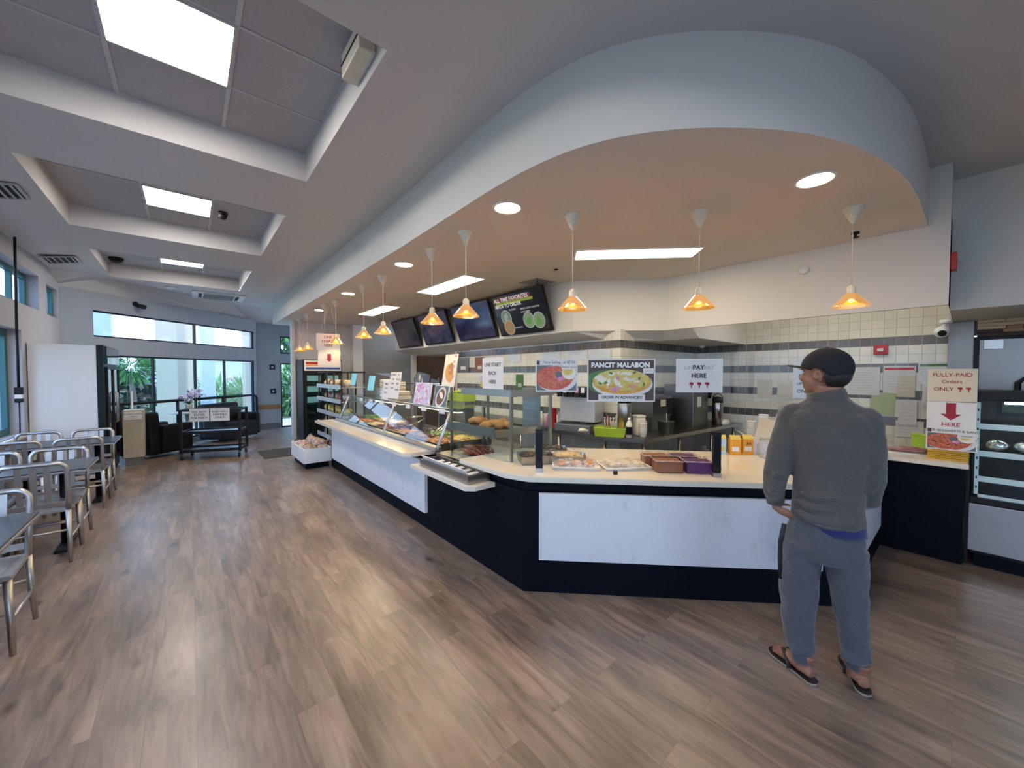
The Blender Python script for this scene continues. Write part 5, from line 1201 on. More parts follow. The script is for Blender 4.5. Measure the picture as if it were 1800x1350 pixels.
b = MB(); slab4(b, [(-.10, -.08, .13), (.10, -.08, .13), (.13, -.02, .30), (-.02, -.02, .33)], .002, M['paperb']); slab4(b, [(-.10, -.08, .13), (-.10, .08, .13), (-.20, .08, .20), (-.20, -.08, .18)], .002, M['paperb']); b.build('flap', t, world=False)
sheet('price_card', [('BOTTLED', .020, 0, .045), ('WATER', .020, 0, .015), ('IS', .018, 0, -.015), ('$1.00', .020, 0, -.045)], .12, .15, (4.02, 1.03, 1.155), R(-60), 'cream BOTTLED WATER card standing over the glass jar', paper='paperb', ry=R(6))
t = thing('glass_jar', 'clear glass tip jar on the counter just left of the man', 'jar', (3.90, 1.12, .85))
b = MB(); b.lathe([(0, .003), (.06, .003), (.07, .02), (.072, .11), (.052, .15), (.05, .175), (.054, .18)], M['clear'], 24, cap=False); b.build('jar', t, world=False)
b = MB(); b.lathe([(.053, .15), (.056, .155), (.056, .165), (.052, .17)], M['clear'], 24, cap=False); b.build('rim', t, world=False)
b = MB(); b.box(-.03, .03, -.015, .015, .005, .03, M['paper']); b.build('banknotes', t, world=False)
def cups(x, y, z, n, r, lab, m='white', h=.022):
    for k in range(n):
        b = MB(); b.lathe([(r*.72, 0), (r, .09), (r*1.05, .092), (r*1.05, .088), (r*.95, .088)], M[m], 16, cap=False); o = b.build('paper_cup', world=False); place(o, (x, y, z+h*k)); tag(o, lab, 'cup', 'cups: '+lab)
cups(4.42, 1.30, .85, 12, .042, 'white paper cup in the tall stack behind the napkin box'); cups(4.34, 1.38, .85, 9, .036, 'white paper cup in the short stack behind the napkin box')
# right wing
t = thing('meat_pack', 'clear tray of dark meat on the right end of the countertop', 'packed food tray', (5.15, .33, .85), R(-80))
b = MB(); b.box(-.16, .16, -.09, .09, 0, .012, M['foam'], bev=.004); b.build('tray', t, world=False)
b = MB(); b.ball((0, 0, .035), (.15, .08, .028), M['redfood'], 18, 9, jit=.12); b.build('meat', t, world=False)
b = MB(); b.box(-.165, .165, -.095, .095, .005, .07, M['film2'], bev=.02); b.build('plastic_wrap', t, world=False)
M['ytray'] = mat('yellow plastic', (0.62, 0.33, 0.01), .4, var=.05)
for k in range(5):
    b = MB(); b.box(-.12, .12, -.12, .12, 0, .014, M['ytray'], bev=.004); o = b.build('plastic_tray', world=False); place(o, (5.12, .08, .85+.0155*k), rnd.uniform(-.03, .03)); tag(o, 'yellow plastic tray in the stack at the right end of the counter', 'tray', 'stacked yellow trays')
t = thing('plastic_tub', 'lime green tub behind the yellow trays', 'tub', (5.40, .26, .85)); b = MB(); b.box(-.06, .06, -.06, .06, 0, .16, M['lime'], bev=.01); b.box(-.065, .065, -.065, .065, .15, .165, M['lime'], bev=.004); b.build('tub', t, world=False)

# ---------------------------------------------------------------- low bread bin, snack rack, tall drinks fridge
t = thing('bread_bin', 'low white open bin full of bagged bread at the far end of the counter', 'bin', (1.62, 7.45, .10))
for (x0, x1, y0, y1) in ((1.42, 1.44, 7.0, 8.0), (1.83, 1.85, 7.0, 8.0), (1.44, 1.83, 7.0, 7.02), (1.44, 1.83, 7.98, 8.0)):
    b = MB(); b.box(x0, x1, y0, y1, .10, .34, M['white'], bev=.002); b.build('side_board', t)
b = MB(); b.box(1.44, 1.83, 7.02, 7.98, .10, .12, M['white']); b.build('bottom_board', t); b = MB(); b.box(1.46, 1.82, 7.05, 7.9, 0, .10, M['navy']); b.build('plinth', t)
def bag(x, y, z, m, lab, grp, s=1.0, rz=None, cat='bagged snack', name='bread_bag'):
    t = thing(name, lab, cat, (x, y, z), rnd.uniform(0, 3.1) if rz is None else rz, grp)
    b = MB()
    for k in range(5): b.ball(((k-2)*.035*s, rnd.uniform(-.02, .02)*s, (.05+.025*(k % 2))*s), (.045*s, .055*s, .045*s), M[m], 9, 6, jit=.15)
    b.build('contents', t, world=False); FB = M['film' if name == 'bread_bag' else 'film2']
    b = MB(); b.ball((0, 0, .055*s), (.13*s, .08*s, .065*s), FB, 14, 8, jit=.10); b.tube([(.11*s, 0, .06*s), (.14*s, 0, .085*s), (.15*s, .01, .12*s)], [.02*s, .008*s, .03*s], FB, 7); b.build('plastic_bag', t, world=False)
for k in range(16):
    bag(1.54+.19*(k % 2)+rnd.uniform(-.02, .02), 7.13+.10*(k//2), .20+.08*(k % 3 == 0)+.05*(k % 2), 'bread', 'clear bag of brown bread rolls heaped in the low white bin', 'bread bags in the low bin')
t = thing('snack_rack', 'black wire rack of bagged snacks at the far end of the counter', 'rack', (2.35, 8.0, 0))
for y in (7.25, 7.72, 8.2, 8.8):
    for x in (2.10, 2.50):
        b = MB(); b.tube([(x, y, 0), (x, y, 1.62)], .018, M['black'], 8); b.build('post', t)
for z in (.35, .58, .82, 1.08, 1.34):
    b = MB(); b.box(2.09, 2.52, 7.22, 8.83, z-.012, z, M['shelfs']); b.box(2.06, 2.075, 7.22, 8.83, z-.03, z+.045, M['shelfs'], RZ(0)); b.build('shelf', t)
b = MB(); b.tube([(2.1, 7.2, 1.62), (2.1, 8.85, 1.62)], .016, M['black'], 8); b.tube([(2.5, 7.2, 1.62), (2.5, 8.85, 1.62)], .016, M['black'], 8); b.build('top_rail', t)
M['ybag'] = mat('yellow chips', (0.72, 0.50, 0.02), .4, var=.35, scale=25, bump=.4); M['foilbag'] = mat('silver snack bag', (.40, .34, .38), .25, .6, var=.4, scale=18, bump=.6, bscale=20)
for z, ms, word in ((1.08, ('foilbag', 'redfood', 'bread'), 'upper middle'), (.82, ('ybag', 'ybag', 'ybag'), 'middle'), (.58, ('palefood', 'bread', 'ybag'), 'lower middle'), (1.34, ('palefood', 'brownfood', 'palefood'), 'top'), (.35, ('ybag', 'bread', 'palefood'), 'bottom')):
    for k in range(6):
        bag(2.24, 7.36+.255*k, z+.001, ms[k % 3], 'bag of snacks on the %s shelf of the black snack rack' % word, 'snacks on the %s shelf' % word, 1.15, rz=R(80)+rnd.uniform(-.3, .3), name='snack_bag')
t = thing('drinks_fridge', 'tall black two-door drinks fridge with a lit striped header, beyond the snack rack', 'fridge', (2.4, 10.1, 0))
b = MB(); b.box(2.0, 2.86, 9.82, 10.5, .06, 1.92, M['black'], bev=.006); b.build('cabinet', t)
b = MB(); b.box(2.03, 2.83, 9.79, 9.82, 1.66, 1.90, M['pwhite']); hd = b.build('header', t)
b = MB(); b.box(2.06, 2.80, 9.786, 9.79, 1.81, 1.86, M['red']); b.box(2.06, 2.80, 9.786, 9.79, 1.77, 1.80, M['ocarton']); b.box(2.06, 2.80, 9.786, 9.79, 1.69, 1.74, mat('blue print', (.03, .10, .35), .4)); b.build('header_stripes', hd)
for x0 in (2.03, 2.44):
    b = MB(); b.box(x0, x0+.39, 9.79, 9.82, .12, 1.64, M['blackfr']); d = b.build('door', t)
    b = MB(); b.box(x0+.04, x0+.35, 9.784, 9.79, .18, 1.58, M['tglass']); b.build('door_glass', d)
    xx = x0+.36 if x0 < 2.2 else x0+.03
    b = MB(); b.tube([(xx, 9.79, .7), (xx, 9.755, .72), (xx, 9.755, 1.15), (xx, 9.79, 1.17)], .012, M['black'], 8); b.build('door_handle', d)
    b = MB()
    for z in (.95, 1.2, 1.45): b.box(x0+.05, x0+.34, 9.785, 9.787, z-.03, z+.1, M['lblue'])
    b.build('shelf_stock', d)
b = MB(); b.box(2.02, 2.84, 9.85, 10.48, 0, .06, M['black']); b.build('plinth', t)
# ================================================================ KITCHEN BEHIND THE COUNTER
M['blacksteel'] = steel_mat('dark worn steel top', 0, (.16, .16, .15), .3)
t = thing('kitchen_work_table', 'long dark steel work table along the tiled walls behind the counter', 'work table', (4.4, 3.5, 0))
top = [(3.86, 6.9), (3.86, 2.82), (4.08, 2.42), (6.65, 2.25), (6.65, 2.95), (4.42, 3.05), (4.42, 6.9)]
b = MB(); b.prism(top, .79, .82, M['blacksteel']); b.build('tabletop', t)
b = MB(); P_ = [(3.855, 6.9), (3.855, 2.815), (4.075, 2.412), (6.65, 2.243)]
for p_, q_ in zip(P_, P_[1:]): b.face([(p_[0], p_[1], .775), (q_[0], q_[1], .775), (q_[0], q_[1], .822), (p_[0], p_[1], .822)], M['steel'])
b.build('edge_band', t)
b = MB(); b.prism([(3.95, 6.8), (3.95, 2.9), (4.12, 2.52), (6.6, 2.35), (6.6, 2.85), (4.38, 2.98), (4.38, 6.8)], .22, .24, M['blacksteel']); b.build('undershelf', t)
for (x, y) in ((3.90, 6.6), (3.90, 5.4), (3.90, 4.4), (3.90, 3.6), (3.92, 2.86), (4.15, 2.47), (4.95, 2.42), (5.8, 2.36), (6.5, 2.32)):
    b = MB(); b.tube([(x, y, 0), (x, y, .785)], .020, M['steel'], 10); b.lathe([(.03, .74), (.03, .785)], M['steel'], 10, c=(x, y, 0)); b.build('leg', t)
r6 = random.Random(21)
def clutter(lab, x, y, z, m, kind, s):
    t = thing({'sack': 'sack', 'crate': 'crate', 'bucket': 'bucket'}[kind], lab, kind, (x, y, z), r6.uniform(0, 3)); b = MB()
    if kind == 'sack': b.ball((0, 0, s*.6), (s, s*.8, s*.62), M[m], 12, 8, jit=.08); b.tube([(0, 0, s*1.1), (.02, 0, s*1.35)], [.03, .05], M[m], 8)
    elif kind == 'crate':
        b.box(-s, s, -s*.7, s*.7, 0, .02, M[m])
        for (a, c, d, e) in ((-s, -s+.015, -s*.7, s*.7), (s-.015, s, -s*.7, s*.7), (-s+.015, s-.015, -s*.7, -s*.7+.015), (-s+.015, s-.015, s*.7-.015, s*.7)): b.box(a, c, d, e, .02, s*1.1, M[m])
    else: b.lathe([(0, 0), (s*.8, 0), (s, s*2), (s*1.04, s*2.02), (s*.95, s*2), (s*.75, .02)], M[m], 20)
    b.build('body', t, world=False)
for a in ((('blue cloth-wrapped sack under the dark work table'), 4.15, 3.05, .24, 'navy', 'sack', .16), ('pale crate under the work table, left of the blue sack', 4.12, 3.6, .24, 'lblue', 'crate', .17), ('reddish sack under the work table at its bend', 4.55, 2.68, .24, 'redfood', 'sack', .15),
          ('grey bucket under the work table, right part', 5.3, 2.62, .24, 'shelfs', 'bucket', .12), ('white bag under the work table far right', 6.1, 2.6, .24, 'foam', 'sack', .16), ('dark crate under the left arm of the work table', 4.12, 4.3, .24, 'black', 'crate', .18), ('brown sack on the floor under the table bend', 4.9, 2.6, .24, 'cake', 'sack', .14)): clutter(*a)
Z0 = .82
# soda dispenser
t = thing('soda_dispenser', 'grey soda dispenser with a row of coloured taps, left of the PANCIT MALABON poster', 'dispenser', (4.12, 3.42, Z0), R(-75))
b = MB(); b.box(-.26, .26, -.10, .22, .12, .52, M['shelfs'], bev=.015); b.build('housing', t, world=False)
b = MB(); b.box(-.26, .26, -.26, .22, 0, .10, M['steel'], bev=.006); b.box(-.24, .24, -.25, -.10, .10, .104, M['black']); b.build('drip_tray', t, world=False)
b = MB(); b.box(-.27, .27, -.16, .10, .52, .60, M['black'], bev=.01); b.build('valve_housing', t, world=False)
for k, m in enumerate(('pgreen', 'white', 'pgreen', 'pinkfood', 'white', 'red')):
    x = -.22+.088*k; b = MB(); b.box(x-.032, x+.032, -.20, -.16, .46, .60, M['black'], bev=.004); v = b.build('tap', t, world=False)
    b = MB(); b.box(x-.026, x+.026, -.205, -.20, .52, .59, M[m]); b.build('flavour_label', v, world=False)
for k in range(9):
    b = MB(); b.lathe([(.030, 0), (.042, .10), (.044, .102), (.040, .10)], M['red'], 14, cap=False); o = b.build('plastic_cup', world=False); place(o, (4.02, 3.82, Z0+.022*k)); tag(o, 'red plastic cup in the tall stack left of the soda dispenser', 'cup', 'stacked red cups')
for k in range(6):
    b = MB(); b.lathe([(.030, 0), (.042, .10), (.044, .102), (.040, .10)], M['lilac'], 14, cap=False); o = b.build('plastic_cup', world=False); place(o, (4.06, 3.72, Z0+.025*k)); tag(o, 'lilac plastic cup stacked right of the red cups', 'cup', 'stacked lilac cups')
def bottle(x, y, z, r, h, m, lab, capm='white', label=None, name='bottle', cat='bottle', grp=None):
    t = thing(name, lab, cat, (x, y, z), 0, grp); b = MB(); b.lathe([(0, 0), (r, 0), (r, h*.68), (r*.45, h*.84), (r*.38, h*.88)], M[m], 18); b.build('body', t, world=False)
    b = MB(); b.lathe([(r*.45, h*.88), (r*.45, h*.95), (r*.2, h), (0, h)], M[capm], 14); b.build('cap', t, world=False)
    if label: b = MB(); b.lathe([(r*1.01, h*.15), (r*1.01, h*.55)], M[label], 18, cap=False); b.build('label_band', t, world=False)
bottle(4.08, 2.62, Z0, .038, .24, 'foam', 'white bottle with a blue label right of the green basket', 'white', 'navy')
bottle(4.0, 4.05, Z0, .04, .22, 'pegg', 'cream squeeze bottle farthest left on the work table', 'white'); bottle(4.02, 3.95, Z0, .03, .20, 'pinkfood', 'pink squeeze bottle beside the red cups', 'white')
bottle(4.30, 2.92, Z0, .045, .30, 'foam', 'white jug-like bottle behind the green basket', 'white'); bottle(4.24, 3.05, Z0, .03, .22, 'cake', 'brown-red sauce bottle behind the green basket', 'red')
# airpot
def airpot(x, y, lab, h=.40, r=.075):
    t = thing('airpot', lab, 'thermos', (x, y, Z0)); b = MB(); b.lathe([(0, 0), (r, 0), (r, h*.78), (r*.9, h*.82)], M['steel'], 26); b.build('body', t, world=False)
    b = MB(); b.lathe([(r*.95, h*.80), (r*.98, h*.9), (r*.8, h), (0, h*1.02)], M['black'], 24); b.box(-r*1.5, -r*.6, -.018, .018, h*.86, h*.93, M['black'], bev=.005); b.build('pump_lid', t, world=False)
    b = MB(); P = [(0, r*math.cos(a)*1.0, h*.9+r*1.3*math.sin(a)) for a in [PI*k/8 for k in range(9)]]; b.tube(P, .006, M['black'], 6); b.build('handle', t, world=False)
airpot(4.22, 2.78, 'tall steel airpot with a black lid under the PANCIT MALABON poster', .50, .085)
airpot(6.10, 2.40, 'steel airpot with a black lid in front of the coffee machine', .42, .075)
# green basket with condiments
t = thing('plastic_basket', 'lime green basket of cutlery and condiments on the dark work table', 'basket', (4.02, 2.86, Z0), R(-55))
b = MB(); w, q, h = .17, .10, .10
for (P) in ([(-w, -q), (w, -q), (w*1.1, -q*1.15), (-w*1.1, -q*1.15)], [(w, -q), (w, q), (w*1.1, q*1.15), (w*1.1, -q*1.15)], [(w, q), (-w, q), (-w*1.1, q*1.15), (w*1.1, q*1.15)], [(-w, q), (-w, -q), (-w*1.1, -q*1.15), (-w*1.1, q*1.15)]):
    slab4(b, [(P[0][0], P[0][1], 0), (P[1][0], P[1][1], 0), (P[2][0], P[2][1], h), (P[3][0], P[3][1], h)], .004, M['lime'])
b.box(-w, w, -q, q, 0, .005, M['lime']); b.tube([(-w*1.1, -q*1.15, h), (w*1.1, -q*1.15, h), (w*1.1, q*1.15, h), (-w*1.1, q*1.15, h)], .007, M['lime'], 6, closed=True); b.build('basket', t, world=False)
b = MB(); b.box(-w*.95, w*.95, -q*.95, q*.95, .01, .07, M['pyel'], bev=.01); b.build('packets', t, world=False)
for k in range(5): b = MB(); b.tube([(-.05+.03*k, .0, .05), (-.06+.035*k, .01, .20)], .006, M['steel'], 6); b.ball((-.06+.035*k, .01, .21), (.014, .005, .02), M['steel'], 8, 6); b.build('spoon', t, world=False)
for k in range(8):
    b = MB(); b.lathe([(.032, 0), (.047, .05), (.05, .055), (.045, .052), (.030, .004)], M['foam'], 18, cap=False); o = b.build('paper_bowl', world=False); place(o, (4.26, 2.54, Z0+.016*k)); tag(o, 'white paper bowl in the stack beside the labelled bottle', 'bowl', 'stacked paper bowls')
t = thing('foam_jug', 'cream square canister with a lid behind the paper bowls', 'canister', (4.36, 2.66, Z0), R(-30)); b = MB(); b.box(-.06, .06, -.06, .06, 0, .22, M['pegg'], bev=.012); b.build('body', t, world=False); b = MB(); b.box(-.063, .063, -.063, .063, .22, .25, M['offwhite'], bev=.01); b.tube([(.06, 0, .06), (.10, 0, .08), (.10, 0, .17), (.06, 0, .19)], .008, M['pegg'], 6); b.build('lid', t, world=False)
t = thing('steel_pot', 'square steel pot on the work table right of the canister', 'pot', (4.78, 2.52, Z0), R(-10)); b = MB(); b.lathe([(.0, 0), (.09, 0), (.105, .15), (.115, .155), (.10, .15), (.088, .01)], M['steel'], 4, mx=RZ(PI/4), cap=False); b.build('pot', t, world=False); b = MB(); b.tube([(.05, .02, .06), (.06, .04, .26)], .006, M['steel'], 6); b.build('ladle', t, world=False)
t = thing('microwave', 'dark microwave oven at the back of the work table under the tiles', 'microwave', (4.95, 2.82, Z0+.18)); b = MB(); b.box(-.26, .26, -.16, .14, 0, .28, M['steeld'], bev=.008); b.build('body', t, world=False); b = MB(); b.box(-.24, .12, -.168, -.16, .03, .25, M['acblack']); b.build('door', t, world=False); b = MB(); b.box(.14, .24, -.166, -.16, .03, .25, M['black']); b.build('control_panel', t, world=False)
b = MB(); b.box(-.07, .07, -.1685, -.168, .15, .24, M['paperb']); b.build('note', t, world=False); b = MB(); b.box(-.24, .24, -.14, .12, -.18, 0, M['steeld']); b.build('stand', t, world=False)
b = MB(); b.ball((0, 0, .04), (.12, .08, .035), M['foam'], 14, 7, jit=.16); o = b.build('cloth', world=False); place(o, (3.98, 3.20, Z0-.004)); tag(o, 'crumpled white cloth on the work table left of the green basket', 'cloth')
b = MB(); b.ball((0, 0, .04), (.11, .08, .05), M['foam'], 14, 7, jit=.16); o = b.build('cloth', world=False); place(o, (6.18, 2.34, Z0-.008)); tag(o, 'crumpled white cloth in front of the right airpot', 'cloth')
# coffee machine
t = thing('coffee_machine', 'tall steel and black coffee machine below the PAY HERE sign', 'coffee machine', (5.85, 2.66, Z0))
b = MB(); b.box(-.42, .05, -.20, .24, 0, .62, M['steeld'], bev=.006); b.build('cabinet', t, world=False); b = MB(); b.box(.05, .40, .0, .24, 0, .62, M['black'], bev=.006); b.build('column', t, world=False)
b = MB(); b.box(.05, .42, -.22, .24, .50, .64, M['black'], bev=.01); b.lathe([(.07, .40), (.09, .50)], M['black'], 18, c=(.22, -.10, 0)); b.build('brew_head', t, world=False)
b = MB(); b.box(-.30, -.18, -.204, -.20, .30, .44, M['paper']); b.build('notice', t, world=False)
# papers on the tiled walls
def wallpaper_sheet(y, z, w, h, m, lab, lines=6, head=None, tilt=0, x=6.69, off=.0):
    t = thing('pinned_paper', lab, 'notice', (x-off, y, z), R(-90)); b = MB(); b.box(-w/2, w/2, 0, .002, -h/2, h/2, M[m], RY(R(tilt))); p = b.build('paper', t, world=False)
    b = MB()
    if head: b.box(-w/2+.01, w/2-.01, -.001, 0, h/2-.05, h/2-.02, M[head], RY(R(tilt)))
    for k in range(lines): zz = h/2-.07-(h-.1)*k/max(lines, 1); b.box(-w*.38, w*(.38-.2*r6.random()), -.001, 0, zz-.004, zz, M['ghost'], RY(R(tilt)))
    b.build('printed_lines', p, world=False)
M['pgl'] = mat('painted acrylic reflection', (.42, .50, .28), .6)  # green reflection in the acrylic, painted as a sheet on the tiles
NP = [(1.96, 1.37, .20, .27, 'paperb', 'faint cream paper on the tiles, leftmost of the notices', 6, None, 0), (1.70, 1.34, .19, .25, 'paperb', 'cream paper just right of the leftmost notice', 7, None, 3), (1.55, 1.37, .18, .25, 'paperb', 'cream paper overlapping beside the utensils sign', 7, None, -3),
      (1.66, 1.06, .2, .24, 'paperb', 'cream paper low on the tiles behind the paper cups', 7, None, 0), (.86, 1.50, .34, .36, 'paper', 'large framed notice right behind the man\'s cap', 8, None, 0), (.52, 1.52, .28, .34, 'paper', 'white notice with a red heading, right of the framed one', 8, 'red', 0),
      (.46, 1.44, .16, .26, 'paperb', 'small cream notice with dark lines over the red-headed one', 4, None, 0), (.24, 1.60, .24, .26, 'paper', 'white notice with green lines near the steel column', 9, 'pgreen', 0), (.22, 1.36, .2, .3, 'paper', 'grey white sheet below the green-lined notice', 8, None, 2),
      (.44, 1.12, .16, .30, 'paper', 'white sheet hanging below the red-headed notice', 5, None, 0), (.42, .92, .24, .20, 'paper', 'pale document box just above the meat tray', 3, None, 0), (.66, 1.22, .22, .28, 'pgl', 'pale green sheet seen past the man\'s shoulder', 2, None, 4)]
for i, a in enumerate(NP): wallpaper_sheet(a[0], a[1], a[2], a[3], a[4], a[5], a[6], a[7], a[8], off=.003*(i % 5))
# framed notices / small menus on the left tiled wall
def left_sheet(y, z, w, h, m, lab, dark=False):
    t = thing('framed_notice' if dark else 'pinned_paper', lab, 'notice', (4.44, y, z), R(-90)); b = MB(); b.box(-w/2, w/2, -.008 if dark else 0, .002, -h/2, h/2, M[m]); p = b.build('sheet', t, world=False)
    b = MB(); b.box(-w*.2, w*.25, -.012 if dark else -.002, -.008 if dark else 0, -h*.35, -h*.1, M['paper' if dark else 'ghost']); b.build('print', p, world=False)
left_sheet(6.85, 1.78, .42, .30, 'steeld', 'dark framed notice at the far left of the tiled wall', True); left_sheet(6.25, 1.78, .30, .28, 'cake', 'brown framed notice beside the dark one on the tiles', True)
left_sheet(6.1, 1.50, .30, .10, 'lilac', 'lilac sticker strip left of the LINE START BACK HERE sign'); left_sheet(6.1, 1.38, .28, .10, 'pyel', 'yellow sticker strip under the lilac one')
left_sheet(5.05, 1.45, .2, .26, 'pgreen', 'green and yellow leaflet right of the LINE START BACK HERE sign'); left_sheet(4.45, 1.42, .3, .20, 'pred', 'small red food photo on the tiles left of the spaghetti poster')
M['gloss'] = mat('shiny clear sleeve', (.60, .66, .70), .08, var=.2, scale=12, bump=.5, bscale=18)
for (y, w) in ((5.2, .35), (4.3, .42), (3.75, .40), (3.33, .36)):
    t = thing('plastic_sleeve', 'shiny plastic sleeve taped under the dark tile course, %s' % {5.2: 'leftmost', 4.3: 'second from the left', 3.75: 'third from the left', 3.33: 'nearest the wall corner'}[y], 'plastic sleeve', (4.44, y, 1.87), R(-90))
    b = MB(); b.box(-w/2, w/2, 0, .003, -.07, .07, M['gloss']); b.build('sleeve', t, world=False)
# kitchen equipment seen between the cases (far left of the kitchen)
t = thing('steel_shelf_unit', 'steel shelving with pans at the far end of the kitchen behind the hot food case', 'shelving', (4.1, 8.3, 0))
for (x, y) in ((3.95, 7.75), (3.95, 8.95), (4.35, 7.75), (4.35, 8.95)): b = MB(); b.tube([(x, y, 0), (x, y, 1.5)], .016, M['steel'], 8); b.build('post', t)
for z in (.3, .85, 1.35): b = MB(); b.box(3.93, 4.37, 7.73, 8.97, z, z+.02, M['steel']); b.build('shelf', t)
for (y, z, lab) in ((8.0, .87, 'steel pot left on the far shelving'), (8.35, .87, 'steel pot in the middle of the far shelving'), (8.7, .87, 'steel pot right on the far shelving'), (8.2, 1.37, 'wide steel pot on top of the far shelving')):
    b = MB(); b.lathe([(0, 0), (.12, 0), (.13, .2), (.135, .205), (.12, .2)], M['steel'], 20); o = b.build('cooking_pot', world=False); place(o, (4.15, y, z)); tag(o, lab, 'pot')
# ---------------------------------------------------------------- right: steel column, walk-in door, stone strip, display case
b = MB(); b.box(6.62, 6.7, -.06, .13, 0, ZB, M['steeld'], bev=.004); struct(b, 'trim_5')
M['stone'] = mat('stacked stone', (0.45, 0.28, 0.16), .8, var=.7, scale=6, bump=.6, bscale=25, stretch=(1, 1, 5))
b = MB(); r7 = random.Random(5); cols = [M['stone'], mat('pale stone', (.60, .48, .32), .8, var=.3), mat('dark stone', (.07, .05, .045), .8, var=.4)]
for row in range(5):
    y = -.08
    while y > -3.0:
        L = r7.uniform(.1, .35); b.box(6.60-r7.uniform(0, .05), 6.7, y-L+.004, y, 2.0+row*.036, 2.0+row*.036+.033, cols[r7.randrange(3)], bev=.004); y -= L
struct(b, 'trim_6')
t = struct(MB(), 'door_2') if False else None
b = MB(); b.box(6.62, 6.72, -1.9, -.08, 0, 2.0, M['steeld']); dr2 = struct(b, 'door_2')
b = MB(); b.box(6.60, 6.62, -.10, -.06, 0, 2.0, M['black']); b.box(6.60, 6.62, -1.9, -.10, 1.965, 2.0, M['black']); b.build('door_frame', dr2, world=False)
b = MB(); b.tube([(6.60, -.36, 1.2), (6.57, -.36, 1.22), (6.57, -.36, 1.5), (6.57, -.40, 1.545), (6.57, -1.2, 1.55)], .022, M['black'], 8); b.build('door_handle', dr2, world=False)
b = MB(); b.box(6.607, 6.62, -.26, -.13, 1.86, 1.965, M['steelh'], bev=.003); b.build('hinge_plate', dr2, world=False)
b = MB(); b.box(6.6, 6.7, -3.6, -1.9, 0, 2.05, M['wall']); struct(b, 'wall_right_lower')
# refrigerated display case
t = thing('refrigerated_display_case', 'black refrigerated glass display case with lit shelves at the right edge', 'display case', (5.3, -.75, 0))
b = MB(); b.box(4.99, 5.62, -1.45, -.06, .10, .53, M['black']); b.build('base', t)
b = MB(); b.box(4.955, 4.985, -1.44, -.045, .13, .52, M['steel'], bev=.003); b.build('kick_panel', t)
b = MB(); b.box(4.98, 5.6, -1.43, -.08, 0, .10, M['navy']); b.build('plinth', t)
b = MB(); b.box(4.95, 5.64, -1.46, -.05, 1.38, 1.45, M['black'], bev=.004); b.build('top_frame', t)
b = MB(); b.box(4.95, 5.64, -1.46, -.05, .53, .575, M['black'], bev=.003); b.build('bottom_frame', t)
b = MB(); b.box(5.60, 5.64, -1.46, -.05, .575, 1.38, M['black']); b.build('back_panel', t)
b = MB(); b.box(4.96, 5.64, -.048, -.026, 0, .80, M['black']); b.build('end_panel', t)
b = MB(); b.box(4.955, 5.60, -.062, -.055, .575, 1.38, M['g2']); b.build('side_glass', t)
b = MB(); b.box(4.953, 4.958, -1.45, -.06, .575, 1.38, M['g2']); b.build('front_glass', t)
M['wshelf'] = mat('white shelf edge', (.75, .78, .78), .35); M['led'] = emit_mat('lit led strip', (.85, .95, 1.0), 25.0)
for z in (.585, .735, .945, 1.17):
    b = MB(); b.box(5.0, 5.58, -1.44, -.10, z, z+.008, M['g2']); b.box(4.985, 5.0, -1.44, -.09, z-.03, z+.015, M['wshelf'], bev=.002); s_ = b.build('shelf', t)
b = MB()
b.box(4.975, 4.99, -.092, -.07, .60, 1.36, M['wshelf'])
for z in [.65+.08*k for k in range(9)]: b.box(4.973, 4.976, -.085, -.077, z, z+.02, M['black'])
b.build('shelf_upright', t)
b = MB(); b.box(5.15, 5.17, -1.4, -.22, 1.345, 1.36, M['led']); b.build('led_strip', t)
M['foil'] = mat('crumpled foil', (.75, .75, .76), .22, 1.0, var=.1, scale=30, bump=.9, bscale=22)
for k in range(5):
    b = MB(); b.ball((0, 0, .052), (.06, .06, .052), M['foil'], 16, 10, jit=.07); o = b.build('wrapped_bun', world=False); place(o, (5.08, -.19-.135*k, .953)); tag(o, 'silver wrapped bun on the middle shelf of the refrigerated display case', 'bun', 'wrapped buns in the display case')
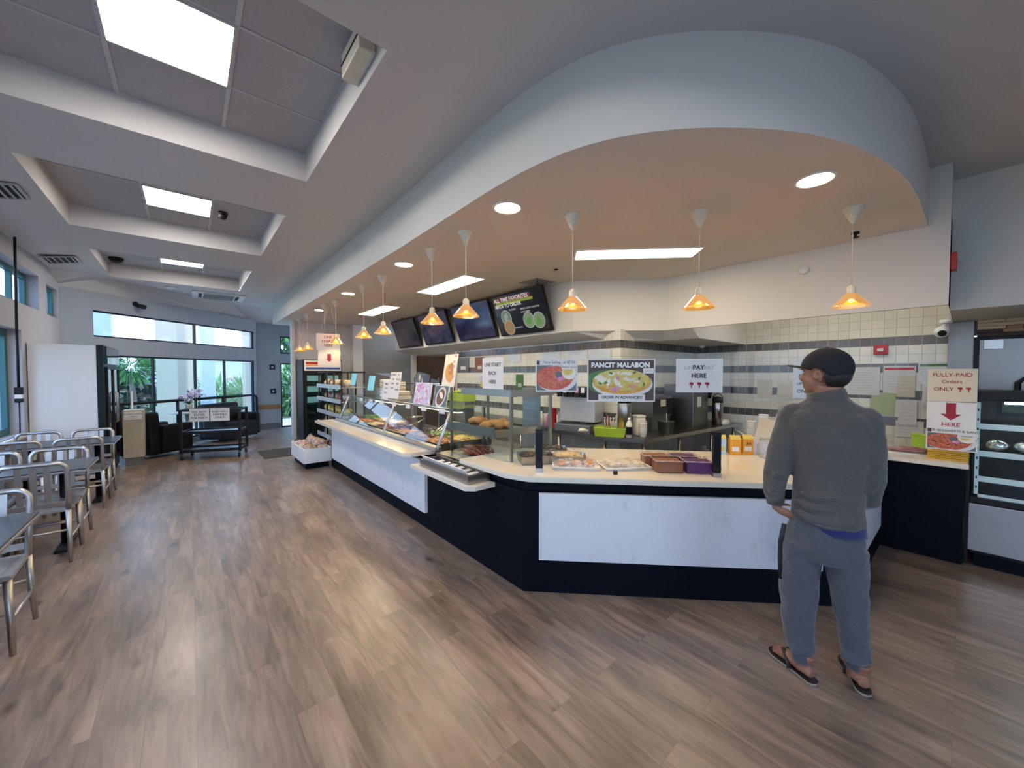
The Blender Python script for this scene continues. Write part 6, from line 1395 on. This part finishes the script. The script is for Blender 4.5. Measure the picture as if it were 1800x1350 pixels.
# ================================================================ PEOPLE
M['skin'] = mat('brown skin', (0.27, 0.12, 0.07), .5, var=.12, scale=12, sss=.05)
M['skin2'] = mat('light brown skin', (0.42, 0.22, 0.13), .5, var=.1, scale=12, sss=.05)
M['hair'] = mat('black hair', (0.010, 0.008, 0.008), .45, var=.3, scale=60, bump=.4, bscale=200)
def cloth_mat(name, col, fold=0.5, var=.10):
    m, n, l, b = nmat(name)
    tcn = n.new('ShaderNodeTexCoord'); nz = n.new('ShaderNodeTexNoise'); nz.inputs['Scale'].default_value = 220; nz.inputs['Detail'].default_value = 2; l.new(tcn.outputs['Object'], nz.inputs['Vector'])
    mx = n.new('ShaderNodeMix'); mx.data_type = 'RGBA'; mx.inputs[6].default_value = (*[v*(1-var*2) for v in col], 1); mx.inputs[7].default_value = (*[v*(1+var*2) for v in col], 1); l.new(nz.outputs['Fac'], mx.inputs[0]); l.new(mx.outputs[2], b.inputs['Base Color'])
    b.inputs['Roughness'].default_value = .92; b.inputs['Sheen Weight'].default_value = .25
    mp = n.new('ShaderNodeMapping'); mp.inputs['Scale'].default_value = (3.2, 3.2, 4.5); mp.inputs['Rotation'].default_value = (0, .7, 0); l.new(tcn.outputs['Object'], mp.inputs[0])
    f = n.new('ShaderNodeTexNoise'); f.inputs['Scale'].default_value = 1.3; f.inputs['Detail'].default_value = 3; f.inputs['Distortion'].default_value = .8; l.new(mp.outputs[0], f.inputs['Vector'])
    b1 = n.new('ShaderNodeBump'); b1.inputs['Strength'].default_value = fold; b1.inputs['Distance'].default_value = .05; l.new(f.outputs['Fac'], b1.inputs['Height'])
    b2 = n.new('ShaderNodeBump'); b2.inputs['Strength'].default_value = .25; b2.inputs['Distance'].default_value = .002; l.new(nz.outputs['Fac'], b2.inputs['Height']); l.new(b1.outputs[0], b2.inputs['Normal']); l.new(b2.outputs[0], b.inputs['Normal'])
    return m
M['jacket'] = cloth_mat('charcoal grey fleece', (0.064, 0.059, 0.054), .6); M['jogger'] = cloth_mat('slate grey joggers', (0.056, 0.061, 0.072), .5)
M['bluetee'] = cloth_mat('royal blue shirt', (0.006, 0.012, 0.09), .2); M['capc'] = mat('dark navy cap cloth', (0.007, 0.006, 0.010), .85, var=.1, bump=.1, bscale=300); M['zip'] = mat('black pocket trim', (0.008, 0.008, 0.012), .6)
M['sole'] = mat('grey rubber sole', (0.24, 0.20, 0.15), .8); M['strap'] = mat('brown black strap', (0.02, 0.010, 0.010), .6)
def loft(b, rings, m, n=24):
    t = bmesh.new(); R_ = []
    for (z, u, v, rx, ry) in rings: R_.append([t.verts.new((u+rx*math.cos(2*PI*i/n), v+ry*math.sin(2*PI*i/n), z)) for i in range(n)])
    for a, c in zip(R_, R_[1:]):
        for i in range(n): t.faces.new((a[i], a[(i+1) % n], c[(i+1) % n], c[i]))
    t.faces.new(R_[0][::-1]); t.faces.new(R_[-1]); bmesh.ops.recalc_face_normals(t, faces=t.faces); b.join(t, m, smooth=True)
def rem(o, vs, sm=6, disp=None, fac=.5):
    md = o.modifiers.new('fuse', 'REMESH'); md.mode = 'VOXEL'; md.voxel_size = vs; md.use_smooth_shade = True
    s = o.modifiers.new('soften', 'SMOOTH'); s.factor = fac; s.iterations = sm
    if disp:
        tx = bpy.data.textures.new('folds', 'CLOUDS'); tx.noise_scale = disp[0]; tx.noise_depth = 2
        d = o.modifiers.new('folds', 'DISPLACE'); d.texture = tx; d.strength = disp[1]; d.mid_level = .5
    return o
def finger(b, base, d, bend, L, r, m, up=(0, 0, 1)):
    base = Vector(base); d = Vector(d).normalized(); bend = Vector(bend).normalized(); P = [base]; dirs = [d, (d*.8+bend*.6).normalized(), (d*.35+bend*.95).normalized()]
    for k, s in enumerate((.45, .32, .23)): P.append(P[-1]+dirs[k]*L*s)
    b.tube(P, [r, r*.97, r*.88, r*.72], m, 8); b.ball(P[-1], r*.74, m, 8, 6); b.ball(P[0], r*1.02, m, 8, 6)
    for q in P[1:-1]: b.ball(q, r*.98, m, 8, 6)
def head(b, c, yaw, m, s=1.0):
    """head centred on c; faces local -Y turned by yaw"""
    H = T(*c) @ RZ(yaw) @ Matrix.Scale(s, 4)
    b.ball((0, .012, .030), (.076, .094, .086), m, 24, 16, mx=H); b.ball((0, -.030, -.035), (.060, .060, .072), m, 20, 14, mx=H); b.ball((0, -.052, -.090), (.032, .030, .024), m, 14, 10, mx=H)
    b.ball((0, -.094, -.022), (.014, .018, .016), m, 12, 8, mx=H); b.tube([(0, -.080, .022), (0, -.096, -.018)], [.008, .013], m, 8, mx=H)
    b.ball((0, -.078, .028), (.050, .016, .012), m, 14, 8, mx=H)
    for sx in (-1, 1):
        b.ball((sx*.036, -.070, -.022), (.022, .020, .020), m, 12, 8, mx=H)
        b.tube([(sx*(.080+.008*math.sin(a*.5)), .010+.015*math.cos(a)*.9, -.010+.027*math.sin(a)) for a in [k*PI/5-1.4 for k in range(9)]], .0058, m, 8, mx=H); b.ball((sx*.076, .006, -.012), (.006, .012, .019), m, 10, 8, mx=H)
    b.ball((0, -.082, -.056), (.022, .010, .006), m, 12, 6, mx=H); b.ball((0, -.081, -.067), (.019, .010, .006), m, 12, 6, mx=H)
    b.tube([tuple(H.inverted() @ Vector((c[0], c[1]+.02, c[2]-.20*s))), (0, .02, -.05)], [.066, .058], m, 18, mx=H)
    return H
def foot(b, heel, toe, m):
    heel = Vector(heel); toe = Vector(toe); L = (toe-heel).length; d = (toe-heel).normalized(); yaw = math.atan2(d.y, d.x); H = T(*heel) @ RZ(yaw)
    b.tube([(.02*L, 0, .030), (.22*L, 0, .034), (.5*L, 0, .036), (.72*L, 0, .026), (.84*L, 0, .020)], [.026, .033, .036, .036, .028], m, 14, mx=H, flat=(1, .85))
    b.tube([(.14*L, 0, .12), (.20*L, 0, .07), (.42*L, 0, .045)], [.036, .036, .030], m, 12, mx=H)
    for k, (yy, r, ll) in enumerate(((-.030, .013, .97), (-.012, .010, .98), (.004, .009, .95), (.018, .009, .91), (.031, .008, .85))): b.tube([(.78*L, yy*.9, .018), (ll*L, yy, .014)], [r*1.1, r], m, 8, mx=H); b.ball((ll*L, yy, .014), r, m, 8, 6, mx=H)
    return H, L
# ---- the customer
man = thing('person', 'person in a dark cap, grey fleece jacket and joggers, standing with back to the camera', 'person', (2.48, .45, 0), R(-79.7))
sk = M['skin']; b = MB(); HY = R(-114)
Hm = head(b, (-.012, .035, 1.595), HY, sk, 1.04)
loft(b, [(.80, .005, .02, .12, .10), (1.1, .01, .02, .125, .10), (1.3, .01, .02, .145, .09), (1.40, .005, .02, .13, .07), (1.46, 0, .02, .06, .055)], sk)
AL = [(-.135, .01, 1.375), (-.170, -.005, 1.24), (-.205, -.035, 1.06), (-.212, -.035, .97), (-.208, .0, .895)]; AR = [(.150, .01, 1.375), (.168, .01, 1.22), (.176, .03, 1.08), (.165, .07, .97), (.14, .125, .93)]
b.tube(AL, [.048, .045, .038, .034, .027], sk, 12); b.tube(AR, [.048, .045, .038, .034, .027], sk, 12)
# left hand resting at the hip pocket
b.tube([(-.208, .0, .895), (-.204, .0, .870), (-.190, -.002, .858)], [.026, .028, .026], sk, 12, flat=(1, .75))
for k, (dz, dy, L) in enumerate(((.014, -.030, .070), (.002, -.034, .076), (-.010, -.032, .070), (-.020, -.026, .056))): finger(b, (-.186, dy*.55, .862+dz*.9), (1, -.15, -.22), (.5, .5, -.5), L, .0088, sk)
finger(b, (-.196, .022, .880), (.9, .3, .1), (.6, .5, -.3), .055, .0095, sk)
b.tube([(.14, .125, .93), (.125, .150, .90), (.10, .165, .875)], [.027, .032, .030], sk, 12)
for k in range(4): finger(b, (.10-.004*k, .155+.012*k-.02, .870), (-.5, .1, -.8), (-.5, -.3, -.5), .065, .0088, sk)
finger(b, (.115, .135, .89), (-.6, -.2, -.5), (-.4, 0, -.8), .05, .0095, sk)
loft(b, [(.86, 0, .02, .12, .10), (.76, 0, .02, .135, .11), (.66, 0, .02, .13, .10)], sk)
for LL in ([(.72, -.085, .02, .075, .09), (.45, -.095, .012, .058, .062), (.25, -.092, -.005, .045, .052), (.10, -.078, -.018, .034, .038), (.04, -.076, -.015, .036, .040)], [(.72, .085, .03, .075, .09), (.45, .106, .048, .055, .06), (.25, .126, .065, .043, .05), (.10, .136, .085, .033, .037), (.04, .137, .09, .035, .04)]): loft(b, LL, sk, 16)
FL = ((-.028, -.052, .018), (-.215, .100, .018)); FR = ((.172, .030, .018), (.105, .275, .018))
Hl, Ll = foot(b, FL[0], FL[1], sk); Hr, Lr = foot(b, FR[0], FR[1], sk)
o = b.build('body', man, world=False); rem(o, .0055, 4)
for sx in (-1, 1):
    b = MB(); b.ball((sx*.029, -.080, .008), (.011, .008, .007), M['pwhite'], 12, 8, mx=Hm); b.ball((sx*.029, -.0865, .008), (.005, .003, .005), M['black'], 10, 6, mx=Hm); b.build('eye', man, world=False)
    b = MB(); b.tube([(sx*.014, -.0925, .032), (sx*.026, -.0900, .035), (sx*.036, -.0850, .034)], .0024, M['hair'], 6, mx=Hm); b.build('eyebrow', man, world=False)
b = MB(); b.ball((0, .024, .004), (.0765, .088, .080), M['hair'], 64, 44, mx=Hm)
HI = Hm.inverted(); nrm = Hm.to_3x3()
for co, no in (((0, .012, 0), (0, 1, 0)), ((0, .034, 0), (0, 1, 0)), ((0, 0, .012), (0, 0, 1)), ((0, 0, -.060), (0, 0, 1))): bmesh.ops.bisect_plane(b.bm, geom=b.bm.verts[:]+b.bm.edges[:]+b.bm.faces[:], plane_co=Hm @ Vector(co), plane_no=nrm @ Vector(no))
bmesh.ops.delete(b.bm, geom=[f for f in b.bm.faces if (lambda q: q.y < .012 or (q.y < .034 and q.z < .012) or q.z < -.060)(HI @ f.calc_center_median())], context='FACES'); b.build('hair', man, world=False)
# cap
b = MB(); t_ = bmesh.new(); bmesh.ops.create_uvsphere(t_, u_segments=36, v_segments=20, radius=1.0)
for v in t_.verts: v.co = Vector((v.co.x*.089, v.co.y*.108+.010, v.co.z*.100+.032))
for co, no in (((0, 0, .030), (0, 0, 1)), ((0, .018, .030), (0, .70, .714))): bmesh.ops.bisect_plane(t_, geom=t_.verts[:]+t_.edges[:]+t_.faces[:], plane_co=co, plane_no=no)
bmesh.ops.delete(t_, geom=[f for f in t_.faces if (lambda q: q.z < .030-.980*max(0, q.y-.018))(f.calc_center_median())], context='FACES')
for f in t_.faces: f.smooth = True
b.join(t_, M['capc'], Hm); cp = b.build('cap', man, world=False); md = cp.modifiers.new('thickness', 'SOLIDIFY'); md.thickness = .004
b = MB(); t_ = bmesh.new(); N = 14; g = []
for j in range(6):
    q = j/5; row = []
    for i in range(N+1):
        a = PI*(i/N); X = -.080*math.cos(a)*(1-.10*q); Y0 = -.060*math.sin(a)-.02; ext = .085*q*math.sin(a)**.7 if 0 < a < PI else 0
        row.append(t_.verts.new((X, Y0-ext, .036+.010*q*math.sin(a)-.012*(X/.083)**2)))
    g.append(row)
for j in range(5):
    for i in range(N): f = t_.faces.new((g[j][i], g[j][i+1], g[j+1][i+1], g[j+1][i])); f.smooth = True
b.join(t_, M['capc'], Hm); br_ = b.build('brim', cp, world=False); md = br_.modifiers.new('thickness', 'SOLIDIFY'); md.thickness = .004
b = MB(); b.ball((0, .010, .132), (.007, .007, .004), M['capc'], 10, 6, mx=Hm); b.build('button', cp, world=False)
# jacket
m = M['jacket']; b = MB()
loft(b, [(.832, .018, .022, .146, .128), (.86, .012, .022, .150, .132), (.93, .008, .022, .146, .130), (1.02, .012, .02, .146, .128), (1.14, .016, .016, .158, .126), (1.26, .012, .012, .176, .122), (1.345, .010, .012, .188, .108), (1.395, .012, .014, .174, .094), (1.430, .012, .018, .138, .084), (1.455, .009, .022, .098, .078), (1.478, .006, .025, .080, .075)], m, 32)
b.tube(AL, [.072, .068, .062, .054, .036], m, 16); b.ball(AL[0], .066, m, 16, 10); b.tube(AR, [.062, .060, .055, .050, .036], m, 16); b.ball(AR[0], .060, m, 16, 10)
b.ball((-.08, -.02, 1.33), (.09, .085, .09), m, 16, 10); b.ball((.09, -.02, 1.33), (.09, .085, .09), m, 16, 10)
# folds at the waist and sleeves
for (P, r_) in (([(-.120, -.085, .90), (-.05, -.112, .87), (.03, -.112, .865), (.11, -.095, .885)], .020), ([(-.125, -.07, .95), (-.06, -.108, .925), (.04, -.112, .93)], .016), ([(-.11, -.08, .99), (-.03, -.112, .98), (.06, -.110, 1.0)], .013), ([(-.23, -.07, 1.10), (-.20, -.098, 1.07), (-.16, -.08, 1.06)], .020), ([(-.255, -.05, 1.0), (-.215, -.092, .975), (-.17, -.07, .985)], .020), ([(-.25, -.04, .94), (-.21, -.08, .925), (-.175, -.06, .94)], .018), ([(.20, -.03, 1.06), (.17, -.035, 1.03), (.15, -.03, 1.04)], .018)):
    b.tube(P, [r_*.5]+[r_]*(len(P)-2)+[r_*.5], m, 8)
jk = b.build('jacket', man, world=False); rem(jk, .0075, 4, (.09, .014))
b = MB(); b.lathe([(.086, -.02), (.084, .02), (.080, .048), (.075, .05), (.072, .02)], m, 32, mx=T(.002, .026, 1.462) @ RY(R(-11)), cap=False, sy=.97); b.build('collar', jk, world=False)
b = MB()
for (x, r_) in ((-.208, .040),): b.lathe([(.040, .885), (.042, .905), (.046, .925)], m, 20, c=(-.208, -.002, 0), cap=False)
b.build('cuff', jk, world=False)
b = MB(); loft(b, [(.795, .03, .018, .138, .122), (.845, .02, .02, .142, .126)], M['bluetee'], 32); b.build('blue_shirt', man, world=False)
# joggers
m = M['jogger']; b = MB()
loft(b, [(.84, .005, .02, .138, .118), (.78, .0, .018, .158, .128), (.70, -.002, .018, .168, .132), (.645, -.002, .02, .160, .118)], m, 28)
loft(b, [(.72, -.090, .018, .092, .118), (.60, -.097, .018, .090, .106), (.45, -.098, .012, .086, .092), (.30, -.100, .0, .073, .079), (.20, -.094, -.008, .066, .070), (.155, -.088, -.012, .062, .066), (.135, -.082, -.015, .050, .055), (.10, -.079, -.018, .047, .052), (.082, -.078, -.018, .046, .052)], m)
loft(b, [(.72, .085, .026, .090, .118), (.60, .094, .036, .085, .106), (.45, .107, .048, .076, .090), (.30, .123, .060, .064, .077), (.20, .131, .072, .063, .068), (.150, .136, .078, .058, .062), (.130, .137, .082, .046, .050), (.105, .137, .085, .043, .048), (.088, .137, .086, .042, .047)], m)
b.tube([(-.145, -.03, .20), (-.10, -.085, .165), (-.04, -.04, .175)], .018, m, 8); b.tube([(.08, .0, .19), (.13, .005, .165), (.19, .04, .18)], .018, m, 8)
tr_ = b.build('joggers', man, world=False); rem(tr_, .008, 3, (.08, .016))
b = MB(); b.tube([(-.163, -.050, .80), (-.178, -.040, .70), (-.179, -.035, .60), (-.172, -.045, .50)], .011, M['zip'], 8, flat=(.5, 1.0)); b.build('side_zip', tr_, world=False)
# flip-flops
for H, L, lab in ((Hl, Ll, 0), (Hr, Lr, 1)):
    P = [(-.008, -.024), (-.018, 0), (-.008, .024), (.02, .034), (.10, .034), (.18, .046), (.23, .043), (.262, .022), (.270, -.01), (.258, -.034), (.22, -.046), (.16, -.043), (.08, -.034), (.02, -.034)]
    s_ = L/.25; b = MB(); b.prism([(x*s_, y) for x, y in smooth_poly(P+[P[0]], 3)[:-1]], -.018, -.003, M['sole'], H, smooth_side=True); sd = b.build('sandal', man, world=False)
    b = MB(); b.prism([(x*s_*.985, y*.95) for x, y in smooth_poly(P+[P[0]], 3)[:-1]], -.003, .001, M['strap'], H, smooth_side=True); b.build('insole', sd, world=False)
    b = MB(); b.tube([(.19*s_, -.008, .0), (.188*s_, -.010, .046), (.16*s_, -.026, .058), (.11*s_, -.040, .034), (.09*s_, -.043, .0)], .008, M['strap'], 8, mx=H, flat=(1.5, .7)); b.tube([(.188*s_, -.010, .046), (.16*s_, .016, .060), (.12*s_, .038, .034), (.10*s_, .043, .0)], .008, M['strap'], 8, mx=H, flat=(1.5, .7)); b.build('strap', sd, world=False)
# ---- the server behind the hot food, only the head shows above the tub
srv = thing('person', 'person with short dark hair behind the hot food case, only the head showing', 'person', (3.15, 5.30, 0), R(60))
b = MB(); sk2 = M['skin2']; Hs = head(b, (0, -.01, 1.40), 0, sk2, 1.0)
loft(b, [(.70, 0, .02, .13, .10), (.9, 0, .02, .12, .10), (1.1, 0, .02, .14, .10), (1.2, 0, .02, .13, .08), (1.26, 0, .02, .06, .055)], sk2)
for sx in (-1, 1):
    b.tube([(sx*.13, .01, 1.18), (sx*.17, .0, 1.0), (sx*.18, -.03, .88), (sx*.15, -.16, .84)], [.045, .040, .035, .026], sk2, 12)
    b.ball((sx*.145, -.20, .84), (.026, .040, .018), sk2, 12, 8)
    for k in range(4): finger(b, (sx*(.145-.024+.016*k), -.235, .842), (0, -1, -.1), (0, -.5, -.8), .065, .0085, sk2)
    finger(b, (sx*.122, -.19, .84), (-sx*.8, -.6, 0), (0, -.8, -.4), .05, .009, sk2)
    loft(b, [(.72, sx*.08, .02, .08, .09), (.4, sx*.09, .02, .055, .06), (.06, sx*.095, .02, .035, .04)], sk2, 16); foot(b, (sx*.095, .06, .018), (sx*.105, -.18, .018), sk2)
o = b.build('body', srv, world=False); rem(o, .007, 4)
b = MB(); b.ball((0, .022, .030), (.084, .100, .096), M['hair'], 28, 18, mx=Hs)
bmesh.ops.delete(b.bm, geom=[v for v in b.bm.verts if (lambda q: q.z < .05-.9*(q.y+.07) or q.z < -.06)(Hs.inverted() @ v.co)], context='VERTS'); b.build('hair', srv, world=False)
for sx in (-1, 1): b = MB(); b.ball((sx*.031, -.083, .008), (.012, .010, .008), M['pwhite'], 12, 8, mx=Hs); b.ball((sx*.031, -.091, .008), (.006, .004, .006), M['black'], 10, 6, mx=Hs); b.build('eye', srv, world=False)
b = MB(); loft(b, [(.72, 0, .02, .155, .125), (.9, 0, .02, .145, .12), (1.1, 0, .02, .165, .12), (1.2, 0, .02, .150, .095), (1.27, 0, .02, .07, .065)], M['zip'], 28)
for sx in (-1, 1): b.tube([(sx*.13, .01, 1.18), (sx*.17, .0, 1.0)], [.062, .055], M['zip'], 14)
o = b.build('shirt', srv, world=False); rem(o, .01, 4)
b = MB(); loft(b, [(.76, 0, .02, .15, .12), (.66, 0, .02, .15, .11)], M['navy'], 24)
for sx in (-1, 1): loft(b, [(.72, sx*.08, .02, .09, .11), (.4, sx*.09, .02, .07, .075), (.07, sx*.095, .02, .055, .06)], M['navy'], 18)
o = b.build('trousers', srv, world=False); rem(o, .01, 4)
for sx in (-1, 1): b = MB(); b.tube([(sx*.095, .07, .035), (sx*.10, -.06, .04), (sx*.105, -.19, .03)], [.04, .045, .035], M['black'], 12); b.build('shoe', srv, world=False)
# ================================================================ OUTSIDE
M['ground'] = mat('pale paving', (.45, .43, .40), .9, var=.1, scale=1.2); M['lawn'] = mat('lawn', (.13, .20, .08), .95, var=.4, scale=6)
M['col'] = mat('beige stucco', (.50, .42, .30), .9, var=.06, scale=3); M['colb'] = mat('pale grey stucco', (.48, .52, .56), .9, var=.05)
M['lf1'] = mat('bright green leaves', (.12, .34, .07), .55, var=.5, scale=5); M['lf2'] = mat('dark green leaves outside', (.03, .09, .05), .6, var=.5, scale=5); M['bark'] = mat('grey bark', (.22, .18, .14), .9, var=.3, scale=12)
M['bld'] = mat('white painted facade', (.72, .74, .76), .8, var=.03); M['signred'] = mat('red sign letters', (.6, .05, .04), .5); M['roofm'] = mat('light metal roof', (.6, .62, .64), .5)
b = MB(); b.box(-30, 20, 13.6, 60, -.1, -.04, M['lawn']); b.box(-30, -1.95, -20, 13.6, -.1, -.04, M['lawn']); b.box(-20, 20, -30, -3.7, -.1, -.04, M['ground']); o = b.build('ground', world=False); o['kind'] = 'structure'
b = MB(); b.box(-4.6, 6, 13.35, 16.6, -.05, -.01, M['ground']); b.box(-4.6, -1.95, -5, 13.35, -.05, -.01, M['ground']); o = b.build('path', world=False); o['kind'] = 'structure'
for (x, y, w, d, h, m, rz_, lab) in ((-.27, 15.5, .68, .68, 6.2, 'col', .82, 'wide beige column outside the middle of the back window'), (.56, 19.0, .40, .4, 6.2, 'colb', .2, 'slim pale column right of the wide beige column outside'), (1.56, 15.0, .42, .42, 6.2, 'col', .1, 'beige column outside the right end of the back window'),
                                (-1.56, 13.0, .42, .42, 6.2, 'colb', 0, 'pale column outside the left end of the high back window'), (-4.3, 9.5, .7, .7, 6.2, 'col', 0, 'beige column outside the left windows, farther'), (-4.3, 5.5, .7, .7, 6.2, 'colb', 0, 'pale column outside the left windows, nearer')):
    t = thing('column', lab, 'column', (x, y, 0), rz_); b = MB(); b.box(-w/2, w/2, -d/2, d/2, 0, h, M[m], bev=.02); b.build('shaft', t, world=False); b = MB(); b.box(-w/2-.05, w/2+.05, -d/2-.05, d/2+.05, -.01, .25, M[m], bev=.01); b.build('base', t, world=False)
rf = random.Random(17)
def foliage(name, loc, rx, ry, rz_, n, m, lab, cat='tree', trunk=None, leaf=.16, frond=False, flowers=None):
    t = thing(name, lab, cat, loc); b = MB()
    if trunk: b.tube([(0, 0, 0), (.05, .02, trunk*.5), (0, 0, trunk)], [.09, .07, .06], M['bark'], 10); b.build('trunk', t, world=False); b = MB()
    zc = (trunk or 0) + rz_*.8
    for k in range(n):
        a = rf.uniform(0, 6.28); c = rf.uniform(-1, 1); q = rf.random()**.4; s = math.sqrt(1-c*c); p = Vector((rx*q*s*math.cos(a), ry*q*s*math.sin(a), max(.02, zc+rz_*q*c)))
        d = Vector((math.cos(a)*s, math.sin(a)*s, c*.5+rf.uniform(-.6, .4))).normalized() if frond else Vector((rf.uniform(-1, 1), rf.uniform(-1, 1), rf.uniform(-1, .6))).normalized()
        w = d.cross(Vector((rf.uniform(-1, 1), rf.uniform(-1, 1), rf.uniform(-1, 1)))).normalized()*leaf*(.12 if frond else .3); L = leaf*rf.uniform(.7, 1.4)*(2.2 if frond else 1)
        b.face([p, p+d*L*.5+w, p+d*L, p+d*L*.5-w], m if not isinstance(m, list) else m[k % len(m)])
    b.build('leaves', t, world=False)
    if flowers:
        b = MB()
        for k in range(flowers): a = rf.uniform(0, 6.28); q = rf.random()**.5; b.ball((rx*q*math.cos(a), ry*q*math.sin(a)-.1, zc+rz_*rf.uniform(-.3, .9)), .03, M['pegg'], 6, 4)
        b.build('blossoms', t, world=False)
foliage('leafy_tree', (-1.35, 16.4, 0), .50, .45, .42, 1000, [M['lf1'], M['lf1'], M['lf2']], 'bright green tree outside the left part of the back window', trunk=1.5, leaf=.13, frond=True)
foliage('dark_shrub', (-2.3, 18.6, 0), 1.5, 1.0, 1.05, 2200, [M['lf2'], M['lf2'], M['bark']], 'dark tangled shrub behind the bright tree outside', 'shrub', leaf=.28)
foliage('dark_shrub', (-.1, 21.0, 0), .7, .6, .6, 600, M['lf2'], 'dark green shrub behind the wide beige column outside', 'shrub', leaf=.24)
foliage('flax_plant', (1.1, 22.5, 0), .5, .5, .6, 500, M['lf1'], 'spiky green plant outside, low in the right part of the back window', 'plant', leaf=.3, frond=True)
foliage('flax_plant', (1.95, 21.5, 0), .5, .5, .6, 500, M['lf1'], 'spiky green plant outside near the right beige column', 'plant', leaf=.3, frond=True)
foliage('flowering_shrub', (3.05, 16.6, 0), .8, .7, .95, 1500, [M['lf1'], M['lf1'], M['lf2']], 'flowering shrub outside the glazed far door', 'shrub', leaf=.24, frond=True, flowers=40)
foliage('leafy_tree', (4.6, 20.5, 0), 1.6, 1.4, 1.9, 1800, [M['lf2'], M['lf1']], 'tall tree beyond the glazed far door', trunk=1.6, leaf=.3)
foliage('hedge', (-7.5, 8.0, 0), 1.6, 6, 1.0, 2500, [M['lf2'], M['lf1']], 'hedge outside the left windows', 'hedge', leaf=.3)
t = thing('shop_building', 'white single-storey building with red letters far outside the back window', 'building', (3.0, 30, 0))
b = MB(); b.box(-2.2, 9, 30, 36, 0, 2.55, M['bld']); b.build('facade', t); b = MB(); b.box(-2.6, 9.4, 29.6, 36.4, 2.55, 2.75, M['roofm']); b.build('roof', t)
for x in (3.8, 5.6): b = MB(); b.box(x-.6, x+.6, 29.96, 30, .2, 1.1, M['tglass']); b.build('shop_window', t)
b = MB(); b.text('OCA', .36, M['signred'], T(.45, 29.95, 1.25) @ UPRIGHT); b.build('sign_lettering', t); b = MB(); b.text('nester', .38, M['signred'], T(2.1, 29.95, 1.25) @ UPRIGHT); b.build('sign_lettering', t)
